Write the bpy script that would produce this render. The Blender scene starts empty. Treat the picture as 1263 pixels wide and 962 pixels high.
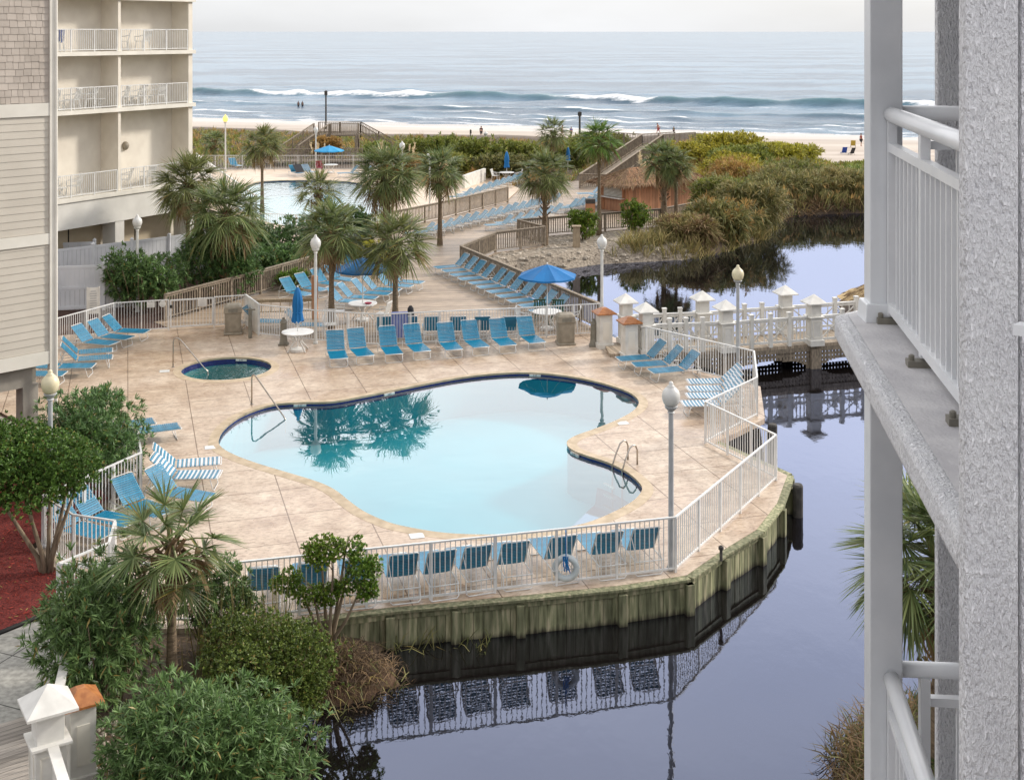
import bpy, bmesh, math, random
import numpy as np
from mathutils import Vector, Matrix, noise
from mathutils.geometry import tessellate_polygon

# ------------------------------------------------------------------ camera, light, exposure
SC = bpy.context.scene
COL = SC.collection
R = math.radians
H, F, CX, HY = 12.0, 1550.0, 631.5, 39.0          # eye height over the pool deck, focal length in px

cam_d = bpy.data.cameras.new('camera')
cam_d.sensor_width = 36.0
cam_d.lens = 36.0 * F / 1263.0
cam_d.shift_y = -(481.0 - HY) / 1263.0
cam_d.clip_start = 0.1
cam_d.clip_end = 90000.0
cam = bpy.data.objects.new('camera', cam_d)
COL.objects.link(cam)
cam.location = (0, 0, H)
cam.rotation_euler = (R(90), 0, 0)
SC.camera = cam

SUN_EL, SUN_AZ = R(30), R(70)                     # azimuth from +Y towards +X
w = bpy.data.worlds.new('World')
SC.world = w
w.use_nodes = True
nt = w.node_tree
nt.nodes.clear()
wo = nt.nodes.new('ShaderNodeOutputWorld')
bg = nt.nodes.new('ShaderNodeBackground')
bg.inputs['Strength'].default_value = 0.10
sky = nt.nodes.new('ShaderNodeTexSky')
sky.sky_type = 'NISHITA'
sky.sun_disc = False
sky.sun_elevation = SUN_EL
sky.sun_rotation = SUN_AZ
sky.dust_density = 2.0
tc = nt.nodes.new('ShaderNodeTexCoord')
mp = nt.nodes.new('ShaderNodeMapping')
mp.inputs['Scale'].default_value = (1.0, 1.0, 3.5)
ns = nt.nodes.new('ShaderNodeTexNoise')
ns.inputs['Scale'].default_value = 1.6
ns.inputs['Detail'].default_value = 6
rp = nt.nodes.new('ShaderNodeValToRGB')
rp.color_ramp.elements[0].position = 0.30
rp.color_ramp.elements[0].color = (0.55, 0.55, 0.55, 1)
rp.color_ramp.elements[1].position = 0.65
rp.color_ramp.elements[1].color = (0.95, 0.95, 0.95, 1)
mx = nt.nodes.new('ShaderNodeMix')
mx.data_type = 'RGBA'
mx.inputs['B'].default_value = (9.2, 9.1, 9.1, 1)
nt.links.new(tc.outputs['Generated'], mp.inputs['Vector'])
nt.links.new(mp.outputs['Vector'], ns.inputs['Vector'])
nt.links.new(ns.outputs['Fac'], rp.inputs['Fac'])
nt.links.new(rp.outputs['Color'], mx.inputs['Factor'])
nt.links.new(sky.outputs['Color'], mx.inputs['A'])
sx_ = nt.nodes.new('ShaderNodeSeparateXYZ')
nt.links.new(tc.outputs['Generated'], sx_.inputs[0])
gr = nt.nodes.new('ShaderNodeValToRGB')
e_ = gr.color_ramp.elements
e_[0].position = 0.0; e_[0].color = (0.80, 0.82, 0.84, 1)
e_[1].position = 1.0; e_[1].color = (1.5, 1.5, 1.5, 1)
for p_, c_ in ((0.03, (0.82, 0.835, 0.85, 1)), (0.14, (1.20, 1.20, 1.20, 1)), (0.32, (2.0, 1.97, 1.96, 1)), (0.55, (1.9, 1.88, 1.88, 1))):
    q_ = e_.new(p_); q_.color = c_
nt.links.new(sx_.outputs['Z'], gr.inputs['Fac'])
mg = nt.nodes.new('ShaderNodeMix'); mg.data_type = 'RGBA'; mg.blend_type = 'MULTIPLY'; mg.clamp_result = False
mg.inputs['Factor'].default_value = 1.0
nt.links.new(mx.outputs['Result'], mg.inputs['A']); nt.links.new(gr.outputs['Color'], mg.inputs['B'])
# brighter veil of cloud over the sea than over the land behind
yr = nt.nodes.new('ShaderNodeMapRange'); yr.interpolation_type = 'SMOOTHSTEP'
yr.inputs['From Min'].default_value = 0.15; yr.inputs['From Max'].default_value = 0.95
yr.inputs['To Min'].default_value = 0.85; yr.inputs['To Max'].default_value = 1.42
nt.links.new(sx_.outputs['Y'], yr.inputs['Value'])
mv = nt.nodes.new('ShaderNodeVectorMath'); mv.operation = 'SCALE'
nt.links.new(mg.outputs['Result'], mv.inputs[0]); nt.links.new(yr.outputs['Result'], mv.inputs['Scale'])
nt.links.new(mv.outputs[0], bg.inputs['Color'])
nt.links.new(bg.outputs['Background'], wo.inputs['Surface'])

sun_d = bpy.data.lights.new('sun', 'SUN')
sun_d.energy = 3.1
sun_d.angle = R(7)
sun_d.color = (1.0, 0.93, 0.83)
sun = bpy.data.objects.new('sun', sun_d)
COL.objects.link(sun)
_sd = Vector((math.sin(SUN_AZ) * math.cos(SUN_EL), math.cos(SUN_AZ) * math.cos(SUN_EL), math.sin(SUN_EL)))
sun.rotation_euler = _sd.to_track_quat('Z', 'Y').to_euler()
sun.location = _sd * 60 + Vector((0, 40, 0))

SC.view_settings.view_transform = 'Standard'
SC.view_settings.look = 'None'
SC.view_settings.exposure = -0.02
SC.view_settings.gamma = 1.0
SC.view_settings.use_curve_mapping = False
SC.render.engine = 'CYCLES'
SC.cycles.max_bounces = 6
SC.cycles.transparent_max_bounces = 16
SC.cycles.caustics_reflective = False
SC.cycles.caustics_refractive = False

rnd = random.Random(11)
rng = np.random.default_rng(7)


def P(u, v, z=0.0):
    """photo position (px) -> the point where that line of sight meets the level z"""
    y = F * (H - z) / (v - HY)
    return Vector(((u - CX) / F * y, y, z))


def lin(r, g, b):
    return tuple(((c / 255.0) / 12.92 if c / 255.0 <= 0.04045 else ((c / 255.0 + 0.055) / 1.055) ** 2.4) for c in (r, g, b)) + (1.0,)


# ------------------------------------------------------------------ materials
MATS = {}


def new_mat(name):
    m = bpy.data.materials.new(name)
    m.use_nodes = True
    n = m.node_tree
    b = n.nodes['Principled BSDF']
    MATS[name] = m
    return m, n, b


def pm(name, c1, c2=None, scale=6.0, rough=0.6, bump=0.0, bscale=40.0, metal=0.0, spec=0.5, island=0.0,
       stretch=(1, 1, 1), detail=5.0, lo=0.35, hi=0.65, subs=0.0, hue=0.0):
    """procedural material: noise between two colours, optional bump and per-island variation"""
    m, n, b = new_mat(name)
    L = n.links
    tc = n.nodes.new('ShaderNodeTexCoord')
    mp = n.nodes.new('ShaderNodeMapping')
    mp.inputs['Scale'].default_value = stretch
    L.new(tc.outputs['Object'], mp.inputs['Vector'])
    ns = n.nodes.new('ShaderNodeTexNoise')
    ns.inputs['Scale'].default_value = scale
    ns.inputs['Detail'].default_value = detail
    L.new(mp.outputs['Vector'], ns.inputs['Vector'])
    rp = n.nodes.new('ShaderNodeValToRGB')
    rp.color_ramp.elements[0].position = lo
    rp.color_ramp.elements[1].position = hi
    if len(c1) == 3: c1 = c1 + (1,)
    c2 = c2 or c1
    if len(c2) == 3: c2 = c2 + (1,)
    rp.color_ramp.elements[0].color = c1
    rp.color_ramp.elements[1].color = c2
    L.new(ns.outputs['Fac'], rp.inputs['Fac'])
    col = rp.outputs['Color']
    if island:
        ge = n.nodes.new('ShaderNodeNewGeometry')
        oi = n.nodes.new('ShaderNodeObjectInfo')
        mr = n.nodes.new('ShaderNodeMapRange')
        mr.inputs['To Min'].default_value = 1 - island
        mr.inputs['To Max'].default_value = 1 + island
        L.new(ge.outputs['Random Per Island'], mr.inputs['Value'])
        hs = n.nodes.new('ShaderNodeHueSaturation')
        L.new(mr.outputs['Result'], hs.inputs['Value'])
        if hue:
            mh = n.nodes.new('ShaderNodeMapRange')
            mh.inputs['To Min'].default_value = 0.5 - hue
            mh.inputs['To Max'].default_value = 0.5 + hue
            L.new(oi.outputs['Random'], mh.inputs['Value'])
            L.new(mh.outputs['Result'], hs.inputs['Hue'])
        L.new(col, hs.inputs['Color'])
        col = hs.outputs['Color']
    L.new(col, b.inputs['Base Color'])
    b.inputs['Roughness'].default_value = rough
    b.inputs['Metallic'].default_value = metal
    b.inputs['Specular IOR Level'].default_value = spec
    if bump:
        n2 = n.nodes.new('ShaderNodeTexNoise')
        n2.inputs['Scale'].default_value = bscale
        n2.inputs['Detail'].default_value = 4
        L.new(mp.outputs['Vector'], n2.inputs['Vector'])
        bp = n.nodes.new('ShaderNodeBump')
        bp.inputs['Strength'].default_value = bump
        bp.inputs['Distance'].default_value = 0.02
        L.new(n2.outputs['Fac'], bp.inputs['Height'])
        L.new(bp.outputs['Normal'], b.inputs['Normal'])
    return m


def leaf_mat(name, c1, c2, rough=0.5, island=0.45, trans=0.35, hue=0.0, spec=0.35, yellow=0.035):
    """foliage: two greens per leaf island, part of the light comes through the leaf"""
    m, n, b = new_mat(name)
    L = n.links
    ge = n.nodes.new('ShaderNodeNewGeometry')
    rp = n.nodes.new('ShaderNodeValToRGB')
    rp.color_ramp.elements[0].color = c1
    rp.color_ramp.elements[1].color = c2
    L.new(ge.outputs['Random Per Island'], rp.inputs['Fac'])
    wn = n.nodes.new('ShaderNodeTexWhiteNoise')
    wn.noise_dimensions = '1D'
    L.new(ge.outputs['Random Per Island'], wn.inputs['W'])
    mr = n.nodes.new('ShaderNodeMapRange')
    mr.inputs['To Min'].default_value = 1 - island
    mr.inputs['To Max'].default_value = 1 + island
    L.new(wn.outputs['Value'], mr.inputs['Value'])
    hs = n.nodes.new('ShaderNodeHueSaturation')
    L.new(mr.outputs['Result'], hs.inputs['Value'])
    oi = n.nodes.new('ShaderNodeObjectInfo')
    mh = n.nodes.new('ShaderNodeMapRange')
    mh.inputs['To Min'].default_value = 0.5 - hue
    mh.inputs['To Max'].default_value = 0.5 + hue
    L.new(oi.outputs['Random'], mh.inputs['Value'])
    L.new(mh.outputs['Result'], hs.inputs['Hue'])
    # now and then a yellowed or dying leaf
    w2 = n.nodes.new('ShaderNodeTexWhiteNoise'); w2.noise_dimensions = '1D'
    a2 = n.nodes.new('ShaderNodeMath'); a2.operation = 'ADD'; a2.inputs[1].default_value = 3.7
    L.new(ge.outputs['Random Per Island'], a2.inputs[0]); L.new(a2.outputs[0], w2.inputs['W'])
    g2 = n.nodes.new('ShaderNodeMath'); g2.operation = 'GREATER_THAN'; g2.inputs[1].default_value = 1.0 - yellow
    L.new(w2.outputs['Value'], g2.inputs[0])
    my = n.nodes.new('ShaderNodeMix'); my.data_type = 'RGBA'; my.inputs['B'].default_value = (0.26, 0.20, 0.06, 1)
    L.new(g2.outputs[0], my.inputs['Factor']); L.new(rp.outputs['Color'], my.inputs['A'])
    L.new(my.outputs['Result'], hs.inputs['Color'])
    L.new(hs.outputs['Color'], b.inputs['Base Color'])
    b.inputs['Roughness'].default_value = rough
    b.inputs['Specular IOR Level'].default_value = spec
    tr = n.nodes.new('ShaderNodeBsdfTranslucent')
    L.new(hs.outputs['Color'], tr.inputs['Color'])
    ms = n.nodes.new('ShaderNodeMixShader')
    ms.inputs[0].default_value = trans
    L.new(b.outputs[0], ms.inputs[1])
    L.new(tr.outputs[0], ms.inputs[2])
    L.new(ms.outputs[0], n.nodes['Material Output'].inputs['Surface'])
    return m


def water_mat(name, ior, body, clear, bscale, bstr, stretch=(1, 1, 1), tint=(1, 1, 1, 1), gtint=(1, 1, 1, 1), rough=0.0, bdist=0.02, detail=2.0):
    """still water: mirror by Fresnel over a body that is clear (transparent) or murky (diffuse)"""
    m = bpy.data.materials.new(name)
    m.use_nodes = True
    MATS[name] = m
    n = m.node_tree
    n.nodes.clear()
    L = n.links
    out = n.nodes.new('ShaderNodeOutputMaterial')
    tc = n.nodes.new('ShaderNodeTexCoord')
    mp = n.nodes.new('ShaderNodeMapping')
    mp.inputs['Scale'].default_value = stretch
    L.new(tc.outputs['Object'], mp.inputs['Vector'])
    ns = n.nodes.new('ShaderNodeTexNoise')
    ns.inputs['Scale'].default_value = bscale
    ns.inputs['Detail'].default_value = detail
    L.new(mp.outputs['Vector'], ns.inputs['Vector'])
    bp = n.nodes.new('ShaderNodeBump')
    bp.inputs['Strength'].default_value = bstr
    bp.inputs['Distance'].default_value = bdist
    L.new(ns.outputs['Fac'], bp.inputs['Height'])
    # mirror share: f0 + (1 - f0) (1 - |cos|)^3, the same from above and below
    ge = n.nodes.new('ShaderNodeNewGeometry')
    dt = n.nodes.new('ShaderNodeVectorMath'); dt.operation = 'DOT_PRODUCT'
    L.new(bp.outputs['Normal'], dt.inputs[0]); L.new(ge.outputs['Incoming'], dt.inputs[1])

    def mth(op, a, b=None):
        q = n.nodes.new('ShaderNodeMath'); q.operation = op
        for i, v in enumerate((a, b)):
            if v is None: continue
            if isinstance(v, (int, float)): q.inputs[i].default_value = v
            else: L.new(v, q.inputs[i])
        return q.outputs[0]
    ab_ = mth('ABSOLUTE', dt.outputs['Value'])
    iv = mth('SUBTRACT', 1.0, ab_)
    pw_ = mth('POWER', iv, 3.4)
    fr = n.nodes.new('ShaderNodeMath'); fr.operation = 'MULTIPLY_ADD'
    L.new(pw_, fr.inputs[0]); fr.inputs[1].default_value = 1.0 - ior; fr.inputs[2].default_value = ior
    gl = n.nodes.new('ShaderNodeBsdfGlossy')
    gl.inputs['Roughness'].default_value = rough
    gl.inputs['Color'].default_value = gtint
    L.new(bp.outputs['Normal'], gl.inputs['Normal'])
    df = n.nodes.new('ShaderNodeBsdfDiffuse')
    df.inputs['Color'].default_value = body
    tr = n.nodes.new('ShaderNodeBsdfTransparent')
    tr.inputs['Color'].default_value = tint
    m1 = n.nodes.new('ShaderNodeMixShader')
    m1.inputs[0].default_value = clear
    L.new(df.outputs[0], m1.inputs[1])
    L.new(tr.outputs[0], m1.inputs[2])
    m2 = n.nodes.new('ShaderNodeMixShader')
    L.new(fr.outputs[0], m2.inputs[0])
    L.new(m1.outputs[0], m2.inputs[1])
    L.new(gl.outputs[0], m2.inputs[2])
    L.new(m2.outputs[0], out.inputs['Surface'])
    return m


def plank_mat(name, c1, c2, width, axis='X', rot=0.0, gap=0.06, rough=0.7, coord='Object', bump=0.5, grain=1.0, hi=1.25):
    """boards: dark joints every `width`, a tone per board, long grain"""
    m, n, b = new_mat(name)
    L = n.links
    tc = n.nodes.new('ShaderNodeTexCoord')
    mp = n.nodes.new('ShaderNodeMapping')
    mp.inputs['Rotation'].default_value = (0, 0, rot)
    L.new(tc.outputs[coord], mp.inputs['Vector'])
    sx = n.nodes.new('ShaderNodeSeparateXYZ')
    L.new(mp.outputs['Vector'], sx.inputs[0])
    dv = n.nodes.new('ShaderNodeMath'); dv.operation = 'DIVIDE'
    dv.inputs[1].default_value = width
    L.new(sx.outputs[axis], dv.inputs[0])
    fl = n.nodes.new('ShaderNodeMath'); fl.operation = 'FLOOR'
    L.new(dv.outputs[0], fl.inputs[0])
    fc = n.nodes.new('ShaderNodeMath'); fc.operation = 'FRACT'
    L.new(dv.outputs[0], fc.inputs[0])
    wn = n.nodes.new('ShaderNodeTexWhiteNoise'); wn.noise_dimensions = '1D'
    L.new(fl.outputs[0], wn.inputs['W'])
    mp2 = n.nodes.new('ShaderNodeMapping')
    s = [1.2, 1.2, 1.2]
    s['XYZ'.index(axis)] = 14.0
    mp2.inputs['Scale'].default_value = s
    L.new(mp.outputs['Vector'], mp2.inputs['Vector'])
    ns = n.nodes.new('ShaderNodeTexNoise')
    ns.inputs['Scale'].default_value = 1.6 * grain
    ns.inputs['Detail'].default_value = 6
    L.new(mp2.outputs['Vector'], ns.inputs['Vector'])
    rp = n.nodes.new('ShaderNodeValToRGB')
    rp.color_ramp.elements[0].position = 0.3
    rp.color_ramp.elements[1].position = 0.7
    rp.color_ramp.elements[0].color = c1
    rp.color_ramp.elements[1].color = c2
    L.new(ns.outputs['Fac'], rp.inputs['Fac'])
    mr = n.nodes.new('ShaderNodeMapRange')
    mr.inputs['To Min'].default_value = 0.72
    mr.inputs['To Max'].default_value = hi
    L.new(wn.outputs['Value'], mr.inputs['Value'])
    lt = n.nodes.new('ShaderNodeMath'); lt.operation = 'GREATER_THAN'
    lt.inputs[1].default_value = gap
    L.new(fc.outputs[0], lt.inputs[0])
    m3 = n.nodes.new('ShaderNodeMapRange')
    m3.inputs['To Min'].default_value = 0.22
    m3.inputs['To Max'].default_value = 1.0
    L.new(lt.outputs[0], m3.inputs['Value'])
    mu = n.nodes.new('ShaderNodeMath'); mu.operation = 'MULTIPLY'
    L.new(mr.outputs[0], mu.inputs[0]); L.new(m3.outputs[0], mu.inputs[1])
    hs = n.nodes.new('ShaderNodeHueSaturation')
    L.new(mu.outputs[0], hs.inputs['Value'])
    L.new(rp.outputs['Color'], hs.inputs['Color'])
    L.new(hs.outputs['Color'], b.inputs['Base Color'])
    b.inputs['Roughness'].default_value = rough
    if bump:
        ad = n.nodes.new('ShaderNodeMath'); ad.operation = 'ADD'
        L.new(lt.outputs[0], ad.inputs[0]); L.new(ns.outputs['Fac'], ad.inputs[1])
        bp = n.nodes.new('ShaderNodeBump')
        bp.inputs['Strength'].default_value = bump
        bp.inputs['Distance'].default_value = 0.01
        L.new(ad.outputs[0], bp.inputs['Height'])
        L.new(bp.outputs['Normal'], b.inputs['Normal'])
    return m


# ------------------------------------------------------------------ mesh builder
class MB:
    def __init__(s):
        s.v, s.f = [], []

    def add(s, vs, fs):
        o = len(s.v)
        s.v += [tuple(p) for p in vs]
        s.f += [tuple(i + o for i in f) for f in fs]
        return s

    def box(s, c, d, rz=0.0, taper=1.0):
        x, y, z = d[0] / 2, d[1] / 2, d[2] / 2
        cs, sn = math.cos(rz), math.sin(rz)
        vs = []
        for (a, b, e) in ((-1, -1, -1), (1, -1, -1), (1, 1, -1), (-1, 1, -1), (-1, -1, 1), (1, -1, 1), (1, 1, 1), (-1, 1, 1)):
            t = taper if e > 0 else 1.0
            px, py = a * x * t, b * y * t
            vs.append((c[0] + px * cs - py * sn, c[1] + px * sn + py * cs, c[2] + e * z))
        return s.add(vs, [(0, 3, 2, 1), (4, 5, 6, 7), (0, 1, 5, 4), (1, 2, 6, 5), (2, 3, 7, 6), (3, 0, 4, 7)])

    def beam(s, p, q, wd, ht, up=(0, 0, 1)):
        """rectangular bar from p to q"""
        p, q, up = Vector(p), Vector(q), Vector(up)
        d = (q - p).normalized()
        if abs(d.dot(up)) > 0.98: up = Vector((1, 0, 0))
        sd = d.cross(up).normalized() * (wd / 2)
        u = sd.cross(d).normalized() * (ht / 2)
        vs = [p - sd - u, p + sd - u, p + sd + u, p - sd + u, q - sd - u, q + sd - u, q + sd + u, q - sd + u]
        return s.add(vs, [(0, 1, 2, 3), (7, 6, 5, 4), (0, 4, 5, 1), (1, 5, 6, 2), (2, 6, 7, 3), (3, 7, 4, 0)])

    def tube(s, pts, r, n=8, closed=False):
        pts = [Vector(p) for p in pts]
        k = len(pts)
        rs = r if isinstance(r, (list, tuple)) else [r] * k
        vs, prev = [], None
        for i, p in enumerate(pts):
            if closed: t = pts[(i + 1) % k] - pts[i - 1]
            else: t = pts[min(i + 1, k - 1)] - pts[max(i - 1, 0)]
            t = t.normalized() if t.length > 1e-9 else Vector((0, 0, 1))
            if prev is None:
                a = Vector((0, 0, 1)) if abs(t.z) < 0.9 else Vector((1, 0, 0))
                x = t.cross(a).normalized()
            else:
                x = prev - t * prev.dot(t)
                x = x.normalized() if x.length > 1e-6 else t.cross(Vector((0, 1, 0))).normalized()
            prev = x
            y = t.cross(x)
            for j in range(n):
                an = 2 * math.pi * j / n
                vs.append(p + (x * math.cos(an) + y * math.sin(an)) * rs[i])
        fs = []
        for i in range(k if closed else k - 1):
            a, b = i * n, ((i + 1) % k) * n
            for j in range(n):
                fs.append((a + j, a + (j + 1) % n, b + (j + 1) % n, b + j))
        if not closed:
            fs.append(tuple(reversed(range(n))))
            fs.append(tuple((k - 1) * n + j for j in range(n)))
        return s.add(vs, fs)

    def lathe(s, prof, c=(0, 0, 0), n=20, rz=0.0):
        """(radius, height) profile turned about a vertical axis"""
        vs, k = [], len(prof)
        for (r, z) in prof:
            for j in range(n):
                a = 2 * math.pi * j / n + rz
                vs.append((c[0] + max(r, 1e-4) * math.cos(a), c[1] + max(r, 1e-4) * math.sin(a), c[2] + z))
        fs = [(i * n + j, i * n + (j + 1) % n, (i + 1) * n + (j + 1) % n, (i + 1) * n + j) for i in range(k - 1) for j in range(n)]
        fs.append(tuple(reversed(range(n))))
        fs.append(tuple((k - 1) * n + j for j in range(n)))
        return s.add(vs, fs)

    def prism(s, poly, z0, z1):
        k = len(poly)
        area = sum(poly[i][0] * poly[(i + 1) % k][1] - poly[(i + 1) % k][0] * poly[i][1] for i in range(k))
        if area < 0: poly = list(reversed(poly))
        vs = [(p[0], p[1], z0) for p in poly] + [(p[0], p[1], z1) for p in poly]
        tr = tessellate_polygon([[Vector((p[0], p[1], 0)) for p in poly]])
        fs = []
        for t in tr:
            a, b, c = (Vector(poly[i]) for i in t)
            if (b - a).cross(c - a) < 0: t = (t[0], t[2], t[1])
            fs.append((t[0] + k, t[1] + k, t[2] + k)); fs.append((t[2], t[1], t[0]))
        fs += [(i, (i + 1) % k, (i + 1) % k + k, i + k) for i in range(k)]
        return s.add(vs, fs)

    def sheet(s, outer, holes=(), z=0.0):
        """flat polygon with holes"""
        loops = [[Vector((p[0], p[1], 0)) for p in outer]] + [[Vector((p[0], p[1], 0)) for p in h] for h in holes]
        flat = [p for l in loops for p in l]
        fs = []
        for t in tessellate_polygon(loops):
            a, b, c = (flat[i] for i in t)
            if (b - a).cross(c - a).z < 0: t = (t[0], t[2], t[1])
            fs.append(tuple(t))
        return s.add([(p.x, p.y, z) for p in flat], fs)

    def strip(s, a, b, za, zb, closed=True):
        """wall between two outlines of the same length"""
        k = len(a)
        vs = [(p[0], p[1], za) for p in a] + [(p[0], p[1], zb) for p in b]
        return s.add(vs, [(i, (i + 1) % k, (i + 1) % k + k, i + k) for i in range(k if closed else k - 1)])

    def ball(s, c, r, n=12, m=8, sc=(1, 1, 1)):
        vs = []
        for i in range(m + 1):
            th = math.pi * i / m
            for j in range(n):
                a = 2 * math.pi * j / n
                vs.append((c[0] + r * sc[0] * math.sin(th) * math.cos(a), c[1] + r * sc[1] * math.sin(th) * math.sin(a), c[2] + r * sc[2] * math.cos(th)))
        return s.add(vs, [(i * n + j, (i + 1) * n + j, (i + 1) * n + (j + 1) % n, i * n + (j + 1) % n) for i in range(m) for j in range(n)])

    def build(s, name, mat, parent=None, smooth=False, world=True, bevel=0.0):
        o = Vector((0, 0, 0))
        if parent is not None and world:
            q = parent
            while q is not None:
                o = o + q.location
                q = q.parent
        me = bpy.data.meshes.new(name)
        me.from_pydata([(p[0] - o.x, p[1] - o.y, p[2] - o.z) for p in s.v], [], s.f)
        if isinstance(mat, str): mat = MATS[mat]
        me.materials.append(mat)
        if smooth:
            me.polygons.foreach_set('use_smooth', [True] * len(me.polygons))
        me.update()
        ob = bpy.data.objects.new(name, me)
        COL.objects.link(ob)
        if parent is not None: ob.parent = parent
        if bevel:
            bv = ob.modifiers.new('bevel', 'BEVEL')
            bv.width = bevel; bv.segments = 2; bv.limit_method = 'ANGLE'
        return ob


def tag(o, label=None, cat=None, group=None, kind=None):
    if label: o['label'] = label
    if cat: o['category'] = cat
    if group: o['group'] = group
    if kind: o['kind'] = kind
    return o


def thing(name, label, cat, loc=(0, 0, 0), rz=0.0, group=None):
    o = bpy.data.objects.new(name, None)
    o.empty_display_size = 0.2
    COL.objects.link(o)
    o.location = loc
    o.rotation_euler = (0, 0, rz)
    return tag(o, label, cat, group)


def kids(o):
    return [c for c in bpy.data.objects if c.parent == o]


def copy_tree(o, loc=None, rz=None, label=None, group=None, parent=None, scale=None):
    c = o.copy()
    COL.objects.link(c)
    if parent is not None: c.parent = parent
    for ch in list(o.children): copy_tree(ch, parent=c)
    if loc is not None: c.location = loc
    if rz is not None: c.rotation_euler = (0, 0, rz)
    if label: c['label'] = label
    if group: c['group'] = group
    if scale is not None: c.scale = (scale,) * 3 if not isinstance(scale, tuple) else scale
    return c


class Proto:
    """first use hands out the built thing itself, later uses hand out copies"""
    def __init__(s, fn): s.fn, s.o = fn, None

    def put(s, loc, rz, label, group=None, scale=None):
        if s.o is None:
            s.o = s.fn()
            o = s.o
            o.location = loc
            o.rotation_euler = (0, 0, rz)
            o['label'] = label
            if group: o['group'] = group
            if scale is not None: o.scale = (scale,) * 3 if not isinstance(scale, tuple) else scale
            return o
        o = copy_tree(s.o, loc, rz, label, group, scale=scale if scale is not None else 1.0)
        if not group and 'group' in o: del o['group']
        return o


ORD = ['first', 'second', 'third', 'fourth', 'fifth', 'sixth', 'seventh', 'eighth', 'ninth', 'tenth', 'eleventh', 'twelfth',
       'thirteenth', 'fourteenth', 'fifteenth', 'sixteenth', 'seventeenth', 'eighteenth', 'nineteenth', 'twentieth']


def spline(pts, sub=6, closed=True):
    k, out = len(pts), []
    for i in range(k if closed else k - 1):
        if closed: p0, p1, p2, p3 = (Vector(pts[(i + j) % k][:2]) for j in (-1, 0, 1, 2))
        else: p0, p1, p2, p3 = (Vector(pts[min(max(i + j, 0), k - 1)][:2]) for j in (-1, 0, 1, 2))
        for t in range(sub):
            t /= sub
            q = 0.5 * ((2 * p1) + (-p0 + p2) * t + (2 * p0 - 5 * p1 + 4 * p2 - p3) * t * t + (-p0 + 3 * p1 - 3 * p2 + p3) * t ** 3)
            out.append((q.x, q.y))
    if not closed: out.append(tuple(pts[-1][:2]))
    return out


def ccw(poly):
    k = len(poly)
    a = sum(poly[i][0] * poly[(i + 1) % k][1] - poly[(i + 1) % k][0] * poly[i][1] for i in range(k))
    return list(poly) if a > 0 else list(reversed(poly))


def offset(poly, d):
    """outline moved outwards by d (poly counter-clockwise)"""
    k, out = len(poly), []
    for i in range(k):
        a, b, c = Vector(poly[i - 1]), Vector(poly[i]), Vector(poly[(i + 1) % k])
        n1 = Vector(((b - a).y, -(b - a).x)).normalized()
        n2 = Vector(((c - b).y, -(c - b).x)).normalized()
        n = (n1 + n2)
        n = n.normalized() if n.length > 1e-6 else n1
        q = b + n * (d / max(0.45, n.dot(n1)))
        out.append((q.x, q.y))
    return out


# ------------------------------------------------------------------ leaves and blades (numpy)
def unit(a):
    return a / np.maximum(np.linalg.norm(a, axis=-1, keepdims=True), 1e-9)


def blades_arrays(base, d, L, W, droop, fold=None):
    n = len(base)
    d = unit(d)
    up = np.tile(np.array([[0, 0, 1.0]]), (n, 1)) + rng.normal(0, 0.35, (n, 3))
    sd = unit(np.cross(d, up)) * (W[:, None] / 2)
    dz = np.zeros((n, 3)); dz[:, 2] = -droop * L
    mid = base + d * (L * 0.5)[:, None] + dz * 0.28
    tip = base + d * L[:, None] + dz
    v = np.empty((n, 5, 3))
    v[:, 0] = base - sd * 0.6; v[:, 1] = base + sd * 0.6
    v[:, 2] = mid - sd; v[:, 3] = mid + sd; v[:, 4] = tip
    return v.reshape(-1, 3)


def blades(name, mat, base, d, L, W, droop, parent=None):
    """many pointed leaves as one mesh, each leaf an island"""
    base = np.asarray(base, float)
    n = len(base)
    if np.isscalar(L): L = np.full(n, L)
    if np.isscalar(W): W = np.full(n, W)
    if np.isscalar(droop): droop = np.full(n, droop)
    v = blades_arrays(base, np.asarray(d, float), L, W, droop)
    me = bpy.data.meshes.new(name)
    me.vertices.add(n * 5)
    me.vertices.foreach_set('co', v.ravel())
    o = np.arange(n)[:, None] * 5
    loops = (o + np.array([[0, 1, 3, 2, 2, 3, 4]])).ravel()
    me.loops.add(n * 7)
    me.loops.foreach_set('vertex_index', loops.astype(np.int32))
    me.polygons.add(n * 2)
    st = (np.arange(n)[:, None] * 7 + np.array([[0, 4]])).ravel()
    me.polygons.foreach_set('loop_start', st.astype(np.int32))
    me.update(calc_edges=True)
    me.validate()
    me.materials.append(MATS[mat] if isinstance(mat, str) else mat)
    ob = bpy.data.objects.new(name, me)
    COL.objects.link(ob)
    if parent is not None: ob.parent = parent
    return ob


def rand_dirs(n, zmin=-1.0, zmax=1.0):
    z = rng.uniform(zmin, zmax, n)
    a = rng.uniform(0, 2 * math.pi, n)
    r = np.sqrt(1 - z * z)
    return np.stack([r * np.cos(a), r * np.sin(a), z], 1)
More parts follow.
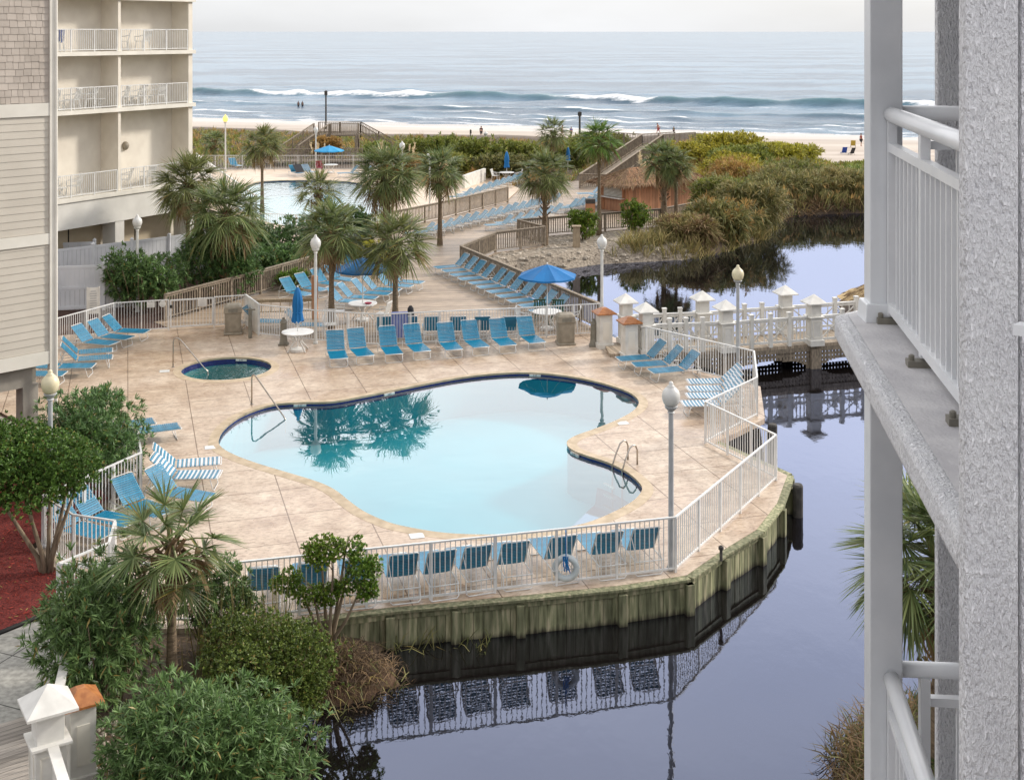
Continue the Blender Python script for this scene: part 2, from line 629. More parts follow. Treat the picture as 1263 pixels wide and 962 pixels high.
# ------------------------------------------------------------------ material library
pm('white_paint', lin(226, 224, 218), lin(205, 203, 197), 3, 0.42, 0.06, 60)
pm('white_steel', lin(222, 222, 220), lin(205, 206, 206), 4, 0.38)
pm('grey_steel_paint', lin(222, 224, 226), lin(208, 211, 214), 3, 0.35, 0.05, 90)
pm('cream_globe', lin(225, 215, 180), lin(205, 195, 165), 3, 0.35)
pm('white_globe', lin(220, 220, 216), lin(200, 200, 198), 3, 0.3)
pm('copper', lin(176, 116, 66), lin(150, 92, 50), 9, 0.45, 0.1, 30)
pm('stainless', (0.45, 0.42, 0.38, 1), (0.36, 0.33, 0.30, 1), 6, 0.25, metal=1.0)
pm('bin_plastic', lin(150, 141, 125), lin(132, 123, 108), 5, 0.55, 0.15, 60)
pm('bollard_metal', lin(128, 124, 112), lin(110, 106, 96), 5, 0.5)
pm('blue_strap', (0.0, 0.20, 0.35, 1), (0.0, 0.165, 0.30, 1), 2.2, 0.34, island=0.14)
pm('teal_strap', (0.03, 0.20, 0.30, 1), (0.02, 0.16, 0.26, 1), 2.2, 0.36, island=0.14)
pm('pale_strap', lin(214, 220, 224), lin(196, 204, 212), 2.0, 0.34, island=0.08)
pm('chair_frame', lin(226, 226, 224), lin(206, 206, 206), 5, 0.35)
pm('umbrella_cloth', (0.0, 0.155, 0.42, 1), (0.0, 0.125, 0.36, 1), 2.0, 0.7, 0.1, 90)
pm('umbrella_cloth_light', (0.02, 0.30, 0.58, 1), (0.02, 0.26, 0.52, 1), 2.0, 0.7)
pm('dark_fabric', (0.03, 0.03, 0.035, 1), (0.02, 0.02, 0.025, 1), 6, 0.85)
pm('red_fabric', (0.35, 0.02, 0.06, 1), (0.26, 0.015, 0.05, 1), 6, 0.8)
pm('blue_fabric', (0.03, 0.08, 0.38, 1), (0.02, 0.06, 0.30, 1), 9, 0.85)
pm('green_plastic', (0.02, 0.10, 0.05, 1), (0.015, 0.07, 0.04, 1), 5, 0.5)
pm('white_plastic', lin(224, 224, 222), lin(208, 208, 206), 4, 0.4)
pm('clear_vinyl', lin(196, 204, 206), lin(176, 186, 190), 8, 0.2)
pm('stucco_cream', lin(228, 221, 208), lin(216, 208, 195), 1.1, 0.9, 0.35, 70)
pm('stucco_white', lin(222, 220, 214), lin(208, 206, 200), 0.9, 0.9, 0.3, 70)
pm('stucco_tan', lin(196, 182, 158), lin(182, 168, 144), 0.9, 0.9, 0.3, 70)
pm('trim_white', lin(226, 222, 212), lin(212, 208, 198), 1.2, 0.55)
pm('siding_tan', lin(200, 193, 181), lin(190, 183, 171), 0.8, 0.65, 0.1, 60, island=0.04)
pm('shingle_tan', lin(186, 176, 166), lin(172, 162, 152), 1.4, 0.75, 0.25, 50, island=0.09)
pm('concrete_grey', lin(166, 160, 150), lin(142, 137, 128), 1.4, 0.85, 0.25, 40)
pm('dark_gap', (0.03, 0.028, 0.025, 1), None, 4, 0.9)
pm('vinyl_white', lin(222, 224, 228), lin(208, 211, 216), 1.0, 0.4)
pm('lamp_metal', lin(214, 214, 210), lin(196, 197, 195), 4, 0.4, 0.05, 50)
pm('lamp_metal_grey', lin(178, 180, 182), lin(160, 163, 166), 4, 0.4, 0.05, 50)
pm('trunk_palm', lin(132, 114, 92), lin(92, 78, 62), 9, 0.9, 0.8, 16, stretch=(1, 1, 3))
pm('boots_palm', lin(140, 112, 82), lin(84, 66, 48), 9, 0.9, 0.5, 25, island=0.3)
pm('bark', lin(150, 134, 112), lin(100, 86, 70), 7, 0.9, 0.8, 18, stretch=(1, 1, 0.25))
pm('twig', lin(138, 120, 98), lin(98, 84, 68), 9, 0.9)
pm('thatch', lin(150, 112, 80), lin(98, 70, 48), 6, 0.95, 0.9, 40, stretch=(1, 1, 0.2), island=0.35)
pm('hut_wood', lin(186, 134, 98), lin(166, 116, 84), 2.5, 0.7, 0.2, 30, stretch=(6, 6, 0.5))
pm('post_wood', lin(178, 160, 134), lin(140, 124, 102), 5, 0.8, 0.4, 30, stretch=(4, 4, 0.5), island=0.10)
pm('grey_wood', lin(152, 139, 122), lin(112, 102, 90), 5, 0.85, 0.4, 30, stretch=(3, 3, 1), island=0.14)
pm('dark_pile', lin(84, 80, 76), lin(56, 54, 52), 6, 0.8, 0.5, 25)
pm('tile_blue', (0.008, 0.012, 0.10, 1), (0.012, 0.025, 0.16, 1), 14, 0.25)
pm('tile_white', lin(220, 222, 220), lin(204, 206, 206), 6, 0.3)
pm('dark_mark', (0.02, 0.02, 0.04, 1), None, 4, 0.4)
pm('coping', lin(196, 178, 152), lin(170, 152, 126), 3.5, 0.6, 0.25, 60)
pm('pool_plaster', (0.010, 0.30, 0.36, 1), (0.008, 0.27, 0.33, 1), 0.6, 0.7)
pm('spa_plaster', (0.012, 0.36, 0.38, 1), (0.010, 0.28, 0.30, 1), 1.5, 0.7)
pm('mulch_red', (0.22, 0.026, 0.018, 1), (0.08, 0.010, 0.009, 1), 26, 0.95, 1.0, 24, lo=0.42, hi=0.58)
pm('mulch_brown', (0.10, 0.05, 0.035, 1), (0.05, 0.025, 0.018, 1), 20, 0.95, 1.0, 50)
pm('gravel', lin(168, 156, 140), lin(112, 102, 90), 9, 0.9, 1.0, 22)
pm('stone', lin(184, 174, 160), lin(140, 130, 116), 3, 0.85, 0.3, 30, island=0.28)
pm('sea_foam', lin(240, 244, 248), None, 3, 0.8)
pm('skin', lin(176, 128, 104), lin(160, 112, 90), 6, 0.6)
pm('hair', (0.03, 0.02, 0.015, 1), None, 6, 0.7)
pm('red_cloth', (0.30, 0.05, 0.05, 1), None, 6, 0.8)
pm('black_rubber', (0.015, 0.015, 0.015, 1), None, 6, 0.7)
pm('straw', lin(204, 180, 136), lin(172, 148, 106), 5, 0.9, island=0.2)
pm('orange_plastic', (0.45, 0.12, 0.03, 1), (0.36, 0.09, 0.02, 1), 4, 0.5)
pm('towel_white', lin(226, 226, 224), None, 5, 0.9)
pm('hill_soil', lin(96, 74, 56), lin(54, 40, 30), 3.5, 0.95, 0.9, 14)
pm('rail_aluminium', lin(232, 233, 234), lin(220, 222, 224), 2.5, 0.30, 0.03, 120)

plank_mat('boardwalk_planks', lin(184, 164, 142), lin(132, 116, 100), 0.14, 'Y', R(-8), 0.08, 0.5)
plank_mat('near_planks', lin(176, 168, 158), lin(138, 130, 122), 0.14, 'Y', R(-35), 0.07, 0.7)
plank_mat('hut_boards', lin(196, 146, 112), lin(172, 122, 92), 0.20, 'X', 0.0, 0.05, 0.7)
plank_mat('bridge_planks', lin(176, 160, 140), lin(140, 126, 108), 0.14, 'X', R(-15), 0.07, 0.7)

leaf_mat('palm_leaf', (0.122, 0.170, 0.060, 1), (0.266, 0.288, 0.112, 1), 0.42, 0.35, 0.30, 0.02)
leaf_mat('palm_leaf_fresh', (0.087, 0.174, 0.029, 1), (0.189, 0.275, 0.058, 1), 0.42, 0.35, 0.30, 0.015)
leaf_mat('palm_dead', (0.230, 0.149, 0.075, 1), (0.391, 0.287, 0.161, 1), 0.8, 0.3, 0.25)
leaf_mat('oleander_leaf', (0.070, 0.139, 0.043, 1), (0.186, 0.292, 0.101, 1), 0.42, 0.40, 0.25, 0.012)
leaf_mat('hedge_leaf', (0.058, 0.123, 0.023, 1), (0.138, 0.225, 0.043, 1), 0.45, 0.40, 0.25, 0.01)
leaf_mat('wax_leaf', (0.065, 0.109, 0.022, 1), (0.189, 0.239, 0.051, 1), 0.42, 0.40, 0.25, 0.01)
leaf_mat('tree_leaf', (0.065, 0.145, 0.017, 1), (0.217, 0.304, 0.043, 1), 0.42, 0.40, 0.30, 0.01)
leaf_mat('dune_leaf', (0.109, 0.155, 0.031, 1), (0.311, 0.333, 0.070, 1), 0.55, 0.35, 0.30, 0.02)
leaf_mat('yellow_leaf', (0.243, 0.243, 0.031, 1), (0.502, 0.425, 0.061, 1), 0.55, 0.35, 0.30, 0.015)
leaf_mat('reed_leaf', (0.191, 0.191, 0.068, 1), (0.414, 0.328, 0.146, 1), 0.6, 0.40, 0.30)
leaf_mat('reed_green', (0.110, 0.134, 0.043, 1), (0.300, 0.270, 0.102, 1), 0.55, 0.40, 0.30)
leaf_mat('dry_grass', (0.172, 0.109, 0.057, 1), (0.345, 0.236, 0.132, 1), 0.8, 0.4, 0.25)
leaf_mat('rust_grass', (0.314, 0.183, 0.066, 1), (0.496, 0.331, 0.116, 1), 0.7, 0.4, 0.30)
leaf_mat('plume', (0.644, 0.529, 0.345, 1), (0.828, 0.713, 0.517, 1), 0.9, 0.15, 0.35)
leaf_mat('fringe', (0.161, 0.098, 0.057, 1), (0.345, 0.230, 0.138, 1), 0.9, 0.3, 0.15)

water_mat('pool_water', 0.06, (0.02, 0.3, 0.4, 1), 1.0, 0.9, 0.09, tint=(0.74, 0.95, 0.98, 1), gtint=(0.92, 0.93, 0.93, 1), bdist=0.05)
water_mat('spa_water', 0.04, (0.02, 0.3, 0.4, 1), 1.0, 5.0, 0.45, tint=(0.6, 0.93, 0.95, 1), bdist=0.05)
water_mat('far_pool_water', 0.03, (0.02, 0.34, 0.40, 1), 0.85, 2.0, 0.5, tint=(0.6, 0.95, 0.97, 1), bdist=0.05)
water_mat('pond_water', 0.085, (0.008, 0.0065, 0.006, 1), 0.0, 2.2, 0.09, gtint=(0.66, 0.74, 1.0, 1), bdist=0.04, stretch=(1, 0.6, 1), detail=5.0)


def deck_material():
    """stamped concrete: tan and rose tones, slate-like stamp, saw joints, damp shiny patches"""
    m, n, b = new_mat('stamped_concrete')
    L = n.links
    tc = n.nodes.new('ShaderNodeTexCoord')
    mp = n.nodes.new('ShaderNodeMapping')
    mp.inputs['Rotation'].default_value = (0, 0, R(-17))
    L.new(tc.outputs['Object'], mp.inputs['Vector'])
    n1 = n.nodes.new('ShaderNodeTexNoise'); n1.inputs['Scale'].default_value = 1.3; n1.inputs['Detail'].default_value = 8; n1.inputs['Roughness'].default_value = 0.7
    L.new(mp.outputs[0], n1.inputs['Vector'])
    n2 = n.nodes.new('ShaderNodeTexNoise'); n2.inputs['Scale'].default_value = 0.24; n2.inputs['Detail'].default_value = 3
    L.new(mp.outputs[0], n2.inputs['Vector'])
    mpa = n.nodes.new('ShaderNodeMapping'); mpa.inputs['Scale'].default_value = (1.0, 2.2, 1)
    L.new(mp.outputs[0], mpa.inputs['Vector'])
    n3 = n.nodes.new('ShaderNodeTexNoise'); n3.inputs['Scale'].default_value = 5.5; n3.inputs['Detail'].default_value = 9; n3.inputs['Roughness'].default_value = 0.75
    n3.inputs['Distortion'].default_value = 0.6
    L.new(mpa.outputs[0], n3.inputs['Vector'])
    r1 = n.nodes.new('ShaderNodeValToRGB')
    r1.color_ramp.elements[0].position = 0.30; r1.color_ramp.elements[0].color = lin(172, 150, 130)
    r1.color_ramp.elements[1].position = 0.68; r1.color_ramp.elements[1].color = lin(222, 208, 190)
    L.new(n1.outputs['Fac'], r1.inputs['Fac'])
    r3 = n.nodes.new('ShaderNodeValToRGB')
    r3.color_ramp.elements[0].position = 0.38; r3.color_ramp.elements[0].color = (0.44, 0.38, 0.33, 1)
    r3.color_ramp.elements[1].position = 0.52; r3.color_ramp.elements[1].color = (1, 1, 1, 1)
    L.new(n3.outputs['Fac'], r3.inputs['Fac'])
    r2 = n.nodes.new('ShaderNodeValToRGB')
    r2.color_ramp.elements[0].position = 0.38; r2.color_ramp.elements[0].color = (0.88, 0.80, 0.72, 1)
    r2.color_ramp.elements[1].position = 0.62; r2.color_ramp.elements[1].color = (1.0, 1.0, 1.0, 1)
    L.new(n2.outputs['Fac'], r2.inputs['Fac'])
    m1 = n.nodes.new('ShaderNodeMix'); m1.data_type = 'RGBA'; m1.blend_type = 'MULTIPLY'; m1.inputs['Factor'].default_value = 0.7
    L.new(r1.outputs[0], m1.inputs['A']); L.new(r3.outputs[0], m1.inputs['B'])
    m2 = n.nodes.new('ShaderNodeMix'); m2.data_type = 'RGBA'; m2.blend_type = 'MULTIPLY'; m2.inputs['Factor'].default_value = 1
    L.new(m1.outputs['Result'], m2.inputs['A']); L.new(r2.outputs[0], m2.inputs['B'])
    br = n.nodes.new('ShaderNodeTexBrick')
    br.offset = 0.0
    br.inputs['Scale'].default_value = 1.0
    br.inputs['Brick Width'].default_value = 1.9
    br.inputs['Row Height'].default_value = 1.75
    br.inputs['Mortar Size'].default_value = 0.016
    br.inputs['Mortar Smooth'].default_value = 0.2
    br.inputs['Color1'].default_value = (1, 1, 1, 1)
    br.inputs['Color2'].default_value = (0.93, 0.91, 0.89, 1)
    br.inputs['Mortar'].default_value = (0.30, 0.24, 0.19, 1)
    L.new(mp.outputs[0], br.inputs['Vector'])
    m3 = n.nodes.new('ShaderNodeMix'); m3.data_type = 'RGBA'; m3.blend_type = 'MULTIPLY'; m3.inputs['Factor'].default_value = 0.9
    L.new(m2.outputs['Result'], m3.inputs['A']); L.new(br.outputs['Color'], m3.inputs['B'])
    L.new(m3.outputs['Result'], b.inputs['Base Color'])
    rr = n.nodes.new('ShaderNodeMapRange')
    rr.inputs['From Min'].default_value = 0.35; rr.inputs['From Max'].default_value = 0.62
    rr.inputs['To Min'].default_value = 0.16; rr.inputs['To Max'].default_value = 0.50
    L.new(n2.outputs['Fac'], rr.inputs['Value'])
    L.new(rr.outputs[0], b.inputs['Roughness'])
    ad = n.nodes.new('ShaderNodeMath'); ad.operation = 'SUBTRACT'
    L.new(n3.outputs['Fac'], ad.inputs[0]); L.new(br.outputs['Fac'], ad.inputs[1])
    bp = n.nodes.new('ShaderNodeBump'); bp.inputs['Strength'].default_value = 0.35; bp.inputs['Distance'].default_value = 0.015
    L.new(ad.outputs[0], bp.inputs['Height'])
    L.new(bp.outputs['Normal'], b.inputs['Normal'])


deck_material()
for nm_ in ('blue_strap', 'teal_strap', 'pale_strap'):
    b_ = MATS[nm_].node_tree.nodes['Principled BSDF']
    b_.inputs['Coat Weight'].default_value = 0.15
    b_.inputs['Coat Roughness'].default_value = 0.16
    b_.inputs['Coat IOR'].default_value = 1.65


def path_material():
    m, n, b = new_mat('path_concrete')
    L = n.links
    tc = n.nodes.new('ShaderNodeTexCoord')
    n1 = n.nodes.new('ShaderNodeTexNoise'); n1.inputs['Scale'].default_value = 9; n1.inputs['Detail'].default_value = 8
    L.new(tc.outputs['Object'], n1.inputs['Vector'])
    r1 = n.nodes.new('ShaderNodeValToRGB')
    r1.color_ramp.elements[0].position = 0.35; r1.color_ramp.elements[0].color = lin(140, 138, 132)
    r1.color_ramp.elements[1].position = 0.7; r1.color_ramp.elements[1].color = lin(178, 176, 168)
    L.new(n1.outputs['Fac'], r1.inputs['Fac'])
    mp = n.nodes.new('ShaderNodeMapping'); mp.inputs['Rotation'].default_value = (0, 0, R(22))
    L.new(tc.outputs['Object'], mp.inputs['Vector'])
    br = n.nodes.new('ShaderNodeTexBrick'); br.offset = 0
    br.inputs['Scale'].default_value = 1; br.inputs['Brick Width'].default_value = 6; br.inputs['Row Height'].default_value = 1.45
    br.inputs['Mortar Size'].default_value = 0.014
    br.inputs['Color1'].default_value = (1, 1, 1, 1); br.inputs['Color2'].default_value = (0.92, 0.92, 0.92, 1); br.inputs['Mortar'].default_value = (0.2, 0.2, 0.2, 1)
    L.new(mp.outputs[0], br.inputs['Vector'])
    mx = n.nodes.new('ShaderNodeMix'); mx.data_type = 'RGBA'; mx.blend_type = 'MULTIPLY'; mx.inputs['Factor'].default_value = 1
    L.new(r1.outputs[0], mx.inputs['A']); L.new(br.outputs['Color'], mx.inputs['B'])
    L.new(mx.outputs['Result'], b.inputs['Base Color'])
    b.inputs['Roughness'].default_value = 0.85


path_material()

# ------------------------------------------------------------------ plan outlines (metres, pool deck is z = 0)
pool_px = [(270, 543), (278, 528), (300, 512), (335, 500), (370, 497), (410, 496), (450, 489), (490, 481), (530, 473), (570, 466), (610, 461.5),
           (650, 460), (690, 463), (730, 470), (762, 479), (780, 487), (788, 497), (780, 508), (760, 519), (735, 529), (710, 538), (699, 546),
           (705, 555), (725, 563), (750, 571), (775, 584), (790, 598), (791, 607), (780, 619), (755, 633), (725, 645), (690, 653), (650, 658),
           (600, 660), (550, 658), (510, 652), (480, 645), (450, 632), (430, 618), (415, 606), (395, 596), (360, 585), (320, 573), (290, 562), (273, 552)]
POOL = ccw(spline([tuple(P(u, v)[:2]) for u, v in pool_px], 4))
TUB_C, TUB_R = P(279.5, 455), 1.5
TUB = [(TUB_C.x + 1.57 * math.cos(2 * math.pi * i / 48), TUB_C.y + TUB_R * math.sin(2 * math.pi * i / 48)) for i in range(48)]
FAR_POOL = ccw(spline([(-19.9, 100.5), (-13.2, 100.5), (-10.4, 94), (-8.6, 85), (-8.4, 79.5), (-11, 77), (-15, 78.5), (-18.8, 86), (-20.2, 94)], 4))

# white fence line
FA, FB, FC, FD, FE, FF = (4.9, 45.9), (8.17, 42.4), (7.65, 39.2), (5.63, 36.6), (7.06, 33.6), (3.63, 27.9)
FK = (-9.2, 25.45)
LEFT = [FK, (-8.5, 26.5), (-8.75, 27.7), (-9.8, 28.05), (-10.9, 29.2), (-10.35, 30.4), (-9.5, 32.2), (-10.1, 33.9), (-12.2, 36.2)]
BACK = [(-17.1, 47.2), (-15.8, 49.9), (-13.8, 50.5), (-10.9, 51.4), (-10.0, 49.6), (-7.6, 48.6), (-5.0, 47.9), (-2.8, 48.4), (0.27, 49.0), (3.5, 49.8)]
# outer edge of the pool deck, clockwise from the bridge, the front following the timber bulkhead
DECK = [(4.6, 47.9), (5.2, 46.0), (8.4, 42.5), (7.85, 39.0), (5.95, 36.7), (7.45, 34.0), (7.27, 33.5), (6.75, 32.0), (5.9, 30.3), (4.8, 29.0), (3.85, 27.75),
        (2.35, 27.25), (0.15, 26.75), (-2.56, 26.2), (-5.9, 25.3), (-9.3, 25.2), (-8.7, 26.4), (-8.95, 27.6), (-10.0, 27.9), (-11.1, 29.1), (-10.55, 30.4), (-9.7, 32.1),
        (-10.3, 33.8), (-12.5, 36.0), (-20, 43.5), (-18.5, 49.5), (-16.0, 50.1), (-13.8, 50.8), (-10.8, 51.65), (-9.8, 49.85), (-7.6, 48.85), (-5.0, 48.15), (-2.8, 48.65),
        (0.27, 49.25), (3.7, 50.1)]
POND = [(-3.4, 18.5), (-3.5, 21.5), (-3.6, 23.9), (-2.5, 25.6), (-0.9, 26.9), (-0.6, 28.6), (2.6, 30.0), (4.2, 33.5), (4.6, 37), (6.0, 39.5), (6.6, 42.0), (4.8, 44.6), (4.3, 47.2),
        (3.4, 49.0), (3.0, 51.0), (1.2, 55), (-0.6, 60), (-1.6, 64.5), (0.5, 66.5), (3.0, 67.2), (5.0, 68.7), (9.9, 70.1), (12.6, 72.7), (15.2, 76.3), (17.6, 82.3), (18.8, 86.6), (21.3, 87.4),
        (24.6, 88.0), (34, 87), (37, 72), (28, 61), (18.5, 59.5), (14.6, 58.0), (14.2, 55.5), (14.9, 52.5), (14.9, 47), (13.6, 36), (11.5, 28.5), (9.4, 25.6), (7.0, 24.0),
        (5.6, 22.7), (5.25, 21.5), (5.2, 18), (4.5, 14), (-2.4, 14)]


def sdf(poly, X, Y):
    """signed distance to a polygon, negative inside"""
    d = np.full(X.shape, 1e9)
    ins = np.zeros(X.shape, bool)
    k = len(poly)
    for i in range(k):
        ax, ay = poly[i][:2]
        bx, by = poly[(i + 1) % k][:2]
        ex, ey = bx - ax, by - ay
        t = np.clip(((X - ax) * ex + (Y - ay) * ey) / (ex * ex + ey * ey + 1e-12), 0, 1)
        d = np.minimum(d, np.hypot(X - ax - t * ex, Y - ay - t * ey))
        c = ((ay > Y) != (by > Y)) & (X < (bx - ax) * (Y - ay) / (by - ay + 1e-12) + ax)
        ins ^= c
    return np.where(ins, -d, d)


def sm(a, b, x):
    t = np.clip((x - a) / (b - a), 0, 1)
    return t * t * (3 - 2 * t)


def bumps(X, Y, s, seed=0.0):
    return (np.sin(X * 1.7 * s + seed) * np.cos(Y * 1.3 * s - seed * 2) + 0.6 * np.sin(X * 3.1 * s + Y * 2.3 * s + seed) + 0.35 * np.cos(X * 6.3 * s - Y * 5.1 * s + 1.3 * seed)) / 1.95


def ground(X, Y):
    X = np.asarray(X, float); Y = np.asarray(Y, float)
    t = Y + 0.35 * X
    h = np.full(X.shape, -0.10)
    # low dunes in front of the beach
    ridge = sm(98, 122, t) * (1 - sm(138, 160, t))
    amp = 0.35 + 1.1 * np.exp(-((X - 20) / 7.0) ** 2) + 0.2 * bumps(X, Y, 0.08, 1.0)
    h = h + ridge * amp
    h = h - 2.4 * sm(98, 132, Y) * sm(20, 32, X)
    # beach falling to the sea
    beach = sm(140, 158, t)
    h = h * (1 - beach) + beach * (-2.6 - 1.6 * np.clip((t - 155) / 60, 0, 1) - 4.0 * np.clip((t - 215) / 90, 0, 1))
    # pond
    d = sdf(POND, X, Y)
    near = np.clip(1 - d / 4.0, 0, 1)
    bank = sm(-0.9, 1.4, d)
    h = -2.0 + (h + 2.0) * bank
    # land beside the bulkhead planting falls towards the water
    slope = sm(0.0, 6.5, d)
    leftbed = (X < -2) & (Y < 26) & (Y > 10)
    h = np.where(leftbed & (d > 0), np.minimum(h, -0.75 + 0.65 * sm(0, 3.2, d)), h)
    # pools are dug in
    for poly, dep in ((offset(POOL, 0.9), -2.6), (offset(ccw(TUB), 0.8), -2.2), (offset(FAR_POOL, 1.2), -2.6)):
        q = sdf(poly, X, Y)
        h = np.where(q < 0.0, np.minimum(h, dep), h)
    return h


GX = np.concatenate([[-900, -500, -250, -140, -90, -60], np.arange(-42, 42.1, 0.7), [60, 90, 140, 250, 500, 900]])
GY = np.concatenate([[-60, -20, 0], np.arange(6, 112, 0.7), np.arange(112, 262, 2.0), [275, 310, 400]])
XX, YY = np.meshgrid(GX, GY)
ZZ = ground(XX, YY) + 0.035 * bumps(XX, YY, 0.9) * (np.abs(XX) < 60)
nx, ny = len(GX), len(GY)
me = bpy.data.meshes.new('ground')
idx = np.arange(nx * ny).reshape(ny, nx)
me.from_pydata(np.stack([XX.ravel(), YY.ravel(), ZZ.ravel()], 1).tolist(), [],
               np.stack([idx[:-1, :-1].ravel(), idx[:-1, 1:].ravel(), idx[1:, 1:].ravel(), idx[1:, :-1].ravel()], 1).tolist())
me.polygons.foreach_set('use_smooth', [True] * len(me.polygons))
TT = YY + 0.35 * XX
za = me.attributes.new('sand', 'FLOAT', 'POINT')
za.data.foreach_set('value', np.clip(sm(136, 150, TT), 0, 1).ravel())
zb = me.attributes.new('wet', 'FLOAT', 'POINT')
zb.data.foreach_set('value', sm(186, 212, TT + 2.5 * bumps(XX, YY, 0.03)).ravel())


def ground_material():
    m, n, b = new_mat('ground_soil_sand')
    L = n.links
    tc = n.nodes.new('ShaderNodeTexCoord')
    n1 = n.nodes.new('ShaderNodeTexNoise'); n1.inputs['Scale'].default_value = 1.1; n1.inputs['Detail'].default_value = 9
    L.new(tc.outputs['Object'], n1.inputs['Vector'])
    soil = n.nodes.new('ShaderNodeValToRGB')
    soil.color_ramp.elements[0].position = 0.34; soil.color_ramp.elements[0].color = (0.055, 0.036, 0.024, 1)
    soil.color_ramp.elements[1].position = 0.68; soil.color_ramp.elements[1].color = (0.13, 0.095, 0.062, 1)
    L.new(n1.outputs['Fac'], soil.inputs['Fac'])
    mp = n.nodes.new('ShaderNodeMapping'); mp.inputs['Scale'].default_value = (0.15, 1, 1)
    mp.inputs['Rotation'].default_value = (0, 0, R(19))
    L.new(tc.outputs['Object'], mp.inputs['Vector'])
    n2 = n.nodes.new('ShaderNodeTexNoise'); n2.inputs['Scale'].default_value = 0.16; n2.inputs['Detail'].default_value = 6
    L.new(mp.outputs[0], n2.inputs['Vector'])
    sand = n.nodes.new('ShaderNodeValToRGB')
    sand.color_ramp.elements[0].position = 0.35; sand.color_ramp.elements[0].color = (0.40, 0.335, 0.275, 1)
    sand.color_ramp.elements[1].position = 0.65; sand.color_ramp.elements[1].color = (0.54, 0.475, 0.41, 1)
    L.new(n2.outputs['Fac'], sand.inputs['Fac'])
    at = n.nodes.new('ShaderNodeAttribute'); at.attribute_name = 'sand'
    aw = n.nodes.new('ShaderNodeAttribute'); aw.attribute_name = 'wet'
    mx = n.nodes.new('ShaderNodeMix'); mx.data_type = 'RGBA'
    L.new(at.outputs['Fac'], mx.inputs['Factor']); L.new(soil.outputs[0], mx.inputs['A']); L.new(sand.outputs[0], mx.inputs['B'])
    mr = n.nodes.new('ShaderNodeMapRange'); mr.inputs['To Min'].default_value = 0.9; mr.inputs['To Max'].default_value = 0.18
    ms = n.nodes.new('ShaderNodeMath'); ms.operation = 'MULTIPLY'
    L.new(aw.outputs['Fac'], ms.inputs[0]); L.new(at.outputs['Fac'], ms.inputs[1])
    L.new(ms.outputs[0], mr.inputs['Value']); L.new(mr.outputs[0], b.inputs['Roughness'])
    L.new(mx.outputs['Result'], b.inputs['Base Color'])
    bp = n.nodes.new('ShaderNodeBump'); bp.inputs['Strength'].default_value = 0.35; bp.inputs['Distance'].default_value = 0.05
    n3 = n.nodes.new('ShaderNodeTexNoise'); n3.inputs['Scale'].default_value = 9; n3.inputs['Detail'].default_value = 4
    L.new(tc.outputs['Object'], n3.inputs['Vector'])
    L.new(n3.outputs['Fac'], bp.inputs['Height']); L.new(bp.outputs[0], b.inputs['Normal'])
    return m


me.materials.append(ground_material())
go = bpy.data.objects.new('ground', me)
COL.objects.link(go)
tag(go, kind='structure')

# ------------------------------------------------------------------ sea
SEA = -4.2
tans = np.concatenate([[-2.4, -1.8, -1.3, -1.0, -0.8], np.linspace(-0.62, 0.62, 260), [0.8, 1.0, 1.3, 1.8, 2.4, 4.0]])
ts = np.concatenate([np.arange(196, 345, 0.8), 345 * np.power(40000 / 345.0, np.linspace(0, 1, 120)[1:] ** 0.9)])
TA, TS = np.meshgrid(tans, ts)
SY = TS / np.maximum(1 + 0.35 * TA, 0.12)
SX = TA * SY
along = SX - 0.35 * SY
foam = np.zeros(SX.shape)
hz = np.zeros(SX.shape)


def n1d(x, sc, seed):
    return np.array([noise.noise((float(q) * sc, seed, 0.0)) for q in x.ravel()]).reshape(x.shape)


al = (SX[0] * 0 + tans * 280)
wob = n1d(al, 0.018, 1.7)
wob2 = n1d(al, 0.05, 8.1)
wob3 = n1d(al, 0.022, 5.3)
brk = n1d(al, 0.035, 3.3)
fine = n1d(al, 0.16, 6.2)
fine2 = n1d(al, 0.38, 9.4)
for t0, amp, wd, wo, fo in ((298, 1.6, 4.2, 7 * wob, 1.0), (258, 0.55, 2.6, 6 * wob3, 0.7), (240, 0.3, 2.2, 8 * wob2 + 6 * wob, 0.75), (229, 0.2, 2.0, 7 * wob3 - 5 * wob, 0.9)):
    c = t0 + wo[None, :]
    q = TS - c
    wave = np.where(q < 0, np.exp(-(q / (wd * 0.55)) ** 2), np.exp(-(q / (wd * 1.9)) ** 2))
    a = amp * (0.75 + 0.5 * np.abs(wob2) + 0.35 * fine + 0.2 * fine2)[None, :]
    q = q - (1.6 * fine + 1.0 * fine2)[None, :]
    hz += a * wave
    br_ = np.clip(0.55 + 2.6 * brk[None, :], 0.0, 1.0) if t0 > 290 else np.clip(0.45 + 2.2 * wob3[None, :], 0.15, 1)
    foam = np.maximum(foam, fo * br_ * np.clip(0.92 + 0.5 * fine + 0.35 * fine2, 0.2, 1.1)[None, :] * np.where(q < 1.2, np.exp(-np.abs((q - 1.2) / (wd * 1.1)) ** 1.5), np.exp(-(((q - 1.2) / (wd * 0.35)) ** 2))))
foam = np.maximum(foam, 0.50 * sm(262, 216, TS) * (0.75 + 0.25 * np.sin(TS * 0.8 + 5 * wob[None, :])))
foam = np.maximum(foam, 0.36 * np.exp(-((TS - 284) / 8) ** 2))
foam = np.maximum(foam, 0.20 * np.exp(-((TS - 318) / 16) ** 2))
chop = np.zeros(SX.shape)
for k in range(7):
    a = rng.uniform(-0.9, 0.9) - 0.35
    lam = rng.uniform(5, 15)
    kx, ky = math.sin(a) * 6.28 / lam, math.cos(a) * 6.28 / lam
    chop += np.sin(SX * kx + SY * ky + rng.uniform(0, 6)) * lam * 0.006
SZ = SEA + hz + chop * (TS < 900)
smask = sm(196, 226, TS)
SZ = SZ - 0.25 * (1 - smask)
me = bpy.data.meshes.new('sea')
nx, ny = len(tans), len(ts)
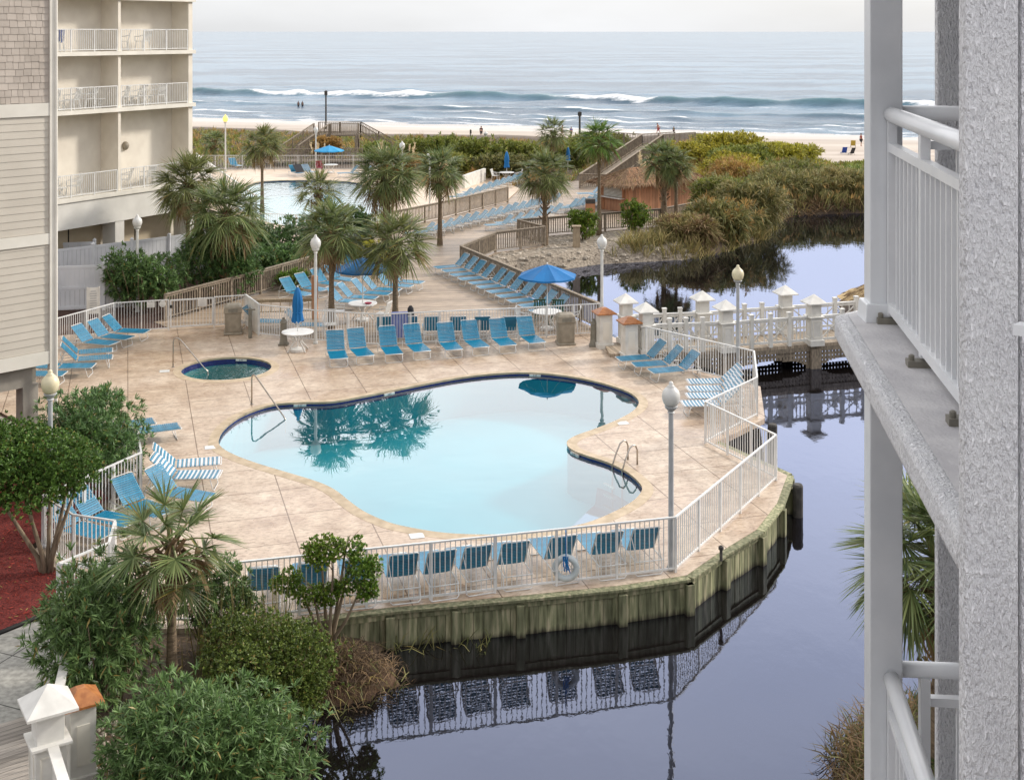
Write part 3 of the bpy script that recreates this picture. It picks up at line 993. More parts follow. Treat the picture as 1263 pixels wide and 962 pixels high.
idx = np.arange(nx * ny).reshape(ny, nx)
me.from_pydata(np.stack([SX.ravel(), SY.ravel(), SZ.ravel()], 1).tolist(), [],
               np.stack([idx[:-1, :-1].ravel(), idx[:-1, 1:].ravel(), idx[1:, 1:].ravel(), idx[1:, :-1].ravel()], 1).tolist())
me.polygons.foreach_set('use_smooth', [True] * len(me.polygons))
fa = me.attributes.new('foam', 'FLOAT', 'POINT')
fa.data.foreach_set('value', foam.ravel().astype(np.float32))
fc = me.attributes.new('swell', 'FLOAT', 'POINT')
fc.data.foreach_set('value', np.clip(hz / 1.6, 0, 1).ravel().astype(np.float32))


def sea_material():
    m, n, b = new_mat('sea_water')
    L = n.links
    tc = n.nodes.new('ShaderNodeTexCoord')
    mp = n.nodes.new('ShaderNodeMapping'); mp.inputs['Rotation'].default_value = (0, 0, R(19)); mp.inputs['Scale'].default_value = (0.45, 1, 1)
    L.new(tc.outputs['Object'], mp.inputs['Vector'])
    n1 = n.nodes.new('ShaderNodeTexNoise'); n1.inputs['Scale'].default_value = 0.022; n1.inputs['Detail'].default_value = 12; n1.inputs['Roughness'].default_value = 0.78
    L.new(mp.outputs[0], n1.inputs['Vector'])
    n2 = n.nodes.new('ShaderNodeTexNoise'); n2.inputs['Scale'].default_value = 0.55; n2.inputs['Detail'].default_value = 9; n2.inputs['Roughness'].default_value = 0.78
    L.new(mp.outputs[0], n2.inputs['Vector'])
    at = n.nodes.new('ShaderNodeAttribute'); at.attribute_name = 'foam'
    sw = n.nodes.new('ShaderNodeAttribute'); sw.attribute_name = 'swell'
    ad = n.nodes.new('ShaderNodeMath'); ad.operation = 'ADD'
    L.new(at.outputs['Fac'], ad.inputs[0]); L.new(n2.outputs['Fac'], ad.inputs[1])
    fr = n.nodes.new('ShaderNodeMapRange'); fr.inputs['From Min'].default_value = 0.90; fr.inputs['From Max'].default_value = 1.05
    L.new(ad.outputs[0], fr.inputs['Value'])
    dk = n.nodes.new('ShaderNodeValToRGB')
    dk.color_ramp.elements[0].position = 0.45; dk.color_ramp.elements[0].color = (0.042, 0.088, 0.14, 1)
    dk.color_ramp.elements[1].position = 0.55; dk.color_ramp.elements[1].color = (0.12, 0.205, 0.285, 1)
    L.new(n1.outputs['Fac'], dk.inputs['Fac'])
    gm = n.nodes.new('ShaderNodeMix'); gm.data_type = 'RGBA'; gm.inputs['B'].default_value = (0.10, 0.20, 0.23, 1)
    L.new(sw.outputs['Fac'], gm.inputs['Factor']); L.new(dk.outputs[0], gm.inputs['A'])
    fm = n.nodes.new('ShaderNodeMix'); fm.data_type = 'RGBA'; fm.inputs['B'].default_value = (0.82, 0.84, 0.86, 1)
    L.new(fr.outputs[0], fm.inputs['Factor']); L.new(gm.outputs['Result'], fm.inputs['A'])
    L.new(fm.outputs['Result'], b.inputs['Base Color'])
    rr = n.nodes.new('ShaderNodeMapRange'); rr.inputs['To Min'].default_value = 0.22; rr.inputs['To Max'].default_value = 0.9
    L.new(fr.outputs[0], rr.inputs['Value']); L.new(rr.outputs[0], b.inputs['Roughness'])
    b.inputs['IOR'].default_value = 1.33; b.inputs['Specular IOR Level'].default_value = 0.16
    bp = n.nodes.new('ShaderNodeBump'); bp.inputs['Strength'].default_value = 0.9; bp.inputs['Distance'].default_value = 0.9
    L.new(n1.outputs['Fac'], bp.inputs['Height']); L.new(bp.outputs[0], b.inputs['Normal'])
    return m


me.materials.append(sea_material())
so = bpy.data.objects.new('sea', me)
COL.objects.link(so)
tag(so, kind='structure')

# ------------------------------------------------------------------ pond, pool deck, pools
tag(MB().sheet(ccw(offset(ccw(POND), 2.0)), z=-0.8).build('pond_water', 'pond_water'), kind='structure')

deck = MB()
DK = ccw(DECK)
deck.sheet(DK, [offset(POOL, 0.30), offset(ccw(TUB), 0.28)], 0.0)
deck.strip(DK, DK, -0.16, 0.0)
tag(deck.build('pool_deck', 'stamped_concrete'), kind='structure')


def make_pool(name, line, depth, wmat, plaster, tile=True, ring=0.30, wz=-0.082):
    line = ccw(line)
    out = offset(line, ring)
    c = MB()
    k = len(line)
    c.strip(line, out, 0.022, 0.004)
    c.strip(out, out, -0.1, 0.004)
    inn = offset(line, 0.012)
    c.strip(inn, line, -0.045, 0.022)
    tag(c.build(name + '_coping', 'coping', smooth=False), kind='structure')
    base = offset(line, 0.02)
    if tile:
        t = MB(); t.strip(base, base, -0.24, -0.04)
        tag(t.build(name + '_tile_band', 'tile_blue'), kind='structure')
    bs = MB()
    bs.strip(base, base, -depth, -0.24 if tile else -0.04)
    bs.sheet(base, z=-depth)
    tag(bs.build(name + '_basin', plaster), kind='structure')
    tag(MB().sheet(base, z=wz).build(name + '_water', wmat), kind='structure')


make_pool('swimming_pool', POOL, 1.35, 'pool_water', 'pool_plaster')
make_pool('hot_tub', TUB, 0.95, 'spa_water', 'spa_plaster', ring=0.28, wz=-0.16)
make_pool('far_pool', FAR_POOL, 1.2, 'far_pool_water', 'pool_plaster', ring=0.35)

# concrete round the far pool
far_deck = MB()
FD_ = ccw([(-34, 74), (-18, 70), (-12, 69), (-8.5, 74.5), (-4.6, 80.5), (-0.5, 88.5), (0.6, 96), (-3, 109.5), (-34, 109.5)])
far_deck.sheet(FD_, [offset(FAR_POOL, 0.35)], 0.0)
far_deck.strip(FD_, FD_, -0.3, 0.0)
pm('far_concrete', lin(214, 192, 168), lin(196, 174, 150), 1.2, 0.45, 0.2, 30)
tag(far_deck.build('far_pool_deck', 'far_concrete'), kind='structure')

# timber sun deck and the walk to the beach
WD = ccw([(-14.8, 52.0), (-13.8, 50.85), (-10.8, 51.7), (-9.8, 49.9), (-7.6, 48.9), (-5.0, 48.2), (-2.8, 48.7), (0.27, 49.3), (3.75, 50.1),
          (-2.5, 64.1), (-0.8, 68.3), (1.95, 70.35), (0.5, 73.0), (9.2, 77.4), (14.5, 83), (14, 92), (8, 101), (3, 101), (0.7, 96), (-0.4, 88.4), (-4.5, 80.4), (-8.4, 74.4), (-9.4, 62)])
wd = MB().sheet(WD, z=-0.012)
wd.strip(WD, WD, -0.55, -0.012)
tag(wd.build('timber_sun_deck', 'boardwalk_planks'), kind='structure')

# near left: mulch bed, concrete path, timber walk
tag(MB().sheet(ccw([(-20, 24.4), (-10.6, 24.9), (-9.35, 26.5), (-9.1, 27.8), (-10.2, 28.3), (-11.3, 29.4), (-10.4, 32.4), (-12.5, 35.5), (-20, 35)]), z=-0.035).build('red_mulch_bed', 'mulch_red'), kind='structure')
tag(MB().sheet(ccw([(-20, 18.5), (-20, 24.2), (-10.45, 24.72), (-9.2, 26.3), (-8.3, 26.6), (-7.75, 22.5), (-9.0, 21.7)]), z=-0.02).build('concrete_path', 'path_concrete'), kind='structure')
nb = MB().sheet(ccw([(-14, 18.6), (-8.95, 21.75), (-7.7, 22.7), (-7.0, 19.6), (-5.0, 14), (-14, 14)]), z=-0.008)
tag(nb.build('timber_walk', 'near_planks'), kind='structure')
ed = MB()
pe = [(-20, 24.3, 0.0), (-10.45, 24.8, 0.0), (-9.25, 26.4, 0.0)]
ed.tube(pe, 0.045, 6)
tag(ed.build('bed_edging', 'black_rubber'), 'black plastic edging between the red mulch bed and the concrete path', 'edging')

tag(MB().sheet(ccw([(-22, 38), (-12.6, 36.1), (-20, 43.6), (-18.6, 49.6), (-13.8, 50.9), (-13.9, 53), (-9.5, 62), (-9, 74), (-19, 70), (-24, 60)]), z=-0.045).build('planting_bed', 'mulch_brown'), kind='structure')
tag(MB().sheet(ccw([(-26, 30), (-12.6, 36.0), (-20.2, 43.4), (-30, 44)]), z=-0.03).build('parking_floor', 'concrete_grey'), kind='structure')

# stone bank between the timber deck and the pond
bx, by = np.meshgrid(np.linspace(-2.5, 12, 60), np.linspace(62, 77.5, 60))
bz = ground(bx, by) + 0.05
gm_ = MB()
ii = lambda r, c: r * 60 + c
inn_ = sdf([(-2.2, 64.0), (-0.7, 68.2), (2.0, 70.2), (0.7, 72.9), (9.2, 77.2), (11.5, 74), (9.5, 69.5), (5, 68), (2.5, 66.5), (-1.2, 63.5)], bx, by) < 0.2
gv = [(bx[r, c], by[r, c], bz[r, c]) for r in range(60) for c in range(60)]
gf = [(ii(r, c), ii(r, c + 1), ii(r + 1, c + 1), ii(r + 1, c)) for r in range(59) for c in range(59) if inn_[r, c]]
gm_.add(gv, gf)
tag(gm_.build('stone_bank', 'gravel', smooth=True), kind='structure')
# ------------------------------------------------------------------ our hotel's balconies (right foreground)
hb = thing('hotel_building', 'rough grey stucco hotel with white railed balconies rising along the right edge of the photo', 'building', (2.0, 6.8, -0.3))
od = Vector((0.128, 1.0, 0)).normalized()            # outer balcony edge, away from the camera
COLX, COLY = 1.985, 6.72


def stucco_mat():
    m, n, b = new_mat('stucco_rough')
    L = n.links
    tc = n.nodes.new('ShaderNodeTexCoord')
    mp = n.nodes.new('ShaderNodeMapping'); mp.inputs['Scale'].default_value = (1, 1, 0.45)
    L.new(tc.outputs['Object'], mp.inputs['Vector'])
    n1 = n.nodes.new('ShaderNodeTexNoise'); n1.inputs['Scale'].default_value = 78; n1.inputs['Detail'].default_value = 3; n1.inputs['Roughness'].default_value = 0.62
    n2 = n.nodes.new('ShaderNodeTexNoise'); n2.inputs['Scale'].default_value = 6; n2.inputs['Detail'].default_value = 5
    n3 = n.nodes.new('ShaderNodeTexNoise'); n3.inputs['Scale'].default_value = 120; n3.inputs['Detail'].default_value = 3
    for q in (n1, n2, n3): L.new(mp.outputs[0], q.inputs['Vector'])
    r = n.nodes.new('ShaderNodeValToRGB')
    r.color_ramp.elements[0].position = 0.3; r.color_ramp.elements[0].color = lin(232, 232, 235)
    r.color_ramp.elements[1].position = 0.7; r.color_ramp.elements[1].color = lin(246, 246, 247)
    L.new(n2.outputs['Fac'], r.inputs['Fac'])
    # darker tone in the pits of the knock-down coat
    r2 = n.nodes.new('ShaderNodeValToRGB')
    r2.color_ramp.elements[0].position = 0.32; r2.color_ramp.elements[0].color = (0.50, 0.50, 0.53, 1)
    r2.color_ramp.elements[1].position = 0.40; r2.color_ramp.elements[1].color = (1, 1, 1, 1)
    L.new(n1.outputs['Fac'], r2.inputs['Fac'])
    mx = n.nodes.new('ShaderNodeMix'); mx.data_type = 'RGBA'; mx.blend_type = 'MULTIPLY'; mx.inputs['Factor'].default_value = 0.8
    L.new(r.outputs[0], mx.inputs['A']); L.new(r2.outputs[0], mx.inputs['B'])
    L.new(mx.outputs['Result'], b.inputs['Base Color'])
    b.inputs['Roughness'].default_value = 0.9
    rr = n.nodes.new('ShaderNodeValToRGB')
    rr.color_ramp.elements[0].position = 0.34; rr.color_ramp.elements[1].position = 0.62
    L.new(n1.outputs['Fac'], rr.inputs['Fac'])
    ad = n.nodes.new('ShaderNodeMath'); ad.operation = 'MULTIPLY_ADD'; ad.inputs[1].default_value = 0.25
    L.new(n3.outputs['Fac'], ad.inputs[0]); L.new(rr.outputs[0], ad.inputs[2])
    bp = n.nodes.new('ShaderNodeBump'); bp.inputs['Strength'].default_value = 1.0; bp.inputs['Distance'].default_value = 0.013
    L.new(ad.outputs[0], bp.inputs['Height']); L.new(bp.outputs[0], b.inputs['Normal'])
    return m


stucco_mat()
pm('rear_blocker_stucco', lin(206, 208, 214), lin(196, 198, 206), 0.9, 0.9)
pm('slab_top', lin(196, 194, 194), lin(176, 174, 176), 5, 0.8, 0.3, 60)

pc = MB()
pc.box((COLX, COLY, 8.0), (0.172, 0.13, 16.6), R(-2))
col_ = pc.build('corner_column', 'grey_steel_paint', hb, bevel=0.006)
for zs in (10.46, 7.48):
    b_ = MB(); b_.box((COLX, COLY, zs + 0.05), (0.235, 0.19, 0.10), R(-2), 0.92)
    b_.build('column_foot', 'grey_steel_paint', col_, bevel=0.006)
for zs in (13.44, 10.46, 7.48, 4.5):
    s = MB()
    a = Vector((1.755, 6.85, 0)); k = a - od * 3.0
    s.prism([(a.x, a.y), (k.x, k.y), (4.2, k.y), (4.2, 6.98), (1.9, 6.98)], zs - 0.135, zs)
    o_ = s.build('balcony_slab', 'stucco_rough', hb, bevel=0.03)
    o_.data.materials.append(MATS['slab_top'])
    t_ = MB()
    a2 = a + Vector((0.07, -0.02, 0)); k2 = k + Vector((0.07, 0, 0))
    t_.sheet(ccw([(a2.x, a2.y), (k2.x, k2.y), (4.2, k2.y), (4.2, 6.93), (1.95, 6.93)]), z=zs + 0.004)
    t_.build('slab_coating', 'slab_top', hb)
    if zs > 12: continue
    s = MB(); s.box((3.1, 0.78, zs - 0.07), (2.3, 6.0, 0.135)); s.build('own_balcony_slab', 'stucco_rough', hb)


def near_wall(x0, x1, y0, y1, z0, z1, name):
    w_ = MB()
    w_.box(((x0 + x1) / 2, (y0 + y1) / 2, (z0 + z1) / 2), (x1 - x0, y1 - y0, z1 - z0))
    return w_.build(name, 'stucco_rough', hb, bevel=0.012)


near_wall(1.370, 1.535, 3.80, 3.865, -0.3, 16.5, 'partition_pier')
near_wall(1.545, 4.3, 3.815, 3.86, -0.3, 16.5, 'partition_wall')
near_wall(2.376, 3.4, 7.02, 7.075, -0.3, 16.5, 'end_pier')
near_wall(3.4, 7.0, 4.6, 7.3, -0.3, 16.5, 'main_wall')


def balcony_rail(zs, far=True):
    rr = MB()
    p0 = Vector((COLX + 0.02, COLY - 0.08, zs)); p1 = p0 - od * 2.78
    rl = MB(); rl.tube([p0 + Vector((0, 0, 1.10)), p1 + Vector((0, 0, 1.10))], 0.042, 14)
    rail = rl.build('handrail', 'rail_aluminium', hb, smooth=True)
    m_ = MB(); m_.beam(p0 + Vector((0, 0, 0.93)), p1 + Vector((0, 0, 0.93)), 0.045, 0.045)
    m_.build('mid_rail', 'rail_aluminium', rail)
    m_ = MB(); m_.beam(p0 + Vector((0, 0, 0.09)), p1 + Vector((0, 0, 0.09)), 0.045, 0.05)
    m_.build('bottom_rail', 'rail_aluminium', rail)
    pk = MB(); k = 0; q = 0.08
    while q < 2.75:
        c = p0 - od * q
        if abs((q - 0.02) % 0.86) > 0.06: pk.box((c.x, c.y, zs + 0.51), (0.018, 0.018, 0.82), R(-7))
        q += 0.108
    pk.build('pickets', 'rail_aluminium', rail)
    q = 0.02
    while q < 2.75:
        c = p0 - od * q
        o_ = MB(); o_.box((c.x, c.y, zs + 0.56), (0.045, 0.045, 1.03), R(-7))
        po = o_.build('rail_post', 'rail_aluminium', rail)
        f_ = MB(); f_.box((c.x - 0.02, c.y, zs + 0.018), (0.12, 0.07, 0.03), R(-7)); f_.lathe([(0.014, 0.03), (0.014, 0.055), (0.006, 0.06)], (c.x - 0.06, c.y, zs), 8)
        f_.build('foot_bracket', 'bollard_metal', po)
        q += 0.86
    # return rail to the end pier
    e0 = Vector((COLX + 0.06, COLY + 0.03, zs)); e1 = Vector((2.9, COLY - 0.03, zs))
    rl = MB(); rl.tube([e0 + Vector((0, 0, 1.10)), e1 + Vector((0, 0, 1.10))], 0.042, 14)
    er = rl.build('end_handrail', 'rail_aluminium', hb, smooth=True)
    m_ = MB(); m_.beam(e0 + Vector((0.20, 0, 0.93)), e1 + Vector((0, 0, 0.93)), 0.045, 0.045)
    m_.build('mid_rail', 'rail_aluminium', er)
    m_ = MB(); m_.beam(e0 + Vector((0.20, 0, 0.09)), e1 + Vector((0, 0, 0.09)), 0.045, 0.045)
    m_.build('bottom_rail', 'rail_aluminium', er)
    pk = MB()
    for j in range(7): pk.box((COLX + 0.40 + j * 0.118, COLY, zs + 0.51), (0.018, 0.018, 0.80))
    pk.build('pickets', 'rail_aluminium', er)
    o_ = MB(); o_.box((COLX + 0.22, COLY, zs + 0.55), (0.05, 0.05, 1.04)); o_.build('rail_post', 'rail_aluminium', er)


balcony_rail(10.46)
balcony_rail(7.48)
bk_ = MB(); bk_.box((4.0, -17.0, 7.8), (56.0, 12.0, 16.6)); bk_.build('rear_sky_blocker', 'rear_blocker_stucco', hb)  # unseen hotel mass behind the camera, added to cut sky light from there
own = MB()
own.beam((1.445, 3.60, 11.15), (2.2, 2.9, 11.15), 0.05, 0.03)
own.build('own_rail', 'rail_aluminium', hb)

# ------------------------------------------------------------------ apartment block on the left
bd = Vector((0.5096, 0.8607, 0)); bn = Vector((0.8607, -0.5096, 0))
BA = Vector((-21.1, 58.0, 0))


def bp_(s, n, z): return BA + bd * s + bn * n + Vector((0, 0, z))


def bbox(mb, s0, s1, n0, n1, z0, z1):
    pts = [bp_(s0, n0, 0), bp_(s1, n0, 0), bp_(s1, n1, 0), bp_(s0, n1, 0)]
    mb.prism([(p.x, p.y) for p in pts], z0, z1)


ab = thing('apartment_block', 'cream stucco hotel block with open balconies in front of the sea', 'building', tuple(bp_(0, 0, 0)))
w_ = MB(); bbox(w_, -9, 8.75, -8, -1.25, -0.2, 16.5); w_.build('wall', 'stucco_cream', ab)
for s_ in (-5.0, -0.55, 3.86, 8.55):
    d_ = MB(); bbox(d_, s_ - 0.08, s_ + 0.08 + (0.12 if s_ > 8 else 0), -1.245, -0.03, 4.22, 16.5); d_.build('balcony_divider', 'stucco_cream', ab)
for z_ in (4.2, 8.28, 11.03, 13.72):
    d_ = MB(); bbox(d_, -9, 8.87, -1.24, 0.10, z_ - 0.19, z_); d_.build('balcony_slab', 'trim_white', ab)
d_ = MB(); bbox(d_, -9, 8.83, -1.24, 0.02, 2.76, 4.005); d_.build('beam', 'stucco_white', ab)
for s_ in (-0.55, 3.86, 8.55):
    d_ = MB(); bbox(d_, s_ - 0.28, s_ + 0.28, -0.9, -0.01, -0.2, 2.755); d_.build('pier', 'stucco_white', ab)
for (s0, s1) in ((-4.9, -0.7), (-0.4, 3.7), (4.0, 8.3)):
    d_ = MB(); bbox(d_, s0, s1, -1.22, -1.18, -0.2, 2.74); d_.build('ground_floor_panel', 'stucco_tan', ab)
for s_ in (1.75, 5.9):
    d_ = MB(); bbox(d_, s_ - 0.03, s_ + 0.03, -1.175, -1.155, -0.2, 2.7); d_.build('wall_joint', 'dark_gap', ab)
for z_ in (4.2, 8.28, 11.03, 13.72):
    for (s0, s1) in ((-4.89, -0.68), (-0.42, 3.73), (3.99, 8.42)):
        r_ = MB()
        r_.beam(bp_(s0, -0.06, z_ + 1.06), bp_(s1, -0.06, z_ + 1.06), 0.05, 0.04)
        r_.beam(bp_(s0, -0.06, z_ + 0.09), bp_(s1, -0.06, z_ + 0.09), 0.04, 0.035)
        rail = r_.build('balcony_railing', 'white_steel', ab)
        p_ = MB(); k = int((s1 - s0) / 0.115)
        for j in range(k + 1):
            c = bp_(s0 + (s1 - s0) * j / k, -0.06, z_ + 0.57)
            p_.box(tuple(c), (0.02, 0.02, 0.95), math.atan2(bd.y, bd.x))
        p_.build('pickets', 'white_steel', rail)
        for j in range(4):
            c = bp_(s0 + (s1 - s0) * j / 3.0, -0.06, z_ + 0.54)
            q_ = MB(); q_.box(tuple(c), (0.05, 0.05, 1.07), math.atan2(bd.y, bd.x)); q_.build('post', 'white_steel', rail)
for s_ in (0.55, 5.3):
    c = bp_(s_, -1.20, 6.25)
    l_ = MB(); l_.ball(tuple(c), 0.26, 14, 8, (0.7, 0.7, 0.85)); l_.build('wall_lamp', 'bin_plastic', ab, smooth=True)

# ------------------------------------------------------------------ sided wing of the same hotel
WC = Vector((-12.86, 35.1, 0)); wd1 = Vector((-0.7071, -0.7071, 0)); wd2 = Vector((-0.62, 0.785, 0)); wn = Vector((0.7071, -0.7071, 0))
wg = thing('sided_wing', 'tan clapboard and shingle hotel wing raised on posts at the left edge', 'building', tuple(WC))


def wp(a, b, z): return WC + wd1 * a + wd2 * b + Vector((0, 0, z))


c_ = MB(); c_.prism([tuple(wp(0.05, 0.05, 0)[:2]), tuple(wp(9, 0.05, 0)[:2]), tuple(wp(9, 12, 0)[:2]), tuple(wp(0.05, 12, 0)[:2])], 2.78, 16.5)
c_.build('wall', 'siding_tan', wg)


def boards(z0, z1, exp, mat, name, shing=False):
    m_ = MB(); z = z0
    k = 0
    while z < z1 - 0.01:
        zt = min(z + exp + 0.02, z1)
        a = 0.08
        while a < 9:
            ln = (0.13 + 0.16 * rnd.random()) if shing else 4.2
            e = min(a + ln, 9)
            dz = rnd.uniform(-0.012, 0.012) if shing else 0
            th = 0.022
            p = [wp(a + 0.004, 0, z + dz) + wn * th, wp(e - 0.004, 0, z + dz) + wn * th, wp(e - 0.004, 0, zt) + wn * 0.006, wp(a + 0.004, 0, zt) + wn * 0.006,
                 wp(a + 0.004, 0.05, z + dz), wp(e - 0.004, 0.05, z + dz)]
            m_.add(p, [(1, 0, 3, 2), (0, 1, 5, 4), (0, 4, 3), (1, 2, 5)])
            a = e
        z += exp; k += 1
    m_.build(name, mat, wg)


boards(3.12, 6.07, 0.205, 'siding_tan', 'lower_clapboards')
boards(6.39, 9.64, 0.205, 'siding_tan', 'upper_clapboards')
boards(10.02, 14.2, 0.19, 'shingle_tan', 'shingles', True)
for z0, z1 in ((2.75, 3.11), (6.08, 6.38), (9.65, 10.01)):
    t_ = MB(); t_.beam(wp(0.07, 0.0, (z0 + z1) / 2) + wn * 0.03, wp(9, 0.0, (z0 + z1) / 2) + wn * 0.03, 0.06, z1 - z0); t_.build('trim_band', 'trim_white', wg)
t_ = MB(); t_.beam(wp(0.0, 0.0, 2.4), wp(0.0, 0.0, 16.5), 0.16, 0.16, (0.7, -0.7, 0)); t_.build('corner_board', 'trim_white', wg)
t_ = MB(); t_.tube([wp(-0.09, 0.0, 1.2) + wn * 0.08, wp(-0.09, 0, 16.4) + wn * 0.08], 0.05, 8); t_.build('downpipe', 'trim_white', wg)
t_ = MB(); t_.beam(wp(0.5, 0.4, 2.45), wp(9, 0.4, 2.45), 0.35, 0.6); t_.beam(wp(0.5, 0.4, 2.45), wp(0.5, 9, 2.45), 0.35, 0.6); t_.build('soffit_beam', 'concrete_grey', wg)
for a, b in ((0.55, 0.45), (4.5, 0.45), (0.55, 5.2), (4.5, 5.2)):
    t_ = MB(); c = wp(a, b, 1.0); t_.box((c.x, c.y, 1.05), (0.45, 0.45, 2.3), R(45)); t_.build('column', 'concrete_grey', wg, bevel=0.02)

# ------------------------------------------------------------------ railings
def railing(name, label, cat, pts, z=0.0, h=1.22, post_gap=1.3, mat='white_steel', picket=0.018, pgap=0.112, pw=0.05, top=(0.05, 0.035), bottom=0.09, group=None, cap=None, zs=None, ends=(True, True)):
    """one straight-sided railing run: top rail, bottom rail, pickets, each post a part"""
    pts = [Vector((p[0], p[1], (zs[i] if zs else z))) for i, p in enumerate(pts)]
    t = thing(name, label, cat, tuple(pts[0]), 0, group)
    tr, br, pk = MB(), MB(), MB()
    posts = []
    U = Vector((0, 0, 1))
    for i in range(len(pts) - 1):
        a, b = pts[i], pts[i + 1]
        d = b - a
        ln = d.length
        ang = math.atan2(d.y, d.x)
        tr.beam(a + U * h, b + U * h, top[0], top[1])
        br.beam(a + U * bottom, b + U * bottom, top[0] * 0.7, 0.04)
        if top[0] > 0.08: br.beam(a + U * (h - 0.075), b + U * (h - 0.075), 0.04, 0.09)
        k = max(1, round(ln / post_gap))
        for j in range(k + (1 if i == len(pts) - 2 else 0)):
            if i == 0 and j == 0 and not ends[0]: continue
            if i == len(pts) - 2 and j == k and not ends[1]: continue
            posts.append((a + d * (j / k), ang))
        kk = max(1, round(ln / pgap))
        for j in range(kk):
            c = a + d * ((j + 0.5) / kk)
            pk.box((c.x, c.y, c.z + (bottom + h) / 2), (picket, picket, h - bottom - 0.02), ang)
    tr.build('top_rail', mat, t)
    br.build('bottom_rail', mat, t)
    pk.build('pickets', mat, t)
    pme = None
    for c, ang in posts:
        if pme is None:
            m_ = MB(); m_.box((0, 0, h / 2 - 0.02), (pw, pw, h + (0.06 if cap else 0.0)))
            po = m_.build('post', mat, t, world=False)
            pme = po
        else:
            po = pme.copy(); COL.objects.link(po); po.parent = t
        po.location = c - t.location
        po.rotation_euler = (0, 0, ang)
    return t


G_WF = 'white steel fences round the pool'
railing('pool_fence', 'white picket fence above the timber bulkhead, behind the near row of loungers', 'fence', [FK, (-5.7, 25.5), FF], group=G_WF)
railing('pool_fence', 'white picket fence running back along the pond from the front lamp post corner', 'fence', [FF, FE], group=G_WF, ends=(False, True))
railing('pool_fence', 'white picket fence section that angles in from the outer pond corner', 'fence', [FE, FD], group=G_WF, ends=(False, True))
railing('pool_fence', 'short white picket fence beside the four striped loungers', 'fence', [FD, FC, FB], group=G_WF, ends=(False, True))
railing('pool_fence', 'white picket fence between the footbridge and the three blue loungers', 'fence', [FB, FA], group=G_WF, ends=(False, True))
lf = railing('pool_fence', 'white picket fence along the shrubs at the left end of the pool deck', 'fence', LEFT, group=G_WF, ends=(False, True))
railing('pool_fence', 'white picket fence behind the loungers nearest the sided wing', 'fence', BACK[0:3], group=G_WF)
railing('pool_fence', 'white picket fence behind the trash bin and outdoor shower', 'fence', [(-12.1, 51.02), BACK[3]], group=G_WF)
railing('pool_fence', 'long white picket fence behind the row of eight blue loungers', 'fence', BACK[4:], group=G_WF)
gt = thing('gate', 'white picket gate in the fence beyond the hot tub', 'gate', (-13.75, 50.52, 0))
g0, g1 = Vector((-13.72, 50.52, 0)), Vector((-12.15, 51.0, 0))
f_ = MB()
for z_ in (0.12, 1.19): f_.beam(g0 + Vector((0, 0, z_)), g1 + Vector((0, 0, z_)), 0.05, 0.05)
for p in (g0, g1): f_.beam(p + Vector((0, 0, 0.1)), p + Vector((0, 0, 1.21)), 0.05, 0.05)
f_.build('gate_frame', 'white_steel', gt)
f_ = MB()
for j in range(1, 13):
    c = g0.lerp(g1, j / 13); f_.box((c.x, c.y, 0.65), (0.018, 0.018, 1.05))
f_.build('pickets', 'white_steel', gt)
f_ = MB(); f_.box((g0.x + 0.02, g0.y - 0.03, 0.95), (0.09, 0.06, 0.12)); f_.build('latch', 'black_rubber', gt)
sp = thing('sign_panel', 'solid white slanted panel joining two fences beside the outdoor shower', 'panel', (BACK[3][0], BACK[3][1], 0))
f_ = MB(); f_.beam((BACK[3][0], BACK[3][1], 0.62), (BACK[4][0], BACK[4][1], 0.62), 0.03, 1.2); f_.build('panel', 'white_paint', sp)
f_ = MB(); f_.beam((BACK[3][0], BACK[3][1], 1.24), (BACK[4][0], BACK[4][1], 1.24), 0.06, 0.05); f_.build('top_rail', 'white_steel', sp)


def notice(u, v, y, wd_, ht, label, shape='box', lines=4, post=None):
    x = (u - CX) / F * y; z = H - (v - HY) / F * y
    t = thing('notice_sign', label, 'sign', (x, y, z), R(16))
    m_ = MB()
    if shape == 'box': m_.box((0, 0, 0), (wd_, 0.015, ht))
    else:
        m_.lathe([(wd_ / 2, -0.008), (wd_ / 2, 0.008)], (0, 0, 0), 24)
        m_.v = [(p[0], p[2], p[1]) for p in m_.v]
        m_.f = [tuple(reversed(f)) for f in m_.f]
    m_.build('board', 'white_paint', t, world=False)
    if lines:
        l_ = MB()
        for i in range(lines):
            ww = wd_ * (0.72 if i else 0.5) * rnd.uniform(0.8, 1)
            l_.box((0, -0.011, ht * 0.36 - i * ht * 0.72 / max(1, lines - 1)), (ww, 0.004, ht * 0.03))
        l_.build('lettering', 'grey_text', t, world=False)
    if post:
        for s in (-1, 1):
            q = MB(); q.box((s * (wd_ / 2 + 0.02), 0.01, ht / 2 - (z + ht / 2) / 2), (0.05, 0.05, z + ht / 2 + 0.05)); q.build('post', 'white_paint', t, world=False)
    return t


pm('grey_text', lin(170, 170, 172), None, 4, 0.6)
notice(186.0, 376, 50.02, 0.30, 0.22, 'small white rectangular notice left of the round notice on the fence')
notice(200.5, 375, 50.12, 0.26, 0.26, 'small round white notice on the fence beside the gate', 'round', 2)
notice(249.5, 373, 50.82, 0.36, 0.32, 'white square notice on the fence right of the gate', lines=4)
notice(115, 371, 50.4, 0.42, 1.05, 'tall white rules board standing behind the left pool fence', lines=9, post=True)

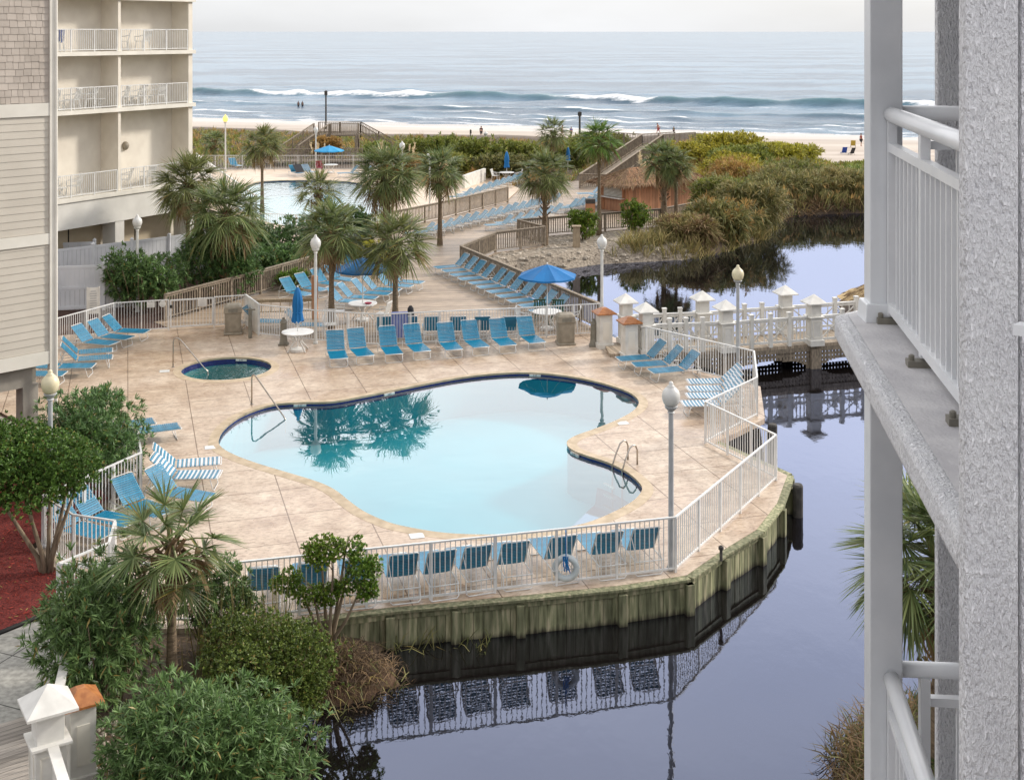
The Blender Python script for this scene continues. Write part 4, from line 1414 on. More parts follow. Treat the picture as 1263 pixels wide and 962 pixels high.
# timber railings
G_TR = 'weathered timber railings'
TK = dict(h=1.08, post_gap=1.9, mat='grey_wood', picket=0.045, pgap=0.15, pw=0.1, top=(0.15, 0.04), bottom=0.14, group=G_TR)
railing('timber_railing', 'long timber railing along the pond beside the row of reclined loungers', 'railing', [(3.6, 50.3), (-2.6, 64.0)], **TK)
railing('timber_railing', 'timber railing jogging out over the stone bank', 'railing', [(-2.6, 64.0), (-0.9, 68.35), (1.85, 70.4), (0.35, 73.0)], ends=(False, True), **TK)
railing('timber_railing', 'timber railing between the tiki hut and the stone bank', 'railing', [(0.35, 73.0), (9.1, 77.4), (14.2, 83.2)], ends=(False, True), **TK)
railing('timber_railing', 'timber railing behind the sun deck at the foot of the palms', 'railing', [(-14.4, 52.2), (-11.5, 57.5), (-9.4, 61.8), (-8.4, 74.2)], **TK)
railing('timber_railing', 'timber railing between the beach walk and the far pool loungers', 'railing', [(-8.4, 74.4), (-4.5, 80.5), (-0.3, 88.2)], ends=(False, True), **TK)
railing('timber_railing', 'low unpainted timber rail by the sun deck steps beside a round post', 'railing', [(-10.6, 52.2), (-8.3, 52.5)], h=0.85, post_gap=2.2, mat='post_wood', picket=0.03, pgap=0.4, pw=0.12, top=(0.12, 0.05), bottom=0.35, group=G_TR)
p_ = MB(); p_.lathe([(0.14, 0), (0.14, 1.75), (0.10, 1.80)], (-8.25, 52.55, 0), 12)
tag(p_.build('timber_post', 'hut_wood', None), 'round tan timber post beside the low rail on the sun deck', 'post')

# ------------------------------------------------------------------ timber bulkhead
bk = thing('bulkhead', 'green-stained timber bulkhead holding the pool deck above the pond', 'retaining wall', (3.85, 27.75, -0.8))
BL = [(5.95, 36.75), (7.47, 34.05), (7.30, 33.45), (6.78, 31.95), (5.93, 30.25), (4.83, 28.95), (3.87, 27.70), (2.36, 27.20), (0.16, 26.70), (-2.56, 26.15), (-5.9, 25.25)]


def plank_wall_material():
    m, n, b = new_mat('bulkhead_planks')
    L = n.links
    tc = n.nodes.new('ShaderNodeTexCoord')
    ge = n.nodes.new('ShaderNodeNewGeometry')
    mp = n.nodes.new('ShaderNodeMapping'); mp.inputs['Scale'].default_value = (7, 7, 0.9)
    L.new(tc.outputs['Object'], mp.inputs['Vector'])
    ns = n.nodes.new('ShaderNodeTexNoise'); ns.inputs['Scale'].default_value = 1.5; ns.inputs['Detail'].default_value = 6
    L.new(mp.outputs[0], ns.inputs['Vector'])
    rp = n.nodes.new('ShaderNodeValToRGB')
    rp.color_ramp.elements[0].position = 0.3; rp.color_ramp.elements[0].color = lin(92, 93, 68)
    rp.color_ramp.elements[1].position = 0.68; rp.color_ramp.elements[1].color = lin(180, 172, 142)
    e = rp.color_ramp.elements.new(0.5); e.color = lin(134, 136, 104)
    L.new(ns.outputs['Fac'], rp.inputs['Fac'])
    mr = n.nodes.new('ShaderNodeMapRange'); mr.inputs['To Min'].default_value = 0.65; mr.inputs['To Max'].default_value = 1.2
    L.new(ge.outputs['Random Per Island'], mr.inputs['Value'])
    hs = n.nodes.new('ShaderNodeHueSaturation')
    L.new(mr.outputs[0], hs.inputs['Value']); L.new(rp.outputs[0], hs.inputs['Color'])
    # tide stain with an uneven upper edge
    sx = n.nodes.new('ShaderNodeSeparateXYZ'); L.new(tc.outputs['Object'], sx.inputs[0])
    ad = n.nodes.new('ShaderNodeMath'); ad.operation = 'MULTIPLY_ADD'; ad.inputs[1].default_value = 0.35
    L.new(ns.outputs['Fac'], ad.inputs[0]); L.new(sx.outputs['Z'], ad.inputs[2])
    st = n.nodes.new('ShaderNodeMapRange'); st.inputs['From Min'].default_value = 0.16; st.inputs['From Max'].default_value = 0.30
    L.new(ad.outputs[0], st.inputs['Value'])
    mx = n.nodes.new('ShaderNodeMix'); mx.data_type = 'RGBA'; mx.inputs['A'].default_value = lin(52, 46, 34)
    L.new(st.outputs[0], mx.inputs['Factor']); L.new(hs.outputs[0], mx.inputs['B'])
    L.new(mx.outputs['Result'], b.inputs['Base Color'])
    b.inputs['Roughness'].default_value = 0.85
    bp = n.nodes.new('ShaderNodeBump'); bp.inputs['Strength'].default_value = 0.5; bp.inputs['Distance'].default_value = 0.01
    L.new(ns.outputs['Fac'], bp.inputs['Height']); L.new(bp.outputs[0], b.inputs['Normal'])


plank_wall_material()
pl, cp = MB(), MB()
for i in range(len(BL) - 1):
    a, b = Vector((*BL[i], 0)), Vector((*BL[i + 1], 0))
    d = b - a; ln = d.length; k = max(1, round(ln / 0.2))
    nrm = Vector((d.y, -d.x, 0)).normalized()
    if nrm.dot(Vector((a.x - 0, a.y - 36, 0))) < 0: nrm = -nrm
    for j in range(k):
        p, q = a + d * (j / k), a + d * ((j + 1) / k)
        o_ = nrm * rnd.uniform(-0.012, 0.012)
        pl.beam(p + d.normalized() * 0.004 + Vector((0, 0, -0.85)) + o_, q - d.normalized() * 0.004 + Vector((0, 0, -0.85)) + o_, 0.05, 1.5)
    cp.beam(a + nrm * 0.03 + Vector((0, 0, -0.03)), b + nrm * 0.03 + Vector((0, 0, -0.03)), 0.26, 0.05)
    cp.beam(a + nrm * 0.045 + Vector((0, 0, -0.13)), b + nrm * 0.045 + Vector((0, 0, -0.13)), 0.05, 0.14)
pl.build('planks', 'bulkhead_planks', bk)
cp.build('cap', 'bulkhead_planks', bk)
walk = []
for i in range(len(BL) - 1):
    a, b = Vector(BL[i]), Vector(BL[i + 1])
    k = max(1, round((b - a).length / 1.65))
    for j in range(k): walk.append((a.lerp(b, j / k), (b - a).normalized()))
walk.append((Vector((3.87, 27.70)), Vector((-0.95, -0.3))))
for c, d in walk:
    nrm = Vector((d.y, -d.x))
    if nrm.dot(c - Vector((0, 36))) < 0: nrm = -nrm
    q = c + nrm * 0.10
    o_ = MB(); o_.box((q.x, q.y, -0.80), (0.19, 0.17, 1.36), math.atan2(d.y, d.x)); o_.build('post', 'bulkhead_planks', bk, bevel=0.01)
pi = MB(); pi.lathe([(0.14, -1.6), (0.14, 0.0), (0.11, 0.05)], (7.55, 33.2, 0), 12)
tag(pi.build('piling', 'dark_pile', None, smooth=False), 'dark round mooring pile standing in the pond at the bulkhead corner', 'piling')
pi = MB(); pi.lathe([(0.15, -1.6), (0.15, -0.1), (0.12, -0.05)], (8.0, 38.6, 0), 12)
tag(pi.build('piling', 'dark_pile', None, smooth=False), 'short timber pile in the pond behind the angled white fence', 'piling')

# ------------------------------------------------------------------ footbridge
NEAR = [(4.95, 46.45), (7.97, 46.85), (11.5, 47.85), (15.6, 49.0)]
FARR = [(4.35, 48.0), (7.35, 48.5), (10.78, 49.55), (15.0, 50.8)]
fb = thing('footbridge', 'white footbridge with pyramid-capped posts and crossed rail panels over the pond', 'bridge', (7.97, 46.85, 0))
BZ = 0.14
dk_ = MB()
dk_.prism([(3.6, 46.3)] + [(x, y - 0.05) for x, y in NEAR] + [(x, y + 0.05) for x, y in reversed(FARR)] + [(3.5, 48.0)], BZ - 0.14, BZ - 0.02)
dk_.build('deck', 'bridge_planks', fb)


def bridge_post(x, y, z, cap='white_paint', hh=1.56, parent=None, name='bridge_post', rz=R(15), wdt=0.47):
    m_ = MB()
    m_.box((x, y, z + 0.09), (wdt + 0.12, wdt + 0.12, 0.22), rz)
    m_.box((x, y, z + 0.20 + 0.42), (wdt, wdt, 0.86), rz)
    m_.box((x, y, z + 1.06), (wdt + 0.14, wdt + 0.14, 0.05), rz)
    m_.box((x, y, z + 1.07 + (hh - 1.07) / 2), (wdt - 0.06, wdt - 0.06, hh - 1.07), rz)
    p = m_.build(name, 'white_paint', parent, bevel=0.008)
    c = MB()
    a = wdt * 1.62
    c.box((x, y, z + hh + 0.02), (a, a, 0.04), rz)
    c.box((x, y, z + hh + 0.04 + 0.15), (a, a, 0.30), rz, 0.04)
    c.build('post_cap', cap, p)
    pn = MB()
    for s in (0, 1, 2, 3):
        an = rz + s * math.pi / 2
        d = Vector((math.sin(an), -math.cos(an), 0)); e = Vector((math.cos(an), math.sin(an), 0))
        c0 = Vector((x, y, z + 0.6)) + d * (wdt / 2 + 0.008)
        for t in (-1, 1):
            pn.beam(c0 + e * (t * wdt * 0.32) + Vector((0, 0, -0.30)), c0 + e * (t * wdt * 0.32) + Vector((0, 0, 0.30)), 0.03, 0.02, tuple(d))
            pn.beam(c0 - e * wdt * 0.32 + Vector((0, 0, t * 0.30)), c0 + e * wdt * 0.32 + Vector((0, 0, t * 0.30)), 0.03, 0.02, tuple(d))
    pn.build('panel_moulding', 'trim_white', p)
    return p


def bridge_rail(line, inner):
    k = len(line)
    for i in range(k):
        if i > 0 or True: bridge_post(line[i][0], line[i][1], BZ - 0.04, parent=fb)
    for i in range(k - 1):
        a, b = Vector((*line[i], BZ)), Vector((*line[i + 1], BZ))
        d = (b - a).normalized(); ang = math.atan2(d.y, d.x)
        a = a + d * 0.27; b = b - d * 0.27
        m_ = MB()
        m_.beam(a + Vector((0, 0, 1.02)), b + Vector((0, 0, 1.02)), 0.12, 0.05)
        m_.beam(a + Vector((0, 0, 0.93)), b + Vector((0, 0, 0.93)), 0.05, 0.07)
        m_.beam(a + Vector((0, 0, 0.14)), b + Vector((0, 0, 0.14)), 0.06, 0.08)
        rail = m_.build('bridge_railing', 'white_paint', fb)
        pk = MB()
        n_ = 4
        for j in range(n_):
            p, q = a.lerp(b, j / n_), a.lerp(b, (j + 1) / n_)
            if j in (0, 3) and i % 2 == 1 or (i == 0 and j == 0):
                for t in range(1, 5):
                    c = p.lerp(q, t / 5); pk.box((c.x, c.y, BZ + 0.53), (0.04, 0.04, 0.74), ang)
            else:
                e = Vector((0, 0, 1))
                pk.beam(p + d * 0.06 + e * 0.20, q - d * 0.06 + e * 0.88, 0.03, 0.045)
                pk.beam(p + d * 0.06 + e * 0.88, q - d * 0.06 + e * 0.20, 0.03, 0.045)
                for t in (0.33, 0.67):
                    c = p.lerp(q, t); pk.box((c.x, c.y, BZ + 0.53), (0.03, 0.03, 0.74), ang)
        pk.build('crossed_panel', 'white_paint', rail)
        for j in range(1, n_):
            c = a.lerp(b, j / n_)
            o_ = MB(); o_.box((c.x, c.y, BZ + 0.58), (0.14, 0.14, 1.24), ang); o_.box((c.x, c.y, BZ + 1.22), (0.17, 0.17, 0.05), ang); o_.build('rail_post', 'white_paint', rail)


bridge_rail(NEAR, False)
bridge_rail(FARR, True)
for li in (NEAR, FARR):
    for i in range(3):
        a, b = Vector((*li[i], 0)), Vector((*li[i + 1], 0))
        d = b - a; ln = d.length
        sk = MB()
        arch = lambda s: -0.78 + 0.36 * math.sqrt(max(0, 1 - ((s - ln / 2) / (ln / 2 - 0.3)) ** 2))
        k = int(ln / 0.14)
        for j in range(k + 1):
            s = ln * j / k
            p = a + d * (j / k)
            z0 = arch(s) if 0.3 < s < ln - 0.3 else -1.2
            sk.beam((p.x, p.y, z0), (p.x, p.y, -0.16), 0.10, 0.03, (0, 1, 0))
        for z_ in (-0.28, -0.44, -0.60, -0.74):
            hw = 0.0
            if z_ < -0.42: hw = (ln / 2 - 0.3) * math.sqrt(max(0, 1 - ((z_ + 0.78) / 0.36) ** 2))
            segs = [(0, ln)] if hw == 0 else [(0, ln / 2 - hw), (ln / 2 + hw, ln)]
            for s0, s1 in segs:
                if s1 - s0 > 0.1: sk.beam(a + d * (s0 / ln) + Vector((0.0, 0.012, z_)), a + d * (s1 / ln) + Vector((0, 0.012, z_)), 0.03, 0.10)
        sk.beam(a + Vector((0, -0.02, -0.075)), b + Vector((0, -0.02, -0.075)), 0.06, 0.17)
        sk.build('lattice_skirt', 'grey_wood', fb)
    for i in range(1, 4):
        o_ = MB(); o_.box((li[i][0], li[i][1], -0.75), (0.4, 0.34, 1.4), R(15)); o_.build('bridge_pier', 'grey_wood', fb)

G_PED = 'white pedestals with copper caps at the bridge ends'


def pedestal(x, y, z, label, rz=R(15), hh=1.30, wdt=0.50):
    t = thing('pedestal', label, 'pedestal', (x, y, z), rz, G_PED)
    m_ = MB(); m_.box((0, 0, 0.08), (wdt + 0.10, wdt + 0.10, 0.2)); m_.box((0, 0, hh / 2), (wdt, wdt, hh)); m_.build('body', 'white_paint', t, world=False, bevel=0.008)
    m_ = MB(); a = wdt * 1.55
    m_.box((0, 0, hh + 0.02), (a, a, 0.04)); m_.box((0, 0, hh + 0.13), (a * 0.97, a * 0.97, 0.18), 0, 0.22)
    m_.build('copper_cap', 'copper', t, world=False)
    m_ = MB(); m_.box((0, -wdt / 2 - 0.006, hh * 0.52), (wdt * 0.5, 0.012, hh * 0.5)); m_.build('panel_moulding', 'trim_white', t, world=False)


pedestal(4.32, 46.25, 0, 'white copper-capped pedestal nearest the three blue loungers at the bridge end')
pedestal(3.50, 47.75, 0, 'white copper-capped pedestal beside the second trash bin at the bridge end')
pedestal(-6.92, 20.15, 0, 'white copper-capped pedestal behind the big white capped post at bottom left', R(32), 1.28, 0.40)

# walk post and rails in the near left corner
np_ = thing('walk_railing', 'white capped post with rails beside the timber walk at bottom left', 'railing', (-7.2, 19.5, 0))
bridge_post(-7.2, 19.5, -0.02, parent=np_, name='newel', rz=R(32))
m_ = MB()
m_.beam((-7.3, 19.9, 1.05), (-8.02, 22.9, 1.05), 0.16, 0.05); m_.beam((-7.3, 19.9, 0.14), (-8.02, 22.9, 0.14), 0.06, 0.09)
m_.beam((-7.02, 19.22, 1.05), (-5.6, 16.6, 1.05), 0.16, 0.05); m_.beam((-7.02, 19.22, 0.14), (-5.6, 16.6, 0.14), 0.06, 0.09)
m_.build('top_rail', 'white_paint', np_)
m_ = MB()
for j in range(20):
    p = Vector((-7.3, 19.9, 0)).lerp(Vector((-8.02, 22.9, 0)), (j + 0.5) / 20); m_.box((p.x, p.y, 0.6), (0.04, 0.04, 0.9))
    p = Vector((-7.02, 19.22, 0)).lerp(Vector((-5.6, 16.6, 0)), (j + 0.5) / 20); m_.box((p.x, p.y, 0.6), (0.04, 0.04, 0.9))
m_.build('pickets', 'white_paint', np_)
o_ = MB(); o_.box((-8.05, 23.0, 0.58), (0.14, 0.14, 1.2)); o_.build('end_post', 'white_paint', np_)
o_ = MB(); o_.box((-6.86, 19.20, 0.62), (0.07, 0.05, 0.12), R(32)); o_.build('outlet_box', 'bollard_metal', np_)

# ------------------------------------------------------------------ white vinyl screen fences beside the block
def vinyl(pts, h, label, cat='fence', gap=0.2, zb=0.05):
    t = thing('vinyl_fence', label, cat, (pts[0][0], pts[0][1], 0), 0, 'white vinyl screen fences')
    pn, rl = MB(), MB()
    for i in range(len(pts) - 1):
        a, b = Vector((*pts[i], 0)), Vector((*pts[i + 1], 0))
        d = b - a; k = max(1, round(d.length / gap)); e = d.normalized() * 0.006
        for j in range(k):
            p, q = a + d * (j / k) + e, a + d * ((j + 1) / k) - e
            pn.beam(p + Vector((0, 0, (h - 0.1) / 2 + zb)), q + Vector((0, 0, (h - 0.1) / 2 + zb)), 0.03, h - 0.12)
        for z_ in (h - 0.02, h * 0.52, 0.16): rl.beam(a + Vector((0, 0, z_)), b + Vector((0, 0, z_)), 0.06, 0.12)
        kk = max(1, round(d.length / 1.8))
        for j in range(kk + (1 if i == len(pts) - 2 else 0)):
            p = a + d * (j / kk)
            o_ = MB(); o_.box((p.x, p.y, h / 2 + 0.06), (0.13, 0.13, h + 0.12)); o_.box((p.x, p.y, h + 0.16), (0.17, 0.17, 0.09), 0, 0.1); o_.build('post', 'vinyl_white', t)
    pn.build('panels', 'vinyl_white', t); rl.build('rails', 'vinyl_white', t)


vinyl([(-21.5, 53.4), (-17.6, 54.2), (-16.4, 54.6)], 1.9, 'nearest white vinyl screen fence with a gate, beside the sided wing')
vinyl([(-24, 55.0), (-19.5, 58.5), (-15.3, 62.5), (-14.0, 58.5)], 2.0, 'middle white vinyl screen fence behind the oleander hedge')
vinyl([(-25, 59.0), (-20.0, 60.2)], 1.9, 'rear white vinyl screen fence under the hotel block')

# ------------------------------------------------------------------ tiki hut
th = thing('tiki_hut', 'small brown bar hut with thatched roof and roller shutter', 'hut', (7.2, 83.5, 0))
hd = Vector((0.80, 0.60, 0)); hn = Vector((0.60, -0.80, 0))
HO = Vector((7.7, 83.0, 0))


def hp(a, b, z): return HO + hd * a - hn * b + Vector((0, 0, z))


m_ = MB(); m_.prism([tuple(hp(a, b, 0)[:2]) for a, b in ((0, 0), (6.5, 0), (6.5, 2.9), (0, 2.9))], -0.1, 2.1); m_.build('wall', 'hut_boards', th)
m_ = MB()
for (a0, a1, z0, z1) in ((-0.05, -0.02, 0.95, 1.95),):
    p, q = hp(-0.03, 0.55, 1.45), hp(-0.03, 2.45, 1.45)
    m_.beam(p, q, 0.03, 1.0)
sh = m_.build('roller_shutter', 'bin_plastic', th)
m_ = MB()
for j in range(11): m_.beam(hp(-0.05, 0.55, 1.0 + j * 0.09), hp(-0.05, 2.45, 1.0 + j * 0.09), 0.025, 0.05)
m_.build('slats', 'white_paint', sh)
m_ = MB(); m_.beam(hp(-0.18, 0.4, 0.90), hp(-0.18, 2.6, 0.90), 0.4, 0.06); m_.build('counter', 'white_paint', th)
m_ = MB()
for b in (0.08, 0.5, 2.5, 2.85): m_.beam(hp(-0.05, b, -0.1), hp(-0.05, b, 2.08), 0.12, 0.12)
m_.beam(hp(-0.06, 0.5, 2.0), hp(-0.06, 2.5, 2.0), 0.1, 0.12)
m_.build('window_frame', 'hut_wood', th)
m_ = MB()
ev = [hp(-0.75, -0.5, 1.86), hp(7.1, -0.5, 1.86), hp(7.1, 3.4, 1.86), hp(-0.75, 3.4, 1.86), hp(1.3, 1.45, 2.78), hp(5.2, 1.45, 2.78)]
m_.add(ev + [p - Vector((0, 0, 0.12)) for p in ev[:4]], [(0, 1, 5, 4), (1, 2, 5), (2, 3, 4, 5), (3, 0, 4), (6, 7, 1, 0), (7, 8, 2, 1), (8, 9, 3, 2), (9, 6, 0, 3), (9, 8, 7, 6)])
roof = m_.build('thatched_roof', 'thatch', th)
fb_, fdv = [], []
for i in range(5200):
    e = rnd.choice([0, 1, 2, 3]); t = rnd.random(); k = rnd.random() ** 0.7
    lo, hi_ = [(ev[0].lerp(ev[1], t), ev[4].lerp(ev[5], t)), (ev[1].lerp(ev[2], t), ev[5]), (ev[2].lerp(ev[3], t), ev[5].lerp(ev[4], t)), (ev[3].lerp(ev[0], t), ev[4])][e]
    p = hi_.lerp(lo, k); dd = (lo - hi_).normalized()
    fb_.append(p + Vector((0, 0, 0.02)) - th.location); fdv.append(dd + Vector((rnd.uniform(-.25, .25), rnd.uniform(-.25, .25), rnd.uniform(-0.1, .12))))
blades('thatch_fringe', 'fringe', [tuple(p) for p in fb_], [tuple(p) for p in fdv], rng.uniform(0.3, 0.6, 5200), 0.045, 0.25, roof).location = (0, 0, 0)

# ------------------------------------------------------------------ timber crossover to the beach (left) and ramp (right)
cr = thing('dune_crossover', 'grey timber crossover with stairs up and down the dune left of the utility pole', 'stairs', (-18.2, 118, 0))


def rail_part(parent, a, b, h=1.05, name='railing'):
    m_ = MB()
    a, b = Vector(a), Vector(b); d = b - a
    m_.beam(a + Vector((0, 0, h)), b + Vector((0, 0, h)), 0.14, 0.06); m_.beam(a + Vector((0, 0, 0.14)), b + Vector((0, 0, 0.14)), 0.05, 0.09)
    k = max(1, int(d.length / 0.17))
    for j in range(k + 1):
        c = a + d * (j / k); m_.box((c.x, c.y, c.z + h / 2), (0.05, 0.05, h - 0.05))
    kk = max(1, round(d.length / 1.8))
    for j in range(kk + 1):
        c = a + d * (j / kk); m_.box((c.x, c.y, c.z + h / 2 - 0.2), (0.12, 0.12, h + 0.45))
    return m_.build(name, 'grey_wood', parent)


# landing, stair, top platform, stair down
m_ = MB()
m_.prism([(-22.5, 112.2), (-13.5, 113.2), (-13.5, 115.2), (-22.5, 114.2)], 0.25, 0.4)
for x in (-22, -19.5, -17, -14): m_.box((x, 113.5, -0.2), (0.2, 0.2, 1.0))
m_.build('landing', 'grey_wood', cr)
m_ = MB()
m_.prism([(-18.6, 119.0), (-14.6, 119.4), (-14.6, 121.4), (-18.6, 121.0)], 2.05, 2.2)
for x in (-18.4, -14.8):
    for y in (119.3, 121): m_.box((x, y, 0.7), (0.22, 0.22, 2.8))
m_.build('top_platform', 'grey_wood', cr)
m_ = MB()
for j in range(11):
    t = j / 10; m_.box((-20.4 + 2.1 * t, 116.1 + 3.4 * t, 0.42 + 1.68 * t), (1.5, 0.32, 0.05), R(-28))
m_.beam((-21.1, 115.6, 0.35), (-18.9, 119.2, 2.0), 0.06, 0.26); m_.beam((-19.7, 115.2, 0.35), (-17.4, 118.8, 2.0), 0.06, 0.26)
m_.build('steps', 'grey_wood', cr)
rail_part(cr, (-22.5, 112.3, 0.4), (-13.5, 113.3, 0.4))
rail_part(cr, (-22.5, 114.2, 0.4), (-21.2, 115.2, 0.4))
rail_part(cr, (-21.2, 115.5, 0.5), (-18.8, 119.3, 2.2))
rail_part(cr, (-19.6, 115.2, 0.5), (-17.3, 119.0, 2.2))
rail_part(cr, (-18.6, 121.0, 2.2), (-14.6, 121.4, 2.2))
rail_part(cr, (-17.2, 119.1, 2.2), (-14.6, 119.4, 2.2))
rail_part(cr, (-14.6, 119.5, 2.2), (-11.6, 121.5, 0.2))
rail_part(cr, (-14.6, 121.4, 2.2), (-11.4, 123.6, 0.2))

rm = thing('beach_ramp', 'grey timber ramp climbing from the tiki hut to the dune top', 'ramp', (6, 100, 0))
R0, R1, R2_ = Vector((5.2, 96.5, 0.0)), Vector((12.2, 118, 1.3)), Vector((15.6, 120.5, 1.3))
sd_ = Vector((1.9, -0.4, 0))
m_ = MB()
for a, b in ((R0, R1), (R1, R2_)):
    m_.add([a, b, b + sd_, a + sd_] + [p - Vector((0, 0, 0.2)) for p in (a, b, b + sd_, a + sd_)], [(0, 3, 2, 1), (4, 5, 6, 7), (0, 1, 5, 4), (2, 3, 7, 6)])
m_.build('ramp_deck', 'grey_wood', rm)
rail_part(rm, R0, R1); rail_part(rm, R0 + sd_, R1 + sd_); rail_part(rm, R1, R2_); rail_part(rm, R1 + sd_, R2_ + sd_)
rail_part(rm, (9.0, 120.5, 1.3), R1)
railing('timber_railing', 'timber landing rail in front of the two bright blue loungers by the hut', 'railing', [(5.2, 96.2), (8.6, 95.8)], **{**TK, 'post_gap': 1.7})

# fences round the far pool
railing('pool_fence', 'white picket fence along the back of the far pool below the crossover', 'fence', [(-33, 109.2), (-9.0, 109.2)], post_gap=2.4, pgap=0.14, group=G_WF)
railing('pool_fence', 'white picket fence between the palms and the far pool', 'fence', [(-21.5, 76.2), (-15, 74.5), (-10.4, 73.2)], post_gap=2.4, pgap=0.14, group=G_WF)
wr = thing('white_stair_rail', 'white stair rail sloping down beside the cream hotel block', 'railing', (-22.5, 85, 0))
m_ = MB()
for o2 in (0, 1.5):
    a, b = Vector((-24.6 + o2, 92, 3.0)), Vector((-18.6 + o2, 84.0, 1.0))
    m_.beam(a, b, 0.10, 0.10); m_.beam(a - Vector((0, 0, 0.9)), b - Vector((0, 0, 0.9)), 0.08, 0.08)
    for j in range(36):
        c = a.lerp(b, j / 35); m_.box((c.x, c.y, c.z - 0.45), (0.03, 0.03, 0.9))
    for j in range(5):
        c = a.lerp(b, j / 4); m_.box((c.x, c.y, (c.z + 0.05) / 2), (0.12, 0.12, c.z + 0.15))
m_.build('rails', 'white_paint', wr)
m_ = MB()
for j in range(12):
    t = j / 11; m_.box((-23.85 + 6.0 * t, 92 - 8.0 * t, 2.0 - 1.95 * t), (1.6, 0.5, 0.08), R(37))
m_.build('steps', 'white_paint', wr)
wl = MB(); wl.beam((-3.7, 96.0, 0.5), (-2.2, 101.0, 0.5), 0.2, 1.0)
tag(wl.build('low_wall', 'white_paint', None), 'white low wall beside the far lounger row', 'wall')
# ------------------------------------------------------------------ loungers (local +X runs from the hinge to the foot end)
def lounger_fn(ang, strap='blue_strap', alt=None):
    def fn():
        t = thing('sun_lounger', 'lounger', 'sun lounger')
        W, SL, BLN, zS = 0.62, 1.20, 0.80, 0.34
        ca, sa = math.cos(R(ang)), math.sin(R(ang))
        f = MB()
        for s in (-1, 1):
            y = s * W / 2
            f.tube([(-0.60, y, zS - 0.01), (0, y, zS), (SL - 0.04, y, zS), (SL, y * 0.96, zS)], 0.014, 6)
        f.tube([(SL, -W / 2 * 0.96, zS), (SL, W / 2 * 0.96, zS)], 0.014, 6)
        f.tube([(-0.60, -W / 2, zS - 0.01), (-0.60, W / 2, zS - 0.01)], 0.012, 6)
        f.build('frame', 'chair_frame', t, world=False, smooth=True)
        for x in (-0.50, 0.98):
            l = MB()
            dx = -0.08 if x < 0 else 0.10
            l.tube([(x, -W / 2, zS), (x + dx * 0.8, -W / 2 - 0.01, 0.06), (x + dx, -W / 2 + 0.04, 0.014), (x + dx, W / 2 - 0.04, 0.014), (x + dx * 0.8, W / 2 + 0.01, 0.06), (x, W / 2, zS)], 0.013, 6)
            l.build('leg', 'chair_frame', t, world=False, smooth=True)
        b = MB()
        T = Vector((-BLN * ca, 0, zS + BLN * sa))
        y = W / 2 - 0.005
        b.tube([(0, -y, zS), (T.x * 0.96, -y, zS + (T.z - zS) * 0.96), (T.x, -y + 0.05, T.z), (T.x, y - 0.05, T.z), (T.x * 0.96, y, zS + (T.z - zS) * 0.96), (0, y, zS)], 0.014, 6)
        if ang > 5:
            for s in (-1, 1):
                b.tube([(T.x * 0.62, s * y, zS + (T.z - zS) * 0.62), (-0.58, s * (y - 0.02), zS)], 0.010, 6)
        bf = b.build('back_frame', 'chair_frame', t, world=False, smooth=True)

        def slats(n, p0, d, nrm, mat, par, name, sel):
            m_ = MB()
            pitch = 1.0 / n
            for j in range(n):
                if not sel(j): continue
                c = p0 + d * ((j + 0.5) * pitch)
                wdt = d.length * pitch * 0.80
                u = d.normalized() * wdt / 2
                e = nrm * 0.008
                y_ = W / 2 + 0.012
                sag = nrm * -0.012
                pts = []
                for yy, sg in ((-y_, 0), (-y_ * 0.5, 1), (y_ * 0.5, 1), (y_, 0)):
                    for uu, ee in ((-1, 1), (1, 1), (1, -1), (-1, -1)):
                        pts.append(c + Vector((0, yy, 0)) + u * uu + e * ee + sag * sg + nrm * 0.008)
                fs = []
                for r_ in range(3):
                    for q in range(4): fs.append((r_ * 4 + q, r_ * 4 + (q + 1) % 4, r_ * 4 + 4 + (q + 1) % 4, r_ * 4 + 4 + q))
                fs += [(3, 2, 1, 0), (12, 13, 14, 15)]
                m_.add(pts, fs)
            m_.build(name, mat, par, world=False)
        a_ = (lambda j: True) if not alt else (lambda j: j % 2 == 0)
        slats(20, Vector((0.03, 0, zS)), Vector((SL - 0.06, 0, 0)), Vector((0, 0, 1)), strap, t, 'seat_straps', a_)
        slats(13, Vector((-0.03 * ca, 0, zS + 0.03 * sa)), Vector((-(BLN - 0.06) * ca, 0, (BLN - 0.06) * sa)), Vector((sa, 0, ca)), strap, bf, 'back_straps', a_)
        if alt:
            o_ = lambda j: j % 2 != 0
            slats(20, Vector((0.03, 0, zS)), Vector((SL - 0.06, 0, 0)), Vector((0, 0, 1)), alt, t, 'white_seat_straps', o_)
            slats(13, Vector((-0.03 * ca, 0, zS + 0.03 * sa)), Vector((-(BLN - 0.06) * ca, 0, (BLN - 0.06) * sa)), Vector((sa, 0, ca)), alt, bf, 'white_back_straps', o_)
        return t
    return fn


LN = {'up': Proto(lounger_fn(56)), 'mid': Proto(lounger_fn(46)), 'low': Proto(lounger_fn(30)), 'flat': Proto(lounger_fn(2)),
      'striped': Proto(lounger_fn(42, 'blue_strap', 'pale_strap')), 'teal': Proto(lounger_fn(44, 'teal_strap'))}


def lounger(kind, foot, d, label, group, z=0.0):
    """foot: where the foot end stands; d: direction from head to foot"""
    dx, dy = d
    a = math.atan2(dy, dx)
    LN[kind].put((foot[0] - 1.2 * math.cos(a), foot[1] - 1.2 * math.sin(a), z), a, label, group)


